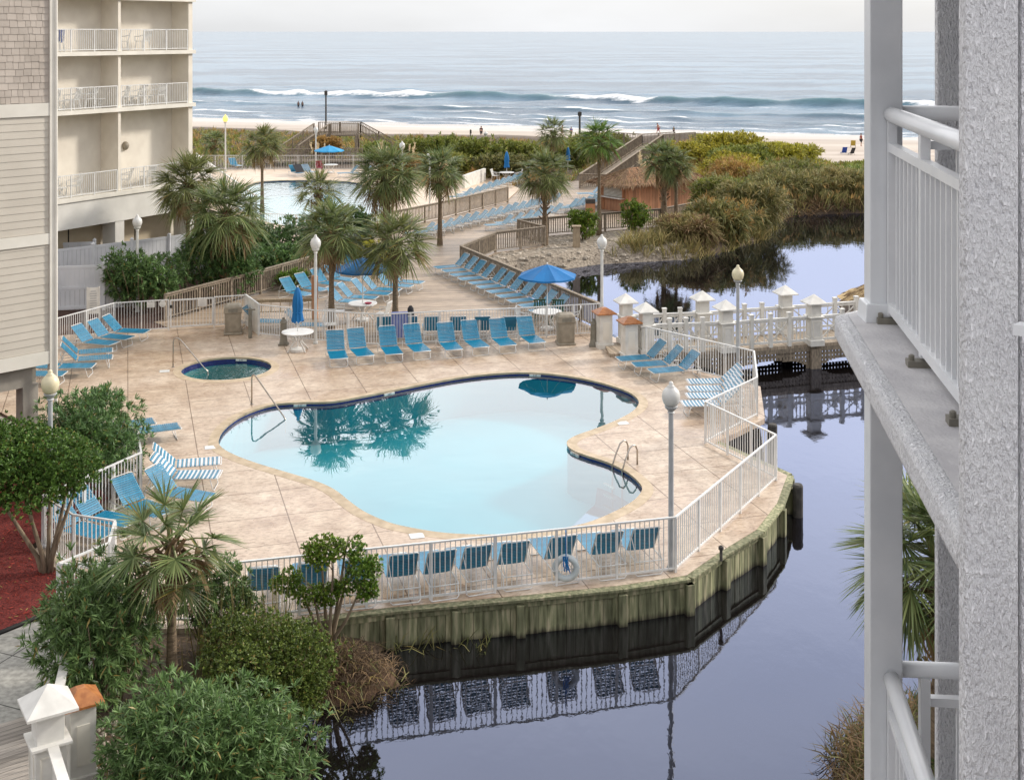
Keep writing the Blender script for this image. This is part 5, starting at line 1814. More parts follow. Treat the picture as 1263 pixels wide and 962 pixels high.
def row(kind, f0, f1, n, d, fmt, group, z=0.0, jit=0.04, kinds=None):
    for i in range(n):
        t = i / max(1, n - 1)
        f = (f0[0] + (f1[0] - f0[0]) * t + rnd.uniform(-jit, jit), f0[1] + (f1[1] - f0[1]) * t + rnd.uniform(-jit, jit))
        a = math.atan2(d[1], d[0]) + rnd.uniform(-0.05, 0.05)
        k = kinds[i] if kinds else kind
        lounger(k, f, (math.cos(a), math.sin(a)), fmt % ORD[i] if '%s' in fmt else fmt, group, z)


G1 = 'blue loungers facing the pool from the far fence'
for i, (u, v) in enumerate([(420, 441), (453, 438), (489, 435.5), (523, 433), (560, 430.5), (594, 428), (628, 425), (665, 422.5)]):
    p = P(u, v, 0.34)
    a_ = rnd.uniform(-0.07, 0.07)
    lounger('up', (p.x + rnd.uniform(-.05, .05), p.y - 0.12 + rnd.uniform(-.08, .08)), (0.30 + a_, -0.954), 'blue lounger, %s from left, in the row facing the pool from the far fence' % ORD[i], G1)

G2 = 'loungers of the near row seen from behind'
near_b = [(326, 701), (386, 695), (443, 690), (499, 684), (546, 680), (591, 674), (637, 669), (696, 662), (753, 657), (798, 652)]
for i, (u, v) in enumerate(near_b):
    p = P(u, v, 0.98)
    a = math.atan2(0.93, -0.26 + rnd.uniform(-0.06, 0.06))
    dx, dy = math.cos(a), math.sin(a)
    hx, hy = p.x + dx * 0.44, p.y + dy * 0.44
    lounger('up', (hx + 1.2 * dx, hy + 1.2 * dy), (dx, dy), 'lounger with back turned, %s from the left along the near white fence' % ORD[i], G2)

G3 = 'loungers backing onto the fence from the timber deck'
for i, u in enumerate([476, 507, 535, 567, 597, 630]):
    p = P(u, 391.5, 0.95)
    lounger('up', (p.x - 0.25, p.y + 0.44 + 1.2), (-0.12, 0.99), 'lounger turned away just beyond the far white fence, %s from the left' % ORD[i], G3, -0.01)

G4 = 'loungers in the left end of the pool deck'
for (k, u0, v0, u1, v1, lab) in (
        ('mid', 132.6, 388.6, 182, 409, 'blue lounger farthest along the left fence, next to the round notice'),
        ('mid', 114, 394, 161, 417, 'blue lounger second along the left fence from the gate'),
        ('mid', 91, 400, 141.7, 423.7, 'blue lounger third along the left fence from the gate'),
        ('striped', 79, 416, 139, 431.5, 'blue lounger with pale back straps beside the sided wing'),
        ('mid', 78, 424, 139, 440, 'blue lounger just in front of the pale-backed one beside the sided wing')):
    h_, f_ = P(u0, v0, 0.92), P(u1, v1, 0.34)
    d = Vector((f_.x - h_.x, f_.y - h_.y)).normalized()
    lounger(k if k != 'striped' else 'mid', (f_.x, f_.y), d, lab, G4)
lounger('flat', (P(116, 451, 0.34).x, P(116, 451, .34).y), (1, 0.05), 'blue lounger folded flat behind the oleander at the sided wing', G4)
lounger('flat', (P(80, 461, 0.34).x, P(80, 461, .34).y), (1, 0.0), 'blue flat lounger half hidden by the wing corner board', G4)

G5 = 'blue loungers beside the footbridge'
for (u0, v0, u1, v1, lab) in ((805, 420, 762, 443, 'blue lounger beside the copper-capped pedestal at the bridge'), (829, 427, 781, 450, 'blue lounger in the middle of the three at the bridge fence'), (852, 433, 802, 458, 'blue lounger nearest the viewer of the three at the bridge fence')):
    h_, f_ = P(u0, v0, 0.92), P(u1, v1, 0.34)
    d = Vector((f_.x - h_.x, f_.y - h_.y)).normalized()
    lounger('mid', (f_.x, f_.y), d, lab, G5)

G6 = 'pale striped loungers by the pond fence'
for i, (u1, v1) in enumerate(((848, 471), (847.5, 480), (847, 488.5), (841, 498))):
    p = P(u1, v1, 0.34)
    lounger('striped', (p.x, p.y), (-0.995, -0.08), ['white and blue striped lounger farthest back in the four by the pond fence', 'white and blue striped lounger second from the back by the pond fence', 'white and blue striped lounger third from the back by the pond fence', 'white and blue striped lounger nearest the viewer in the four by the pond fence'][i], G6)

G7 = 'loungers near the left fence and oleander'
for (k, u0, v0, u1, v1, lab) in (
        ('striped', 190, 547.5, 273, 568, 'striped lounger seen side-on, upper of the two beside the pool end'),
        ('striped', 186, 559, 272, 585, 'striped lounger seen side-on, lower of the two beside the pool end'),
        ('mid', 186, 574, 258, 614, 'blue lounger with raised back just above the palm crown'),
        ('mid', 156, 588, 204, 634, 'blue lounger with raised back at the bend of the left fence'),
        ('mid', 124, 607, 165, 645, 'blue lounger behind the palm fronds along the left fence'),
        ('mid', 103, 622, 135, 660, 'blue lounger beside the round tree at the left fence')):
    h_, f_ = P(u0, v0, 0.92), P(u1, v1, 0.34)
    d = Vector((f_.x - h_.x, f_.y - h_.y)).normalized()
    lounger(k, (f_.x, f_.y), d, lab, G7)
p = P(222, 525, 0.34)
lounger('flat', (p.x, p.y), (0.90, 0.43), 'blue flat lounger poking out from behind the big oleander', G7)
p = P(191, 519, 0.34)
lounger('flat', (p.x, p.y), (0.90, 0.43), 'blue flat lounger mostly hidden by the big oleander', G7)

G8 = 'loungers along the timber railing by the pond'
row('low', P(536, 330, .34)[:2], P(655, 384, .34)[:2], 11, (-0.90, -0.43), '%s lounger from the far end along the timber railing beside the pond', G8, -0.01,
    kinds=['mid'] * 11)
G9 = 'loungers on the timber deck under the palms'
row('mid', (-8.9, 55.6), (-7.4, 58.9), 4, (0.78, -0.62), '%s lounger from the left against the timber railing under the palms', G9, -0.01)
row('mid', (-6.35, 54.2), (-4.15, 58.4), 6, (0.96, -0.28), '%s lounger from the near end, beside the open umbrella under the palms', G9, -0.01)
row('mid', (-7.4, 60.6), (-7.0, 61.9), 2, (0.85, -0.52), '%s lounger of the pair farthest back under the palms', G9, -0.01)
row('mid', (-9.1, 50.6), (-7.3, 50.0), 2, (0.98, -0.1), '%s lounger behind the white fence beside the closed umbrella', G9, -0.01)

G10 = 'loungers lining the walk to the beach'
d10 = (-0.93, -0.36)
row('teal', P(500, 288, .34)[:2], P(662, 249, .34)[:2], 17, d10, '%s lounger from the near end of the long row by the beach walk', G10, -0.01)
row('teal', P(598, 278, .34)[:2], P(662, 263, .34)[:2], 6, d10, '%s lounger from the left in the short row behind the middle palm', G10, -0.01)
row('teal', P(684, 257, .34)[:2], P(730, 247, .34)[:2], 7, d10, '%s lounger from the left in the row in front of the tiki hut', G10, -0.01)
row('teal', P(553, 243, .34)[:2], P(618, 223, .34)[:2], 9, d10, '%s lounger from the near end of the row beside the far pool', G10, 0.0)
lounger('mid', P(712, 239, .34)[:2], (-0.98, -0.2), 'bright blue lounger left of the pair by the tiki hut', G10)
lounger('mid', P(727, 240, .34)[:2], (-0.98, -0.2), 'bright blue lounger right of the pair by the tiki hut', G10)
lounger('mid', P(432, 214, .34)[:2], (-0.95, -0.3), 'blue lounger at the right end of the far pool terrace', G10)
lounger('mid', P(416, 214, .34)[:2], (-0.9, -0.4), 'second blue lounger at the far pool terrace beside the white table', G10)
lounger('striped', P(388, 213, .34)[:2], (0.6, -0.8), 'pale lounger beside the dark covered one at the far pool', G10)
lounger('mid', P(372, 214, .34)[:2], (0.6, -0.8), 'blue lounger draped with a dark cover at the far pool', G10)
lounger('mid', P(296, 205, .34)[:2], (0.6, -0.8), 'blue lounger alone by the lit lamp at the far pool', G10)
x, y, _ = P(366, 209, 0.6)
cv = MB(); cv.beam((x - 0.1, y + 0.5, 0.95), (x + 0.35, y - 0.2, 0.38), 0.72, 0.03)
tag(cv.build('towel', 'dark_fabric', None), 'dark cover draped over a lounger at the far pool', 'towel')


# ------------------------------------------------------------------ patio chairs, tables, umbrellas
def patio_chair(mat):
    def fn():
        t = thing('patio_chair', 'chair', 'chair')
        m_ = MB(); m_.box((0, 0, 0.43), (0.48, 0.46, 0.035)); m_.build('seat', mat, t, world=False, bevel=0.01)
        m_ = MB()
        for j in range(5): m_.beam((-0.20 + j * 0.10, 0.22, 0.45), (-0.20 + j * 0.10, 0.36, 0.92), 0.06, 0.02, (0, 1, 0.3))
        m_.beam((-0.26, 0.36, 0.92), (0.26, 0.36, 0.92), 0.04, 0.06)
        m_.build('backrest', mat, t, world=False)
        for sx in (-1, 1):
            m_ = MB(); m_.tube([(sx * 0.26, -0.22, 0.43), (sx * 0.27, -0.22, 0.64), (sx * 0.27, 0.10, 0.66), (sx * 0.25, 0.31, 0.72)], 0.022, 6); m_.build('armrest', mat, t, world=False)
            for sy in (-1, 1):
                m_ = MB(); m_.beam((sx * 0.21, sy * 0.20, 0.42), (sx * 0.25, sy * 0.25, 0), 0.04, 0.04); m_.build('leg', mat, t, world=False)
        return t
    return fn


CH = {'white': Proto(patio_chair('white_plastic')), 'green': Proto(patio_chair('green_plastic')), 'red': Proto(patio_chair('red_fabric'))}


def table_fn():
    t = thing('patio_table', 'table', 'table')
    m_ = MB(); m_.lathe([(0.57, 0.70), (0.60, 0.71), (0.60, 0.735), (0.57, 0.745), (0.0, 0.745)], (0, 0, 0), 28); m_.build('table_top', 'white_plastic', t, world=False)
    for j in range(4):
        a = j * math.pi / 2 + 0.6
        m_ = MB(); c, s = math.cos(a), math.sin(a)
        m_.tube([(0.42 * c, 0.42 * s, 0.70), (0.16 * c, 0.16 * s, 0.38), (0.46 * c, 0.46 * s, 0.02)], [0.035, 0.03, 0.035], 6); m_.build('leg', 'white_plastic', t, world=False, smooth=True)
    m_ = MB(); m_.lathe([(0.27, 0.0), (0.28, 0.09), (0.10, 0.14), (0.05, 0.16)], (0, 0, 0), 20); m_.build('umbrella_base', 'white_plastic', t, world=False, smooth=False)
    return t


TB = Proto(table_fn)


def umbrella_open(r=1.2, zr=2.18, za=2.62, cloth='umbrella_cloth', n=8):
    def fn():
        t = thing('open_umbrella', 'umbrella', 'umbrella')
        m_ = MB(); m_.tube([(0, 0, 0.1), (0, 0, za - 0.03)], 0.02, 8); m_.lathe([(0.03, za), (0.035, za + 0.05), (0.01, za + 0.09)], (0, 0, 0), 8); m_.build('pole', 'chair_frame', t, world=False)
        vs, fs = [(0, 0, za)], []
        S = 6
        for k in range(1, S + 1):
            f = k / S
            for j in range(n * 4):
                a = 2 * math.pi * j / (n * 4)
                ph = (j % 4) / 4.0
                chord = math.cos(math.pi / n) / math.cos((ph - 0.5) * 2 * math.pi / n)
                sag = 0.06 * f * math.sin(math.pi * ph) * (1 - 0.4 * f)
                z = za - (za - zr) * (f ** 1.15) - sag
                vs.append((r * f * chord * math.cos(a), r * f * chord * math.sin(a), z))
        N = n * 4
        for j in range(N): fs.append((0, 1 + j, 1 + (j + 1) % N))
        for k in range(S - 1):
            for j in range(N):
                a, b = 1 + k * N + j, 1 + k * N + (j + 1) % N
                fs.append((a, a + N, b + N, b))
        m_ = MB(); m_.add(vs, fs)
        # short valance
        k0 = 1 + (S - 1) * N
        o_ = len(m_.v)
        rim = vs[k0:k0 + N]
        m_.strip([p[:2] for p in rim], [(p[0] * 1.005, p[1] * 1.005) for p in rim], 0, 0)
        for q in range(N):
            m_.v[o_ + q] = rim[q]
            m_.v[o_ + N + q] = (rim[q][0] * 1.005, rim[q][1] * 1.005, rim[q][2] - 0.07)
        c = m_.build('canopy', cloth, t, world=False)
        so_ = c.modifiers.new('cloth', 'SOLIDIFY'); so_.thickness = 0.006
        for j in range(n):
            a = 2 * math.pi * j / n
            q = MB(); q.tube([(0.03 * math.cos(a), 0.03 * math.sin(a), za - 0.03), (r * 0.97 * math.cos(a), r * 0.97 * math.sin(a), zr - 0.02)], 0.007, 5); q.build('rib', 'chair_frame', t, world=False)
        return t
    return fn


def umbrella_closed_fn():
    t = thing('closed_umbrella', 'umbrella', 'umbrella')
    m_ = MB(); m_.tube([(0, 0, 0.1), (0, 0, 2.42)], 0.02, 8); m_.lathe([(0.03, 2.40), (0.01, 2.47)], (0, 0, 0), 8); m_.build('pole', 'chair_frame', t, world=False)
    vs, N = [], 32
    prof = [(0.03, 2.40), (0.10, 2.28), (0.15, 2.0), (0.17, 1.7), (0.15, 1.45), (0.18, 1.25), (0.20, 1.12)]
    for r, z in prof:
        for j in range(N):
            a = 2 * math.pi * j / N
            k = r * (1 + 0.22 * math.cos(8 * a) * min(1, (2.4 - z) * 2))
            vs.append((k * math.cos(a), k * math.sin(a), z + (0.05 * math.cos(8 * a + 1) if z < 1.2 else 0)))
    fs = [(i * N + j, (i + 1) * N + j, (i + 1) * N + (j + 1) % N, i * N + (j + 1) % N) for i in range(len(prof) - 1) for j in range(N)]
    m_ = MB(); m_.add(vs, fs); c = m_.build('furled_canopy', 'umbrella_cloth', t, world=False, smooth=True)
    m_ = MB(); m_.lathe([(0.17, 1.47), (0.175, 1.44)], (0, 0, 0), 16); m_.build('tie_strap', 'umbrella_cloth', t, world=False)
    return t


UO, UC = Proto(umbrella_open()), Proto(umbrella_closed_fn)
UL = Proto(umbrella_open(1.25, 1.95, 2.35, 'umbrella_cloth_light'))
GT, GU = 'round white patio tables', 'blue patio umbrellas'
TB.put((-8.05, 47.2, 0), 0.2, 'round white table under the furled blue umbrella on the pool deck', GT)
UC.put((-8.05, 47.2, 0), 0.1, 'furled blue umbrella standing in a white table on the pool deck')
TB.put((-6.2, 52.2, -0.01), 0.9, 'round white table with a red dish under the open umbrella by the palms', GT)
UO.put((-6.2, 52.2, -0.01), 0.1, 'open blue umbrella half hidden behind the palm fronds on the timber deck', GU)
TB.put((1.42, 50.65, -0.01), 0.4, 'round white table under the open umbrella beside the pond-side railing', GT)
UO.put((1.42, 50.65, -0.01), 0.25, 'open blue umbrella in full view beside the pond-side timber railing', GU)
m_ = MB(); m_.lathe([(0.10, 0.735), (0.16, 0.78), (0.15, 0.785), (0.0, 0.76)], (-5.95, 52.0, 0), 14)
tag(m_.build('serving_dish', 'red_fabric', None), 'red dish on the white table under the palm-side umbrella', 'dish')
GC = 'white patio chairs'
CH['white'].put((-7.15, 52.0, -0.01), R(100), 'white chair left of the table with the red dish', GC)
CH['white'].put((-5.35, 51.6, -0.01), R(-110), 'white chair right of the table with the red dish', GC)
CH['white'].put((-7.2, 49.75, -0.01), R(10), 'white chair just behind the fence right of the furled umbrella', GC)
CH['white'].put((0.5, 50.4, -0.01), R(80), 'white chair left of the table by the pond-side railing', GC)
CH['white'].put((2.4, 50.5, -0.01), R(-95), 'white chair right of the table by the pond-side railing', GC)
CH['green'].put((1.2, 51.6, -0.01), R(10), 'dark green chair, left of two behind the pond-side umbrella pole', 'dark green chairs')
CH['green'].put((1.85, 51.55, -0.01), R(-8), 'dark green chair, right of two behind the pond-side umbrella pole', 'dark green chairs')
# a towel on the fence and a dark cover folded on a chair
m_ = MB(); m_.beam((-4.62, 48.12, 1.235), (-4.0, 48.22, 1.235), 0.09, 0.03); m_.beam((-4.62, 48.06, 0.75), (-4.0, 48.16, 0.75), 0.02, 0.95)
pm('lilac_cloth', lin(120, 134, 190), lin(105, 118, 172), 5, 0.9)
tag(m_.build('towel', 'lilac_cloth', None), 'pale blue towel hung over the far white fence left of the palm trunk', 'towel')
m_ = MB(); m_.lathe([(0.16, 0), (0.15, 0.5), (0.12, 0.95), (0.05, 1.05)], (-4.05, 50.2, 0), 12)
tag(m_.build('folded_umbrella', 'dark_fabric', None), 'dark furled cover standing beside the palm trunk behind the fence', 'umbrella')

# far terrace tables
TB.put(tuple(P(408, 214, 0)), 0.3, 'white table between blue loungers at the far pool', GT)
UL.put(tuple(P(406, 214, 0)), 0.1, 'light blue open umbrella on the far pool terrace below the crossover', GU)
CH['red'].put(tuple(P(394, 213, 0)), R(20), 'red chair beside the white table at the far pool')
x, y, _ = P(625, 224, 0)
UC.put((x, y, 0), 0.6, 'furled blue umbrella by the white tables beyond the far lounger row')
TB.put((x, y, 0), 0.6, 'white table holding the larger furled umbrella beyond the far lounger row', GT)
CH['white'].put((x - 0.9, y + 0.3, 0), R(70), 'white chair left of the furled umbrella beyond the far lounger row', GC)
CH['white'].put((x + 0.9, y + 0.2, 0), R(-80), 'white chair right of the furled umbrella beyond the far lounger row', GC)
x, y, _ = P(700.5, 213, 0)
UC.put((x, y, 0), 0.2, 'small distant furled blue umbrella at the dune edge left of the tall palm', scale=0.9)

# balcony furniture
GB = 'white chairs and tables on the block balconies'
fl = {4.2: 'lowest', 8.28: 'middle', 11.03: 'upper'}
for z_, items in ((11.03, ((0.6, 'left of the near balcony'), (4.6, 'left of the far balcony'), (5.9, 'right of the far balcony'))),
                  (8.28, ((0.3, 'left of the near balcony'), (1.5, 'middle of the near balcony'), (2.5, 'right of the near balcony'), (4.5, 'left of the far balcony'), (5.6, 'middle of the far balcony'), (6.9, 'right of the far balcony'))),
                  (4.2, ((0.2, 'left of the near balcony'), (1.6, 'right of the near balcony'), (4.7, 'left of the far balcony'), (6.2, 'right of the far balcony')))):
    for s_, nm in items:
        p = bp_(s_, -0.62, z_)
        CH['white'].put(tuple(p), R(-60) + rnd.uniform(-1.2, 1.2), 'white chair at the %s on the %s storey' % (nm, fl[z_]), GB, 1.1)
        if rnd.random() < 0.55:
            p = bp_(s_ + 0.6, -0.7, z_)
            TB.put(tuple(p), 0.3, 'small white table by chair at %s, %s storey' % (nm, fl[z_]), GB, 0.62)
p = bp_(0.6, -0.6, 11.03)
m_ = MB(); m_.beam(p + Vector((-0.12, 0.28, 1.05)), p + Vector((0.22, -0.26, 1.05)), 0.2, 0.06); m_.beam(p + Vector((-0.02, 0.30, 0.75)), p + Vector((0.32, -0.24, 0.75)), 0.04, 0.62)
tag(m_.build('towel', 'blue_fabric', None), 'blue patterned towel over a chair on the upper near balcony', 'towel')


# ------------------------------------------------------------------ lamp posts
def lamp_fn(post='lamp_metal', globe='white_globe', hgt=4.2):
    def fn():
        t = thing('lamp_post', 'lamp', 'lamp post')
        m_ = MB(); m_.lathe([(0.10, 0), (0.10, 0.06), (0.075, 0.10), (0.062, 0.3), (0.055, hgt - 0.72), (0.05, hgt - 0.70)], (0, 0, 0), 14); m_.build('pole', post, t, world=False, smooth=False)
        m_ = MB(); z = hgt - 0.72
        m_.lathe([(0.055, z), (0.085, z + 0.02), (0.06, z + 0.05), (0.13, z + 0.12), (0.15, z + 0.16), (0.13, z + 0.17)], (0, 0, 0), 16); m_.build('globe_holder', post, t, world=False)
        m_ = MB(); z = hgt - 0.55
        m_.lathe([(0.12, z), (0.17, z + 0.06), (0.20, z + 0.16), (0.205, z + 0.24), (0.18, z + 0.33), (0.12, z + 0.40), (0.085, z + 0.425), (0.09, z + 0.44), (0.05, z + 0.455), (0.055, z + 0.50), (0.035, z + 0.535), (0.0, z + 0.55)], (0, 0, 0), 20)
        m_.build('globe', globe, t, world=False, smooth=True)
        return t
    return fn


def glow_mat():
    m, n, b = new_mat('lit_globe')
    b.inputs['Base Color'].default_value = lin(230, 200, 110)
    b.inputs['Emission Color'].default_value = (1.0, 0.72, 0.22, 1)
    b.inputs['Emission Strength'].default_value = 0.75
    b.inputs['Roughness'].default_value = 0.3


glow_mat()
LP, LG, LC, LL = Proto(lamp_fn()), Proto(lamp_fn('lamp_metal_grey', 'white_globe')), Proto(lamp_fn('lamp_metal_grey', 'cream_globe')), Proto(lamp_fn('lamp_metal', 'lit_globe'))
GLP = 'white globe lamp posts'
LP.put((-7.55, 48.3, 0), 0, 'white globe lamp post beside the furled umbrella at the far fence', GLP)
LP.put((3.57, 49.9, 0), 0, 'white globe lamp post at the bridge end of the far fence', GLP, (1, 1, 0.94))
LC.put((7.72, 42.95, 0), 0, 'grey lamp post with cream globe behind the pond fence near the bridge', GLP, (1, 1, 0.96))
LG.put((3.55, 28.05, 0), 0, 'grey lamp post with white globe at the front fence corner by the pool', GLP)
LC.put((-10.73, 29.2, -0.05), 0, 'lamp post with yellowed globe in front of the sided wing', GLP)
LP.put((-16.1, 54.0, -0.05), 0, 'white globe lamp post by the vinyl fences at the hotel block', GLP)
LL.put(tuple(P(278, 212, 0)), 0, 'lit globe lamp post at the far pool beside the hotel block', GLP, (1.1, 1.1, 1.17))
LP.put(tuple(P(389.5, 212, 0)), 0, 'white globe lamp post on the far pool terrace below the crossover', GLP, (1, 1, 0.93))
for (u, v, lab) in ((496, 174, 'white globe lamp standing in the shrubs right of the big palm'), (530, 186.5, 'white globe lamp just above the tall thin palm'), (599, 162, 'white globe lamp in the dune scrub left of the middle palm')):
    y = {496: 90.0, 530: 84.0, 599: 116.0}[u]
    hh = H - (v - HY) / F * y
    LP.put(((u - CX) / F * y, y, 0), 0, lab, GLP, (1, 1, hh / 4.2))


def pole(u, v0, v1, y, r, label):
    x = (u - CX) / F * y; z1 = H - (v0 - HY) / F * y; z0 = H - (v1 - HY) / F * y
    t = thing('utility_pole', label, 'pole', (x, y, z0 - 0.6))
    m_ = MB(); m_.tube([(0, 0, 0), (0, 0, z1 - z0 + 0.6)], [r, r * 0.8], 8); m_.build('pole', 'dark_pile', t, world=False)
    m_ = MB(); m_.box((0, 0, z1 - z0 + 0.35), (r * 3.2, r * 2.4, 0.4)); m_.build('fixture', 'dark_pile', t, world=False)


pole(402, 112, 152, 122, 0.09, 'slim dark pole rising above the beach crossover')
pole(715, 138, 166, 128, 0.12, 'dark pole with a box on top at the dune edge')
pole(580.5, 160, 170, 135, 0.06, 'short dark post on the sand left of the walkers')

# ------------------------------------------------------------------ bins, bollards, shower
def bin_fn():
    t = thing('trash_bin', 'bin', 'trash bin')
    m_ = MB(); m_.box((0, 0, 0.04), (0.72, 0.72, 0.08)); m_.box((0, 0, 0.46), (0.62, 0.62, 0.82), 0, 1.04); m_.build('body', 'bin_plastic', t, world=False, bevel=0.03)
    m_ = MB(); m_.box((0, 0, 0.98), (0.72, 0.72, 0.26), 0, 0.90); m_.box((0, 0, 1.13), (0.62, 0.62, 0.07), 0, 0.8); h = m_.build('hood', 'bin_plastic', t, world=False, bevel=0.03)
    m_ = MB(); m_.box((0, -0.353, 0.97), (0.36, 0.02, 0.13)); m_.build('flap', 'bollard_metal', h, world=False)
    m_ = MB(); m_.box((0, -0.326, 0.46), (0.46, 0.012, 0.64)); m_.build('door', 'bin_plastic', t, world=False)
    return t


BN = Proto(bin_fn)
BN.put((-11.1, 50.0, 0), R(12), 'taupe trash bin beside the outdoor shower at the left fence', 'taupe trash bins')
BN.put((2.06, 48.35, 0), R(6), 'taupe trash bin at the right end of the blue lounger row', 'taupe trash bins')


def bollard_fn():
    t = thing('ash_bollard', 'bollard', 'bollard')
    m_ = MB(); m_.box((0, 0, 0.03), (0.36, 0.36, 0.06)); m_.lathe([(0.17, 0.06), (0.13, 0.25), (0.12, 0.82), (0.14, 0.85), (0.10, 0.95), (0.06, 0.99)], (0, 0, 0), 16); m_.build('body', 'bollard_metal', t, world=False)
    m_ = MB(); m_.lathe([(0.05, 0.99), (0.055, 1.04), (0.02, 1.06)], (0, 0, 0), 12); m_.build('top', 'bollard_metal', t, world=False)
    return t


BO = Proto(bollard_fn)
BO.put((-8.75, 48.15, 0), 0, 'grey ash bollard left of the furled umbrella table', 'grey ash bollards')
BO.put((3.12, 47.95, 0), 0, 'grey ash bollard by the copper-capped pedestal near the second bin', 'grey ash bollards')
t = thing('outdoor_shower', 'slim grey outdoor shower post with a crossbar in front of the solid white panel', 'shower', (-10.25, 49.2, 0))
m_ = MB(); m_.tube([(0, 0, 0), (0, 0, 1.15)], 0.075, 12); m_.build('post', 'bollard_metal', t, world=False)
m_ = MB(); m_.tube([(-0.2, 0, 1.12), (0.2, 0, 1.12)], 0.03, 8); m_.lathe([(0.05, 1.15), (0.02, 1.2)], (0, 0, 0), 8); m_.build('crossbar', 'bollard_metal', t, world=False)
m_ = MB(); m_.box((0, 0, 0.55), (0.24, 0.24, 1.3), 0, 0.9); m_.box((0, 0, 1.22), (0.30, 0.30, 0.05))
x, y, _ = P(711, 306, -0.1)
for v_ in range(len(m_.v)): m_.v[v_] = (m_.v[v_][0] * 1.7 + x, m_.v[v_][1] * 1.7 + y, m_.v[v_][2] - 0.1)
tag(m_.build('timber_box', 'post_wood', None), 'squat timber post box on the stone bank under the tall palm', 'post')
t = thing('waste_box', 'small tan waste box with dark top by the tiki hut counter', 'box', tuple(P(728, 266, 0)))
m_ = MB(); m_.box((0, 0, 0.4), (0.6, 0.6, 0.8)); m_.build('body', 'hut_wood', t, world=False)
m_ = MB(); m_.box((0, 0, 0.95), (0.62, 0.62, 0.28)); m_.build('lid', 'dark_pile', t, world=False)

# ------------------------------------------------------------------ pool fittings
def arc_rail(name, label, cat, a, b, h, r=0.024, rise=0.0, ext=None):
    t = thing(name, label, cat, (a[0], a[1], 0))
    a, b = Vector((a[0], a[1], 0.0)), Vector((b[0], b[1], ext if ext is not None else -0.5))
    d = Vector((b.x - a.x, b.y - a.y, 0)).normalized()
    pts = [a, a + Vector((0, 0, h * 0.86)), a + d * 0.03 + Vector((0, 0, h * 0.95)), a + d * 0.10 + Vector((0, 0, h)), a + d * 0.20 + Vector((0, 0, h * 0.985)),
           a + d * 0.30 + Vector((0, 0, h * 0.92)), b + Vector((0, 0, 0.50)) - d * 0.1, b + Vector((0, 0, 0.42)), b + d * 0.02 + Vector((0, 0, 0.25)), b]
    m_ = MB(); m_.tube(pts, r, 10); m_.build('rail', 'stainless', t, smooth=True)
    m_ = MB(); m_.lathe([(0.055, 0), (0.055, 0.02), (0.03, 0.03)], (a.x, a.y, 0.0), 12); m_.build('escutcheon', 'stainless', t)


pa, pb = P(310.5, 499, 0), P(352, 514, 0)
arc_rail('pool_handrail', 'bent steel handrail descending into the left end of the pool', 'handrail', pa, pb, 0.98)
pa, pb = P(213.5, 453, 0), P(256, 455, 0)
arc_rail('hot_tub_handrail', 'bent steel handrail at the left edge of the hot tub', 'handrail', pa, pb, 1.05)
t = thing('pool_ladder', 'steel pool ladder with two looped rails on the right pool edge', 'ladder', tuple(P(766, 574, 0)))
for (u0, v0, u1, v1) in ((774.5, 567, 750, 575), (786, 573, 761, 582)):
    a, b = P(u0, v0, 0), P(u1, v1, 0)
    d = (b - a).normalized()
    b = a + d * 0.62
    m_ = MB()
    m_.tube([a, a + Vector((0, 0, 0.40)), a + d * 0.06 + Vector((0, 0, 0.52)), a + d * 0.18 + Vector((0, 0, 0.58)), a + d * 0.32 + Vector((0, 0, 0.52)), a + d * 0.5 + Vector((0, 0, 0.24)), b + Vector((0, 0, -0.02)), b + d * 0.02 + Vector((0, 0, -1.0))], 0.024, 10)
    m_.build('rail', 'stainless', t, smooth=True)
pa, pb = P(756, 577, 0), P(768, 583, 0)
for z_ in (-0.35, -0.65):
    m_ = MB(); m_.beam((pa.x - 0.25, pa.y - 0.2, z_), (pb.x - 0.25, pb.y - 0.25, z_), 0.09, 0.03); m_.build('step', 'stainless', t)

# skimmer lids and depth tiles
for (u, v, lab) in ((260, 552, 'white skimmer lid in the deck beside the side-on loungers'), (514, 661, 'white skimmer lid in the deck at the near pool edge'), (768, 522, 'white skimmer lid right of the pool neck'), (203, 458, 'white drain lid in the deck left of the hot tub')):
    c = P(u, v, 0)
    m_ = MB(); m_.box((c.x, c.y, 0.006), (0.34, 0.30, 0.012), R(15))
    tag(m_.build('skimmer_lid', 'tile_white', None), lab, 'lid', 'white lids in the pool deck')


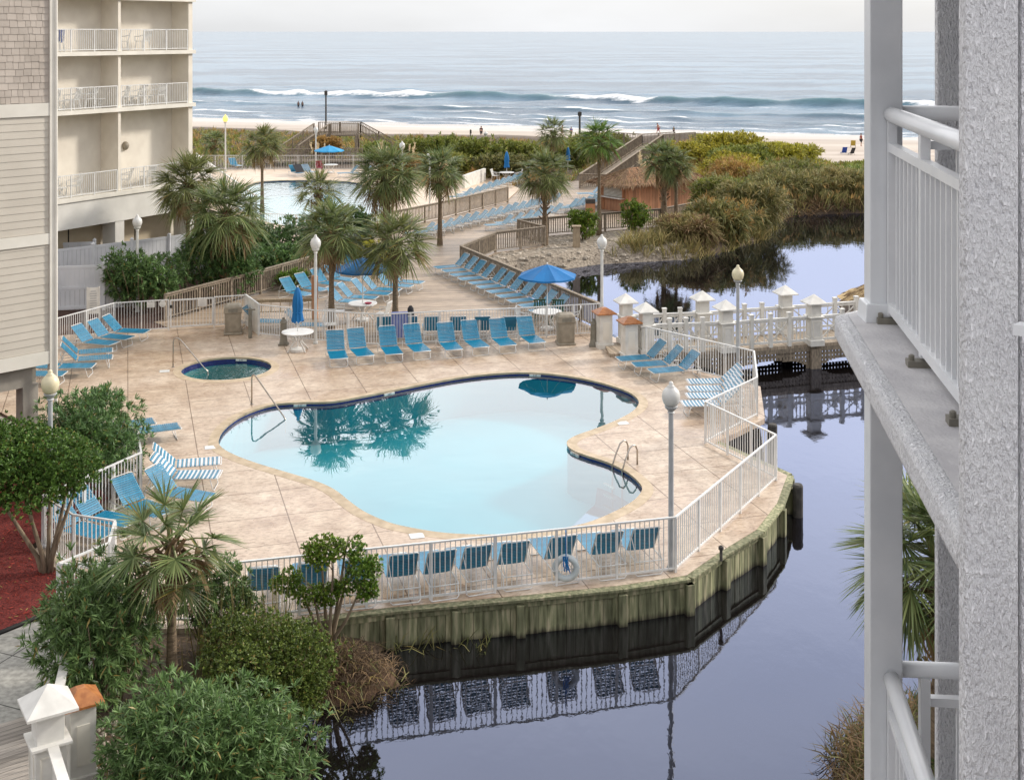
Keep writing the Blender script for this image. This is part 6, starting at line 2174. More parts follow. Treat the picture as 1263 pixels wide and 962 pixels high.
def depth_tile(line, u, v, txt, label):
    c = P(u, v, 0)
    best = min(range(len(line)), key=lambda i: (line[i][0] - c.x) ** 2 + (line[i][1] - c.y) ** 2)
    a, b = Vector((*line[best], 0)), Vector((*line[(best + 1) % len(line)], 0))
    d = (b - a).normalized(); inw = Vector((-d.y, d.x, 0))
    t = thing('depth_marker', label, 'pool tile', (a.x, a.y, -0.1))
    m_ = MB(); m_.beam(a - d * 0.2 + inw * 0.004 + Vector((0, 0, -0.075)), a + d * 0.2 + inw * 0.004 + Vector((0, 0, -0.075)), 0.05, 0.07); m_.build('tile', 'tile_white', t)
    cu = bpy.data.curves.new('txt', 'FONT'); cu.body = txt; cu.size = 0.085; cu.align_x = 'CENTER'; cu.align_y = 'CENTER'; cu.extrude = 0.001
    o = bpy.data.objects.new('txt', cu); COL.objects.link(o)
    bpy.context.view_layer.update()
    me_ = bpy.data.meshes.new_from_object(o.evaluated_get(bpy.context.evaluated_depsgraph_get()))
    bpy.data.objects.remove(o)
    me_.materials.clear(); me_.materials.append(MATS['dark_mark'])
    n_ = bpy.data.objects.new('lettering', me_); COL.objects.link(n_); n_.parent = t
    X = d if Vector((1, 0, 0)).dot(d) > 0 else -d
    if inw.y > 0: X = d
    rot = Matrix(((-d.x * 0 + X.x, 0, 0), (X.y, 0, 0), (0, 1, 0))).to_4x4()
    nv = inw
    M3 = Matrix(((X.x, 0, nv.x), (X.y, 0, nv.y), (0, 1, 0)))
    n_.rotation_euler = M3.to_euler()
    n_.location = (a + inw * 0.032 + Vector((0, 0, -0.075))) - t.location


depth_tile(POOL, 657, 460, '3 FT', 'white depth marker in the tile band at the far pool edge')
depth_tile(POOL, 368, 497, '3 FT', 'white depth marker in the tile band left of the palm reflections')
depth_tile(POOL, 481, 482.5, '3 FT', 'white depth marker in the tile band where the far edge curves')
depth_tile(POOL, 709, 556, '3 FT', 'white depth marker in the tile band left of the ladder')
depth_tile(TUB, 293, 443, '3 FT', 'white depth marker in the hot tub tile band')

# inflated ring hung on the front fence
t = thing('swim_ring', 'clear inflatable ring with blue cords on the near fence between two posts', 'swim ring', (1.17, 27.28, 0.36))
ring = [(0.23 * math.cos(2 * math.pi * i / 28), 0.0, 0.23 * math.sin(2 * math.pi * i / 28)) for i in range(28)]
m_ = MB(); m_.tube(ring, 0.07, 10, True); m_.build('ring', 'clear_vinyl', t, world=False, smooth=True)
m_ = MB()
for k in range(9): m_.tube([(rnd.uniform(-.09, .09), -0.07, 0.28), (rnd.uniform(-.09, .09), -0.10, 0.05 + rnd.uniform(-.12, .1))], 0.012, 5)
m_.tube([(0, -0.05, 0.25), (0, 0.06, 0.75), (0, 0.20, 0.80)], 0.012, 5)
m_.build('cords', 'umbrella_cloth', t, world=False)
m_ = MB(); m_.tube([(4.75, 28.55, -0.02), (4.75, 28.55, 0.24)], 0.035, 8); m_.lathe([(0.06, 0.24), (0.06, 0.30), (0.02, 0.33)], (4.75, 28.55, 0), 10)
tag(m_.build('deck_tap', 'dark_pile', None), 'small dark tap post outside the fence near the bulkhead edge', 'tap')

# ------------------------------------------------------------------ thatched mound beyond the bridge
t = thing('thatched_shelter', 'low straw-roofed shelter at the water beyond the bridge', 'shelter', (18.6, 58.0, -0.75))
m_ = MB()
vs, N = [], 40
for k in range(9):
    f = k / 8
    for j in range(N):
        a = 2 * math.pi * j / N
        rr = 2.7 * (1 - f) ** 0.8 * (1 + 0.05 * math.sin(5 * a + k))
        vs.append((rr * 1.25 * math.cos(a), rr * math.sin(a), 0.35 + 0.95 * math.sin(f * math.pi / 2) + 0.05 * math.sin(7 * a + 3 * k)))
m_.add(vs, [(i * N + j, i * N + (j + 1) % N, (i + 1) * N + (j + 1) % N, (i + 1) * N + j) for i in range(8) for j in range(N)])
m_.build('straw_roof', 'straw', t, world=False, smooth=True)
q = 2600
a = rng.uniform(0, 6.283, q); f = rng.uniform(0, 0.95, q)
rr = 2.7 * (1 - f) ** 0.8
b_ = np.stack([rr * 1.25 * np.cos(a), rr * np.sin(a), 0.36 + 0.95 * np.sin(f * math.pi / 2)], 1)
dd = np.stack([np.cos(a), np.sin(a), -0.4 + rng.normal(0, 0.15, q)], 1)
blades('straw_thatch', 'dry_grass', b_, dd, rng.uniform(0.2, 0.45, q), 0.04, 0.15, t)
m_ = MB(); m_.tube([(0.2, -2.3, 0.55), (1.0, -2.5, 0.55), (2.2, -2.2, 0.60)], [0.12, 0.26, 0.10], 10); m_.build('canoe', 'orange_plastic', t, world=False, smooth=True)
m_ = MB(); m_.lathe([(3.4, 0.0), (2.7, 0.30), (0.0, 0.33)], (0, 0, 0), 30); m_.build('bank', 'gravel', t, world=False)


# ------------------------------------------------------------------ people on the beach
def person(u, v, label, pose, top, bottom, scale=1.0, tlev=-3.6):
    p = P(u, v, tlev)
    g = float(ground(np.array([[p.x]]), np.array([[p.y]]))[0, 0])
    p = P(u, v, g)
    t = thing('person', label, 'person', (p.x, p.y, g), pose.get('rz', 0), 'people on the beach')
    t.scale = (scale,) * 3
    st = pose.get('stride', 0.0); lean = pose.get('lean', 0.0); sit = pose.get('sit', False)
    hz_ = 0.93
    J = {'pel': (0, 0, hz_), 'spi': (0, -0.04 * lean - 0.01, 1.15), 'che': (0, -0.10 * lean, 1.35), 'nec': (0, -0.16 * lean, 1.50), 'hea': (0, -0.20 * lean - 0.02, 1.63), 'top': (0, -0.21 * lean, 1.73)}
    for s, nm in ((-1, 'l'), (1, 'r')):
        k = st * s
        J['hip' + nm] = (0.09 * s, 0, 0.90)
        J['kne' + nm] = (0.10 * s, -0.20 * k - 0.03, 0.50)
        J['ank' + nm] = (0.10 * s, -0.36 * k + (0.10 * abs(k) if k < 0 else 0), 0.09)
        J['toe' + nm] = (0.11 * s, -0.36 * k - 0.16, 0.03)
        J['sho' + nm] = (0.18 * s, -0.11 * lean, 1.40)
        J['elb' + nm] = (0.23 * s, 0.18 * k + 0.02, 1.13)
        J['wri' + nm] = (0.22 * s, 0.26 * k - 0.12, 0.90)
        J['han' + nm] = (0.21 * s, 0.28 * k - 0.18, 0.80)
    names = list(J)
    E = [('pel', 'spi'), ('spi', 'che'), ('che', 'nec'), ('nec', 'hea'), ('hea', 'top')]
    for nm in 'lr':
        E += [('pel', 'hip' + nm), ('hip' + nm, 'kne' + nm), ('kne' + nm, 'ank' + nm), ('ank' + nm, 'toe' + nm), ('che', 'sho' + nm), ('sho' + nm, 'elb' + nm), ('elb' + nm, 'wri' + nm), ('wri' + nm, 'han' + nm)]
    rad = dict(pel=0.14, spi=0.125, che=0.15, nec=0.06, hea=0.10, top=0.075, hip=0.095, kne=0.062, ank=0.042, toe=0.035, sho=0.062, elb=0.042, wri=0.030, han=0.034)

    def skin(nm, joints, edges, mat, grow):
        me_ = bpy.data.meshes.new(nm)
        ids = {n: i for i, n in enumerate(joints)}
        me_.from_pydata([J[n] for n in joints], [(ids[a], ids[b]) for a, b in edges], [])
        me_.materials.append(MATS[mat])
        o = bpy.data.objects.new(nm, me_); COL.objects.link(o); o.parent = t
        md = o.modifiers.new('skin', 'SKIN')
        if not me_.skin_vertices: me_.attributes.new('skin', 'FLOAT', 'POINT') if False else None
        bpy.context.view_layer.objects.active = o
        sv = me_.skin_vertices[0].data if me_.skin_vertices else None
        if sv:
            for n, i in ids.items():
                r_ = rad[n if n in rad else n[:3]] + grow
                sv[i].radius = (r_, r_)
            sv[0].use_root = True
        sb = o.modifiers.new('smooth', 'SUBSURF'); sb.levels = 1; sb.render_levels = 1
        return o

    skin('body', names, E, 'skin', 0.0)
    if top:
        js = ['spi', 'che', 'shol', 'shor', 'elbl', 'elbr']
        skin('shirt', js, [('spi', 'che'), ('che', 'shol'), ('che', 'shor'), ('shol', 'elbl'), ('shor', 'elbr')], top, 0.016)
    js = ['pel', 'hipl', 'hipr', 'knel', 'kner']
    skin('shorts', js, [('pel', 'hipl'), ('pel', 'hipr'), ('hipl', 'knel'), ('hipr', 'kner')], bottom, 0.018)
    m_ = MB(); m_.ball((J['hea'][0], J['hea'][1] + 0.015, J['hea'][2] + 0.035), 0.108, 12, 8, (0.92, 1.0, 1.0)); m_.build('hair', 'hair', t, world=False, smooth=True)
    return t


person(812, 166, 'bare-chested person in dark red shorts walking on the wet sand', dict(stride=1.0, lean=0.8, rz=R(-75)), None, 'red_cloth', 1.0)
person(831, 166.5, 'person in a green top standing in the shallows beside the walker', dict(stride=0.1, rz=R(160)), 'green_plastic', 'dark_fabric', 0.72)
person(693, 168, 'person in a pale shirt on the sand left of the dark pole', dict(stride=0.5, lean=0.5, rz=R(40)), 'towel_white', 'red_cloth', 0.95)
person(704.5, 170, 'person in a dark shirt on the sand beside the dark pole', dict(stride=0.2, rz=R(-30)), 'blue_fabric', 'dark_fabric', 0.9)
person(593.5, 170, 'person in dark clothes standing on the sand above the shrubs', dict(stride=0.2, rz=R(180)), 'dark_fabric', 'dark_fabric', 0.95)
person(1062, 181, 'person in a dark top by the beach chairs at the column', dict(stride=0.2, rz=R(100)), 'red_cloth', 'dark_fabric', 1.0)
for (u, v, lab) in ((368, 134, 'bather farther left in the surf left of the slim pole'), (373, 134, 'bather nearer the slim pole in the surf')):
    y = 270.0; x = (u - CX) / F * y
    t_ = person(u, 172, lab, dict(stride=0.1, rz=R(180)), 'dark_fabric', 'dark_fabric', 1.0)
    t_.location = (x, y, SEA - 0.55)
for i, (u, v, mt, lab) in enumerate(((1052, 182, 'yellow_cloth', 'yellow beach chair by the person at the column'), (1040, 191, 'blue_fabric', 'blue beach chair left of two low on the sand'), (1049, 192, 'dark_fabric', 'dark beach chair right of two low on the sand'))):
    if mt == 'yellow_cloth': pm('yellow_cloth', (0.42, 0.30, 0.05, 1), None, 5, 0.8)
    p = P(u, v, -3.2); g = float(ground(np.array([[p.x]]), np.array([[p.y]]))[0, 0]); p = P(u, v, g)
    t = thing('beach_chair', lab, 'beach chair', (p.x, p.y, g), R(170 + 20 * i))
    m_ = MB(); m_.box((0, 0, 0.26), (0.6, 0.5, 0.05)); m_.build('seat', mt, t, world=False)
    m_ = MB(); m_.beam((0, 0.25, 0.28), (0, 0.55, 0.95), 0.6, 0.05, (0, 1, 0)); m_.build('backrest', mt, t, world=False)
    m_ = MB()
    for sx in (-1, 1): m_.tube([(sx * 0.3, -0.25, 0.0), (sx * 0.3, 0.3, 0.45), (sx * 0.3, 0.35, 0)], 0.02, 6)
    m_.build('frame', 'stainless', t, world=False)
# ------------------------------------------------------------------ cabbage palms
def palm(x, y, z0, hc, cr, label, tr=0.13, nf=46, boots=0.5, dead=8, lean=(0, 0), mat='palm_leaf', seg=28, bw=0.05, group='cabbage palms', flat=1.0, droop=0.24):
    t = thing('palm_tree', label, 'palm tree', (x, y, z0), 0, group)
    h = hc - z0
    m_ = MB()
    pts, rs = [], []
    for i in range(13):
        f = i / 12
        pts.append((lean[0] * f * f, lean[1] * f * f, -0.25 + (h + 0.25) * f))
        r_ = tr * (1.35 - 0.5 * min(1, f * 3)) if f < 0.33 else tr * (0.85 + 0.12 * math.sin(f * 9))
        rs.append(r_ * (1 + 0.05 * rnd.uniform(-1, 1)))
    m_.tube(pts, rs, 12)
    m_.build('trunk', 'trunk_palm', t, world=False, smooth=True)
    top = Vector((lean[0], lean[1], h))
    if boots:
        b_ = MB()
        nb_ = int(60 * boots)
        for i in range(nb_):
            f = 1 - boots * (i / nb_) * 0.9
            a = i * 2.4 + rnd.uniform(-.2, .2)
            c = Vector((lean[0] * f * f, lean[1] * f * f, h * f))
            o = Vector((math.cos(a), math.sin(a), 0))
            sd = Vector((-math.sin(a), math.cos(a), 0)) * rnd.choice((-0.12, 0.12))
            p = c + o * tr * 0.85; q = c + o * (tr * 1.0 + rnd.uniform(0.08, 0.17)) + sd + Vector((0, 0, rnd.uniform(0.16, 0.30)))
            b_.beam(p, q, 0.075, 0.025, tuple(o))
        b_.build('leaf_bases', 'boots_palm', t, world=False)

    taz, tilt = rnd.uniform(0, 6.28), rnd.uniform(0.05, 0.28)

    def fronds(n, e0, e1, mt, name, L0, sag, jit=0.2):
        B, D, LL_, WW, DR = [], [], [], [], []
        pt = MB()
        for i in range(n):
            f = (i + 0.5) / n
            az = i * 2.39996 + rnd.uniform(-.25, .25)
            el = e0 + (e1 - e0) * f ** 0.8 + rnd.uniform(-jit, jit) + tilt * math.cos(az - taz)
            pl = cr * rnd.uniform(0.40, 0.56) * (0.85 if f < 0.2 else 1)
            o = Vector((math.cos(az), math.sin(az), 0))
            d = o * math.cos(el) + Vector((0, 0, math.sin(el)))
            s0 = top + o * tr * 0.5 + Vector((0, 0, -0.10 * f))
            mid = s0 + d * pl * 0.55
            E = s0 + d * pl + Vector((0, 0, -0.10 * pl * (1 - abs(math.sin(el)))))
            pt.tube([s0, mid, E], [0.022, 0.014, 0.010], 5)
            el2 = el - (0.22 + 0.28 * f) * sag
            ax = o * math.cos(el2) + Vector((0, 0, math.sin(el2)))
            sd = Vector((-math.sin(az), math.cos(az), 0))
            tw = rnd.uniform(-0.5, 0.5)
            nrm = ax.cross(sd).normalized()
            sd = sd * math.cos(tw) + nrm * math.sin(tw)
            nrm = ax.cross(sd).normalized()
            if nrm.z < 0: nrm = -nrm
            LF = L0 * cr * rnd.uniform(0.48, 0.64)
            for k in range(seg):
                ph = -2.15 + 4.3 * (k + 0.5) / seg
                v = ax * math.cos(ph) + sd * math.sin(ph) + nrm * (0.30 * abs(math.sin(ph)) + rnd.uniform(-0.08, 0.08))
                B.append(tuple(E + ax * 0.02)); D.append(tuple(v))
                LL_.append(LF * (0.72 + 0.28 * math.cos(ph / 1.3)) * rnd.uniform(0.9, 1.08)); WW.append(bw * rnd.uniform(0.8, 1.15)); DR.append(rnd.uniform(0.5, 1.4) * sag * droop)
        fo = blades(name, mt, B, D, np.array(LL_), np.array(WW), np.array(DR), t)
        pt.build(name + '_stalks', mt, fo, world=False)

    fronds(nf, R(86), R(-36) * flat, mat, 'fronds', 1.0, 1.0)
    if dead: fronds(dead, R(-35), R(-70), 'palm_dead', 'dead_fronds', 0.85, 1.25)
    return t


palm(-15.6, 60.5, -0.1, 4.7, 2.05, 'full palm leaning over the vinyl fences at the hotel block corner', nf=56, dead=10)
palm(-12.9, 56.5, -0.1, 3.85, 2.15, 'full palm with rough trunk above the oleander hedge', nf=58, dead=12, boots=0.9, tr=0.19)
palm(-16.7, 84.0, 0.0, 4.5, 1.75, 'slim palm between the hotel block and the far pool', nf=40, dead=9, boots=0.3)
palm(-11.1, 72.0, -0.1, 2.9, 1.55, 'small palm in front of the far pool water', nf=30, dead=3, boots=0.4)
palm(-7.25, 50.45, -0.05, 4.0, 1.70, 'palm standing beside the globe lamp on the timber deck', nf=44, dead=12, boots=0.4, tr=0.14)
palm(-6.6, 66.0, -0.1, 4.55, 2.15, 'largest palm with thick shaggy trunk in the middle distance', nf=66, dead=16, boots=0.9, tr=0.26)
palm(-4.68, 50.4, -0.05, 3.55, 1.75, 'palm shading the open umbrella on the timber deck', nf=44, dead=8, boots=0.35, tr=0.14)
palm(-4.05, 70.6, -0.05, 4.25, 1.75, 'tall slim palm standing left of the beach walk loungers', nf=38, dead=8, boots=0.5, tr=0.14)
palm(1.85, 70.9, -0.05, 4.05, 1.85, 'palm with shaggy trunk at the corner of the jogging timber railing', nf=46, dead=12, boots=0.75, tr=0.17)
palm(5.15, 74.3, -0.05, 5.6, 1.65, 'tallest palm with a bare slim trunk beside the tiki hut', nf=32, dead=9, boots=0.18, tr=0.13, mat='palm_leaf_fresh')
palm(9.35, 77.3, -0.05, 4.1, 1.75, 'palm in front of the tiki hut wall with broken leaf bases', nf=40, dead=12, boots=0.75, tr=0.22)
palm(10.05, 77.0, -0.05, 3.9, 1.35, 'second palm close beside the one in front of the tiki hut', nf=22, dead=8, boots=0.1, tr=0.14)
palm(3.5, 106.0, 0.3, 3.5, 1.75, 'small distant palm in the dune scrub', nf=34, dead=5)
palm(-26.5, 112, 0.3, 2.2, 1.5, 'low distant palm in the dune grass beside the lit lamp', nf=26, dead=3)
palm(-6.2, 22.9, -0.25, 2.75, 1.28, 'near palm with browning fronds standing among the oleanders', nf=19, dead=9, boots=0.35, tr=0.115, seg=36, bw=0.036, mat='palm_leaf', droop=0.15)
palm(7.1, 20.9, -0.6, 3.3, 1.75, 'palm half hidden behind the white corner column on the right', nf=60, dead=9, boots=0.7, tr=0.15, seg=38, bw=0.036, droop=0.2)


# ------------------------------------------------------------------ shrubs
def lump_points(n, size, lumps=9, seed=0, flat=0.0, inner=0.35):
    """points through a lumpy crown: many near the skin of a cluster of lobes"""
    r = np.random.default_rng(seed)
    a = r.uniform(0, 6.283, lumps); z = r.uniform(-0.5, 0.75, lumps); q = np.sqrt(1 - z * z) * r.uniform(0.35, 0.72, lumps)
    C = np.stack([q * np.cos(a), q * np.sin(a), z * 0.62], 1)
    C = np.vstack([C, [[0, 0, 0]]])
    Rr = np.append(r.uniform(0.32, 0.55, lumps), 0.72)
    w = Rr ** 2; w = w / w.sum()
    k = r.choice(lumps + 1, n, p=w)
    d = r.normal(0, 1, (n, 3)); d /= np.linalg.norm(d, axis=1, keepdims=True)
    rad = Rr[k] * (1 - inner * r.random(n) ** 1.6)
    p = C[k] + d * rad[:, None]
    return p * np.array(size), d


def leafy(parent, name, mat, n, size, center, per, L, W, spread=0.75, droop=0.15, seed=0, lumps=9, inner=0.4, up=0.35, zmin=None, stray=0.05):
    p, d = lump_points(n, size, lumps, seed, inner=inner)
    k_ = rng.random(len(p)) < stray
    p[k_] *= rng.uniform(1.08, 1.32, (int(k_.sum()), 1))
    p = p + np.array(center)
    if zmin is not None:
        k = p[:, 2] > zmin; p, d = p[k], d[k]
    n = len(p)
    d = unit(d + np.array([0, 0, up]))
    D0 = np.repeat(d, per, 0)
    B = np.repeat(p, per, 0) + rng.normal(0, L * 0.10, (n * per, 3)) + D0 * L * 0.1
    D = unit(np.repeat(d, per, 0) + rng.normal(0, spread, (n * per, 3)))
    return blades(name, mat, B, D, rng.uniform(0.7, 1.15, n * per) * L, rng.uniform(0.8, 1.2, n * per) * W, droop, parent)


def stems(parent, n, base_r, top_r, h, r0, mat='bark', name='stems', z0=-0.2, wig=0.12):
    m_ = MB()
    for i in range(n):
        a = i * 2.4 + rnd.uniform(-.3, .3); q = rnd.random() ** 0.5
        b = Vector((base_r * q * math.cos(a), base_r * q * math.sin(a), z0)); e = Vector((top_r * q * math.cos(a), top_r * q * math.sin(a), h * rnd.uniform(0.75, 1)))
        m1 = b.lerp(e, 0.35) + Vector((rnd.uniform(-wig, wig), rnd.uniform(-wig, wig), 0)); m2 = b.lerp(e, 0.7) + Vector((rnd.uniform(-wig, wig), rnd.uniform(-wig, wig), 0.05))
        m_.tube([b, m1, m2, e], [r0, r0 * 0.8, r0 * 0.55, r0 * 0.3], 6)
    return m_.build(name, mat, parent, world=False, smooth=True)


def oleander(x, y, z0, rx, ry, h, label, n, per=11, L=0.15, W=0.028, seed=1, mat='oleander_leaf', lumps=11, cat='shrub', name='oleander_shrub', low=0.15):
    t = thing(name, label, cat, (x, y, z0))
    rz_ = (h - low) / 2 / 0.85
    leafy(t, 'foliage', mat, n, (rx, ry, rz_), (0, 0, low + rz_ * 0.85), per, L, W, seed=seed, lumps=lumps, zmin=0.02)
    stems(t, 14, 0.25 * rx, rx * 0.8, h * 0.8, 0.022, 'twig')
    return t


oleander(-7.35, 22.6, -0.15, 1.15, 1.2, 2.55, 'tall near oleander with long leaves beside the concrete path', 1150, 14, 0.18, 0.028, 3, lumps=20)
oleander(-5.1, 19.9, -0.5, 1.42, 1.25, 2.25, 'broad near oleander spreading at the bottom edge of the photo', 1500, 14, 0.17, 0.026, 4, low=0.0, lumps=22)
oleander(-3.75, 20.6, -0.7, 0.9, 1.1, 1.7, 'low oleander leaning to the water at the bottom edge', 520, 13, 0.15, 0.025, 14, low=0.0, lumps=16)
oleander(-5.8, 24.6, -0.1, 0.95, 0.6, 1.75, 'oleander reaching over the near fence behind the palm trunk', 600, 12, 0.13, 0.026, 5)
oleander(-8.0, 24.6, -0.1, 0.7, 0.5, 1.6, 'slim oleander at the corner of the near fence', 380, 12, 0.13, 0.026, 6)
oleander(-11.1, 33.2, -0.05, 1.75, 1.6, 2.75, 'oleander bush between the lamp post and the left fence', 1300, 12, 0.19, 0.034, 7, lumps=18)
oleander(-15.9, 54.0, -0.05, 2.0, 1.5, 2.6, 'left half of the dark oleander hedge behind the white fence', 1500, 9, 0.22, 0.05, 8)
oleander(-13.4, 57.2, -0.05, 2.2, 1.4, 3.0, 'right half of the oleander hedge, lighter and taller, behind the white fence', 1500, 9, 0.22, 0.05, 9)
for (x, y, rx, h, lab, s) in ((-13.6, 63.5, 1.9, 2.5, 'dark rounded shrub behind the two left palms', 21), (-11.6, 61.5, 1.7, 1.7, 'dark shrub behind the sloping timber railing', 22), (-10.6, 65.8, 2.3, 2.6, 'larger dark shrub in front of the far pool', 23),
                              (-15.0, 66.5, 2.0, 2.4, 'dark shrub between the palm trunks near the hotel block', 24), (-18.3, 68, 2.0, 2.3, 'dark shrub against the foot of the hotel block', 25), (-8.8, 69.5, 1.6, 2.2, 'shrub under the largest palm', 26)):
    oleander(x, y, -0.05, rx, rx * 0.85, h, lab, 900, 8, 0.26, 0.065, s)
oleander(-7.6, 63.8, -0.05, 1.2, 0.9, 1.5, 'yellow-green shrub at the base of the largest palm', 420, 8, 0.24, 0.06, 27, 'yellow_leaf')
oleander(-10.3, 58.6, -0.05, 0.8, 0.6, 0.9, 'bright green low plant behind the timber railing', 240, 8, 0.24, 0.05, 28, 'tree_leaf')
oleander(4.15, 72.6, -0.1, 0.95, 0.8, 1.75, 'bright green shrub on the stone bank by the squat post', 420, 8, 0.22, 0.06, 29, 'tree_leaf')
oleander(7.35, 75.0, -0.1, 0.95, 0.8, 2.0, 'bright green shrub under the hut counter', 420, 8, 0.22, 0.06, 30, 'tree_leaf')

# clipped dome and round-headed trees
t = thing('wax_myrtle', 'rounded clipped dark green dome shrub above the waterline', 'shrub', (-4.5, 23.0, -0.6))
leafy(t, 'foliage', 'wax_leaf', 5200, (1.25, 1.2, 1.35), (0, 0, 0.70), 7, 0.060, 0.032, 0.9, 0.05, 31, 16, 0.22, zmin=0.0)
stems(t, 10, 0.2, 0.8, 1.3, 0.02, 'twig')

t = thing('round_tree', 'multi-trunk tree with dense round crown over the red mulch at the left edge', 'tree', (-10.35, 28.0, -0.05))
leafy(t, 'crown', 'hedge_leaf', 6400, (1.95, 1.7, 1.0), (-0.75, 0.1, 2.42), 8, 0.075, 0.042, 0.9, 0.05, 32, 14, 0.30)
m_ = MB()
for (ex, ey, ez) in ((-1.5, 0.1, 2.2), (-0.9, 0.4, 2.4), (-0.5, -0.3, 2.5), (0.0, 0.2, 2.4), (0.5, 0.1, 2.3), (0.75, -0.2, 2.1)):
    m_.tube([(ex * 0.05, ey * 0.1, -0.15), (ex * 0.16, ey * 0.2, 0.35), (ex * 0.52, ey * 0.6, 1.15), (ex, ey, ez)], [0.075, 0.055, 0.042, 0.025], 8)
m_.build('trunk', 'bark', t, world=False, smooth=True)
oleander(-11.0, 24.6, -0.05, 0.75, 0.6, 0.65, 'thin dry shrub in the red mulch bed', 170, 8, 0.09, 0.03, 33, 'dune_leaf')

t = thing('small_tree', 'small twisted tree with tufts of bright leaves in front of the bulkhead', 'tree', (-3.65, 25.0, -0.35))
tr_ = MB()
lf_pts = []
br_ = [((-0.55, 0.05, 1.2), (-0.75, 0, 1.55)), ((-0.15, 0.1, 1.7), (-0.25, 0.1, 2.2)), ((0.10, -0.1, 1.6), (0.05, 0, 2.05)), ((0.35, 0.1, 1.5), (0.55, 0.1, 1.85)), ((0.55, -0.1, 1.1), (0.75, 0, 1.45)), ((-0.25, -0.15, 1.1), (-0.30, -0.2, 1.4)), ((0.3, 0.2, 1.9), (0.4, 0.2, 2.25))]
for a, b in br_:
    tr_.tube([(a[0] * 0.10, a[1] * 0.2, -0.2), (a[0] * 0.25, a[1] * 0.4, 0.35), (a[0] * 0.65, a[1], a[2] * 0.62), a, b], [0.055, 0.042, 0.030, 0.020, 0.008], 7)
    for k in range(5):
        q = Vector(a).lerp(Vector(b), rnd.random()); e = q + Vector((rnd.uniform(-.3, .3), rnd.uniform(-.3, .3), rnd.uniform(0.05, .3))); tr_.tube([q, q.lerp(e, 0.5) + Vector((0, 0, 0.03)), e], [0.010, 0.007, 0.003], 5)
tr_.build('trunk', 'bark', t, world=False, smooth=True)
for i, (c, s, n) in enumerate((((-0.10, 0, 2.05), (0.62, 0.5, 0.36), 400), ((0.66, 0.05, 1.62), (0.46, 0.40, 0.40), 250), ((-0.80, 0, 1.40), (0.42, 0.34, 0.34), 170), ((-0.30, -0.1, 1.18), (0.52, 0.40, 0.28), 230), ((0.76, 0, 1.22), (0.34, 0.30, 0.24), 170), ((0.28, 0.1, 1.25), (0.32, 0.28, 0.22), 80), ((0.45, 0.15, 2.0), (0.30, 0.3, 0.3), 40))):
    leafy(t, 'leaf_tuft', 'tree_leaf', int(n * 1.15) + 60, s, c, 6, 0.062, 0.034, 0.9, 0.05, 40 + i, 3, 0.5, stray=0.0)

# root mound with dry grass below the small tree
mo = MB()
vs, N = [], 36
for k in range(10):
    f = k / 9
    for j in range(N):
        a = 2 * math.pi * j / N
        rr = (1 - f) * (1 + 0.10 * math.sin(3 * a + 1) + 0.05 * math.sin(7 * a + k))
        vs.append((-3.35 + rr * 1.45 * math.cos(a), 24.75 + rr * 1.25 * math.sin(a), -1.15 + 0.78 * math.sin(f * math.pi / 2) + 0.06 * math.sin(9 * a + 5 * k) + 0.05 * math.sin(4 * a + 2 * k)))
mo.add(vs, [(i * N + j, i * N + (j + 1) % N, (i + 1) * N + (j + 1) % N, (i + 1) * N + j) for i in range(9) for j in range(N)])
tag(mo.build('earth_mound', 'hill_soil', None, smooth=True), kind='structure')


def scatter(n, poly, zoff=0.0):
    xs = [p[0] for p in poly]; ys = [p[1] for p in poly]
    out = np.empty((0, 2))
    while len(out) < n:
        c = np.stack([rng.uniform(min(xs), max(xs), n), rng.uniform(min(ys), max(ys), n)], 1)
        out = np.vstack([out, c[sdf(poly, c[:, 0], c[:, 1]) < 0]])
    out = out[:n]
    return np.column_stack([out, ground(out[:, 0], out[:, 1]) + zoff])


def grass(name, mat, pts, per, L, W, lean=0.35, droop=0.35, hang=None):
    n = len(pts)
    B = np.repeat(pts, per, 0) + np.column_stack([rng.normal(0, 0.12, (n * per, 2)), np.zeros(n * per)])
    D = np.column_stack([rng.normal(0, lean, (n * per, 2)), np.ones(n * per)])
    ln = np.repeat(rng.uniform(0.65, 1.15, n), per) * rng.uniform(0.6, 1.1, n * per) * L
    o = blades(name, mat, B, D, ln, rng.uniform(0.7, 1.2, n * per) * W, rng.uniform(0.4, 1.4, n * per) * droop)
    return tag(o, kind='stuff')


def mound_pts(n):
    a = rng.uniform(0, 6.283, n); f = rng.uniform(0, 1, n)
    rr = (1 - f) * 1.0
    return np.column_stack([-3.35 + rr * 1.45 * np.cos(a), 24.75 + rr * 1.25 * np.sin(a), -1.15 + 0.85 * np.sin(f * math.pi / 2)])


grass('dry_mound_grass', 'dry_grass', mound_pts(230), 6, 0.55, 0.014, 1.1, 0.8)
leaf_mat('dead_twig', (0.055, 0.035, 0.022, 1), (0.16, 0.11, 0.07, 1), 0.9, 0.4, 0.1)
grass('mound_twigs', 'dead_twig', mound_pts(330), 5, 0.6, 0.016, 1.3, 0.5)
grass('mound_green_blades', 'reed_green', mound_pts(45), 5, 0.6, 0.02, 0.6, 0.6)
pp = np.array([[-1.9, 26.05, -0.82], [-1.5, 26.1, -0.82], [-0.9, 26.2, -0.85], [-0.6, 26.25, -0.85], [-2.4, 25.9, -0.8], [-2.9, 24.0, -0.9], [-2.4, 24.4, -0.9], [-3.2, 23.4, -0.9], [-0.75, 26.1, -0.85]])
grass('water_edge_reeds', 'reed_green', pp, 9, 0.75, 0.022, 0.5, 0.5)
st_ = np.column_stack([rng.uniform(-6.1, -4.4, 40), rng.uniform(23.6, 24.6, 40), np.full(40, -0.2)])
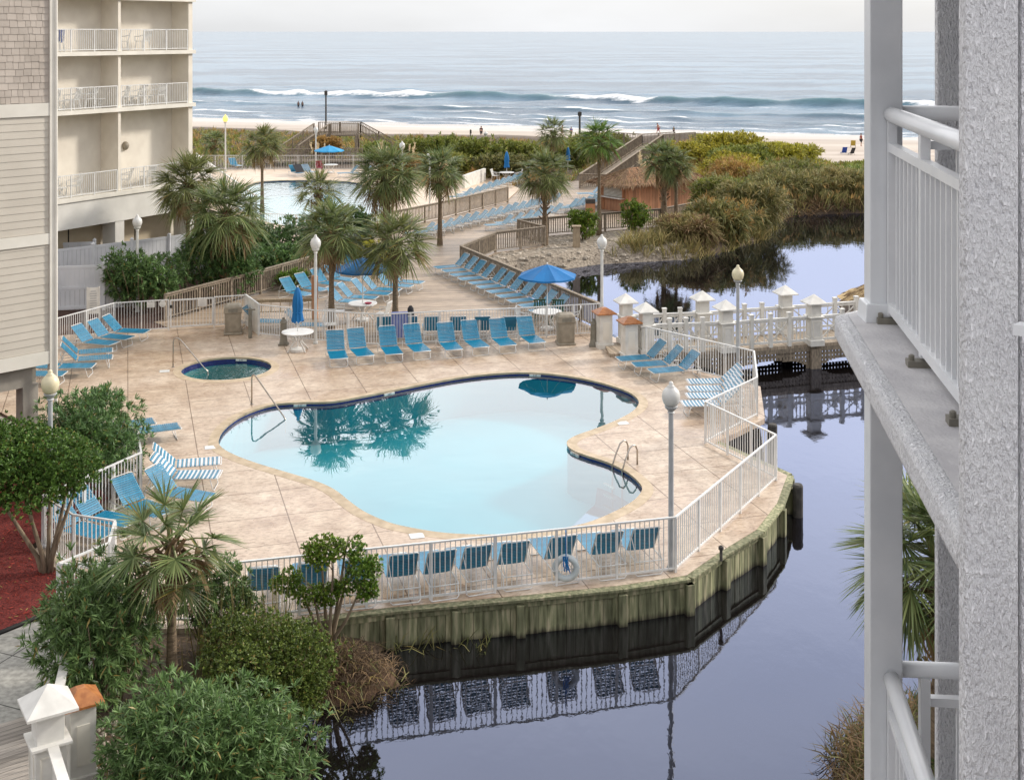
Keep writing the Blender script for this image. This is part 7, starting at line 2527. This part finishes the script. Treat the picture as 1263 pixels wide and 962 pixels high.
grass('tall_reed_stalks', 'reed_leaf', st_, 3, 1.9, 0.022, 0.07, 0.08)
grass('tall_reed_leaves', 'reed_green', st_, 5, 1.7, 0.024, 0.22, 0.3)

# pale stones and dark litter along the near left bed
sv = MB()
for i in range(1500):
    if i < 800:
        p = Vector((rnd.uniform(-7.3, -5.2), rnd.uniform(17.5, 22.2), 0)); s = rnd.uniform(0.025, 0.06)
    else:
        p = None
        while p is None:
            q = (rnd.uniform(-2, 11), rnd.uniform(63.5, 77))
            if sdf([(-2.2, 64.0), (-0.7, 68.2), (2.0, 70.2), (0.7, 72.9), (9.2, 77.0), (11.5, 74), (9.5, 69.8), (5, 68.3), (2.5, 67), (-1.0, 64)], np.array([q[0]]), np.array([q[1]]))[0] < 0: p = Vector((*q, 0))
        s = rnd.uniform(0.07, 0.16)
    z = float(ground(np.array([p.x]), np.array([p.y]))[0])
    sv.ball((p.x, p.y, z + s * 0.3), s, 6, 4, (rnd.uniform(0.7, 1.4), rnd.uniform(0.7, 1.3), rnd.uniform(0.4, 0.8)))
tag(sv.build('pebbles', 'stone'), kind='stuff')

# ------------------------------------------------------------------ marsh and dune growth on the right
HUTZONE = [(4, 95), (14.5, 83), (14.2, 79), (9, 76.5)]
reed_poly = [(5.4, 69.6), (9.9, 70.3), (12.6, 72.9), (15.2, 76.5), (17.4, 82), (16.5, 86), (15.2, 84.2), (14.8, 82.2), (10.3, 76.6), (7.5, 73.0)]
lo_ = scatter(520, reed_poly)
grass('dry_marsh_reeds', 'reed_leaf', lo_, 12, 1.35, 0.05, 0.38, 0.35)
mid_poly = [(10.5, 74.5), (13.2, 74.2), (15.0, 77.2), (16.8, 82), (16.2, 87.5), (15.2, 85.5), (14.6, 81.8)]
grass('green_marsh_reeds', 'reed_green', scatter(300, mid_poly), 12, 1.9, 0.06, 0.40, 0.5)
back_poly = [(16.2, 87.8), (17.8, 84), (18.9, 87.0), (21.3, 87.9), (24.6, 88.4), (34, 87.8), (42, 90), (44, 97), (30, 99), (18, 103), (14.5, 98)]
grass('tall_marsh_reeds', 'reed_green', scatter(1000, back_poly), 12, 1.6, 0.075, 0.42, 0.5)
grass('tall_dry_reeds', 'reed_leaf', scatter(650, back_poly), 9, 1.7, 0.06, 0.28, 0.30)
grass('shore_reeds', 'dry_grass', scatter(260, [(17.8, 84), (18.9, 86.7), (21.3, 87.5), (24.6, 88.1), (36, 87.2), (36, 89.5), (24.6, 90), (18.5, 88.8)]), 12, 1.3, 0.055, 0.6, 0.5)
grass('seed_heads', 'rust_grass', scatter(500, back_poly) + np.array([0, 0, 1.0]), 4, 0.6, 0.07, 0.35, 0.3)

for i, (x, y, rx, h, lab, mt, mt2) in enumerate((
        (12.6, 75.6, 2.3, 2.3, 'rounded green marsh clump nearest the hut deck', 'reed_green', 'rust_grass'), (15.2, 79.6, 2.2, 3.0, 'tall green marsh clump at the point of the pond shore', 'reed_green', 'reed_leaf'),
        (13.6, 82.6, 2.2, 3.1, 'leafy green clump rising behind the marsh point', 'dune_leaf', 'reed_green'), (10.2, 73.2, 1.7, 1.5, 'low straw-coloured clump at the foot of the hut railing', 'reed_leaf', 'dry_grass'),
        (19.6, 91.0, 2.8, 2.5, 'brown-green clump left end of the back marsh', 'reed_green', 'reed_leaf'), (23.0, 91.5, 2.9, 2.3, 'brown-green clump second along the back marsh', 'reed_leaf', 'reed_green'),
        (26.5, 91.5, 3.0, 2.0, 'brown-green clump third along the back marsh', 'reed_green', 'reed_leaf'), (21.5, 97.0, 3.2, 2.2, 'olive clump behind the back marsh on the left', 'reed_green', 'dune_leaf'),
        (26.5, 96.5, 3.2, 1.7, 'olive clump behind the back marsh on the right', 'dune_leaf', 'reed_leaf'), (17.0, 94.5, 2.5, 2.8, 'golden clump between the hut palms and the back marsh', 'rust_grass', 'yellow_leaf'))):
    g = float(ground(np.array([x]), np.array([y]))[0])
    t = thing('marsh_clump', lab, 'marsh plant', (x, y, g - 0.1))
    leafy(t, 'foliage', mt, 620, (rx, rx * 0.85, h * 0.55), (0, 0, h * 0.42), 9, 0.62, 0.055, 0.55, 0.35, 80 + i, 14, 0.4, 0.7, zmin=0.0)
    leafy(t, 'dry_stems', mt2, 330, (rx * 1.05, rx * 0.9, h * 0.55), (0, 0, h * 0.40), 9, 0.6, 0.05, 0.5, 0.35, 180 + i, 14, 0.4, 0.7, zmin=0.0)

dune_l = [(-44, 110), (-23, 111), (-9, 116), (0, 108), (4, 98.5), (9.5, 116), (10, 128), (-10, 140), (-44, 150)]
grass('dune_grass', 'dune_leaf', scatter(2300, dune_l), 10, 0.85, 0.06, 0.45, 0.4)
grass('rust_dune_grass', 'rust_grass', scatter(900, dune_l), 9, 0.95, 0.06, 0.4, 0.4)
dune_r = [(14.5, 99), (20, 102), (27, 104), (28, 112), (24, 122), (18, 126), (17.5, 120)]
grass('dune_scrub', 'yellow_leaf', scatter(1500, dune_r), 10, 1.0, 0.07, 0.5, 0.35)
grass('dune_scrub_green', 'dune_leaf', scatter(1100, dune_r), 10, 1.0, 0.07, 0.5, 0.35)
grass('ramp_side_grass', 'rust_grass', scatter(380, [(7.2, 96), (14, 95), (17, 104), (17, 117), (14.5, 117.5), (9.3, 99)]), 10, 1.5, 0.06, 0.4, 0.4)
grass('ramp_side_green', 'dune_leaf', scatter(260, [(7.2, 96), (14, 95), (17, 104), (17, 117), (14.5, 117.5), (9.3, 99)]), 10, 1.4, 0.06, 0.4, 0.4)
grass('terrace_edge_grass', 'rust_grass', scatter(360, [(-7, 96), (-3, 104), (0.5, 97), (2.8, 101), (-2, 110), (-9, 115), (-9.5, 110)]), 10, 1.1, 0.05, 0.4, 0.4)

for i, (x, y, rx, h, lab, mt) in enumerate((
        (-8.0, 118, 2.9, 2.1, 'leafy shrub right of the beach crossover', 'dune_leaf'), (-3.2, 112, 3.0, 2.5, 'large rounded green shrub in the dune left of the lamp', 'dune_leaf'),
        (-5.6, 104.5, 2.8, 2.0, 'green shrub in front of the large dune shrub', 'dune_leaf'), (0.9, 114, 2.6, 1.9, 'broad green dune shrub right of the dune lamp', 'dune_leaf'),
        (-1.0, 103.2, 2.3, 2.0, 'grey-green bushy clump behind the furled umbrella', 'reed_green'), (-9.3, 103, 1.8, 2.0, 'rust-tinted clump behind the largest palm', 'rust_grass'),
        (8.2, 122, 3.2, 2.1, 'dark green shrub crown left of the ramp top', 'dune_leaf'), (5.4, 110.5, 2.4, 2.3, 'olive shrub behind the tall palm', 'dune_leaf'),
        (19.4, 110.5, 3.6, 1.9, 'yellow flowering shrub on the dune crest', 'yellow_leaf'), (24.5, 111.5, 3.2, 1.2, 'yellow-green shrub right of the flowering one on the dune', 'yellow_leaf'),
        (15.8, 107.5, 3.0, 2.1, 'golden shrub mound beside the upper ramp', 'yellow_leaf'), (22.6, 106.5, 3.2, 1.7, 'golden-green mound on the seaward side of the marsh', 'yellow_leaf'), (19.0, 104.5, 3.0, 1.9, 'olive-gold mound in the middle of the dune slope', 'dune_leaf'), (17.5, 101.5, 2.6, 1.8, 'yellow shrub below the dune crest behind the hut palms', 'yellow_leaf'), (28.5, 104, 2.6, 0.9, 'low yellow-green shrub toward the column on the dune', 'dune_leaf'),
        (-17.3, 116.8, 1.5, 2.0, 'brown creeper tangle beneath the crossover platform', 'rust_grass'), (-12.6, 116.0, 1.5, 1.6, 'green tuft at the right foot of the crossover', 'dune_leaf'))):
    g = float(ground(np.array([x]), np.array([y]))[0])
    oleander(x, y, g - 0.1, rx, rx * 0.8, h, lab, 1000, 8, 0.36, 0.10, 60 + i, mt, name='dune_shrub', low=0.0)


def pampas(x, y, n, label, h=1.9):
    g = float(ground(np.array([x]), np.array([y]))[0])
    t = thing('pampas_grass', label, 'ornamental grass', (x, y, g), 0, 'pampas grass clumps')
    B, D, L_, W_ = [], [], [], []
    for i in range(n):
        a = rnd.uniform(0, 6.28); q = rnd.uniform(0, 0.7)
        c = Vector((q * math.cos(a), q * math.sin(a), h * rnd.uniform(0.62, 0.9)))
        for k in range(26):
            B.append(tuple(c + Vector((0, 0, 0.55 * rnd.random())))); D.append((rnd.gauss(0, .35), rnd.gauss(0, .35), 0.9)); L_.append(rnd.uniform(0.2, 0.4)); W_.append(0.05)
    blades('plumes', 'plume', B, D, np.array(L_), np.array(W_), 0.2, t)
    m = 240
    pts = np.column_stack([rng.normal(0, 0.2, (m, 2)), np.zeros(m)])
    blades('leaves', 'reed_green', pts, np.column_stack([rng.normal(0, 0.5, (m, 2)), np.ones(m)]), rng.uniform(0.8, 1.3, m) * h * 0.8, 0.04, 0.6, t)


pampas(9.6, 92.5, 9, 'cream pampas plumes rising behind the tiki hut roof', 2.9)
pampas(-11.2, 110.2, 7, 'cream pampas plumes at the right end of the terrace fence', 1.9)
pampas(-17.2, 110.8, 6, 'cream pampas plumes behind the light blue umbrella', 1.9)
pampas(-8.6, 109.6, 5, 'cream pampas plumes left of the shrub lamp', 1.8)
pampas(-5.2, 98.8, 6, 'cream pampas plumes at the left of the bushy grey-green clump', 1.8)

# right bank below our balcony
grass('bank_reeds', 'dry_grass', scatter(260, [(5.3, 17.5), (5.3, 21.6), (5.7, 22.8), (6.9, 23.6), (7.2, 22.4), (6.2, 20.5), (6.4, 17.5)]), 12, 0.95, 0.022, 0.5, 0.6)
grass('bank_reeds_green', 'reed_green', scatter(160, [(5.3, 17.5), (5.3, 21.6), (5.7, 22.8), (6.9, 23.6), (7.2, 22.4), (6.2, 20.5), (6.4, 17.5)]), 12, 0.85, 0.022, 0.5, 0.6)
leaf_mat('lawn_leaf', (0.05, 0.085, 0.015, 1), (0.10, 0.13, 0.03, 1), 0.6, 0.4, 0.3)
grass('lawn_grass', 'lawn_leaf', scatter(4200, [(6.4, 17), (6.4, 20.6), (7.2, 22.6), (7.2, 23.8), (9.4, 25.2), (12, 25), (12, 17)]), 9, 0.20, 0.016, 0.5, 0.4)

chips = scatter(7000, [(-20, 24.4), (-10.6, 24.9), (-9.35, 26.5), (-9.2, 27.6), (-10.3, 28.2), (-11.4, 29.4), (-12.5, 33), (-20, 33)])
chips[:, 2] = -0.03 + rng.uniform(0, 0.02, len(chips))
leaf_mat('mulch_chip', (0.10, 0.012, 0.010, 1), (0.30, 0.045, 0.030, 1), 0.9, 0.5, 0.0)
tag(blades('mulch_chips', 'mulch_chip', chips, rand_dirs(len(chips), -0.1, 0.5), rng.uniform(0.05, 0.14, len(chips)), 0.025, 0.1), kind='stuff')
litter = scatter(2600, [(-8.0, 25.0), (-7.4, 21), (-6.6, 17.5), (-3.5, 17.5), (-3.4, 23.5), (-2.9, 25.6), (-5, 25.2)], 0.02)
tag(blades('leaf_litter', 'dry_grass', litter, rand_dirs(len(litter), -0.1, 0.4), rng.uniform(0.08, 0.22, len(litter)), 0.02, 0.1), kind='stuff')
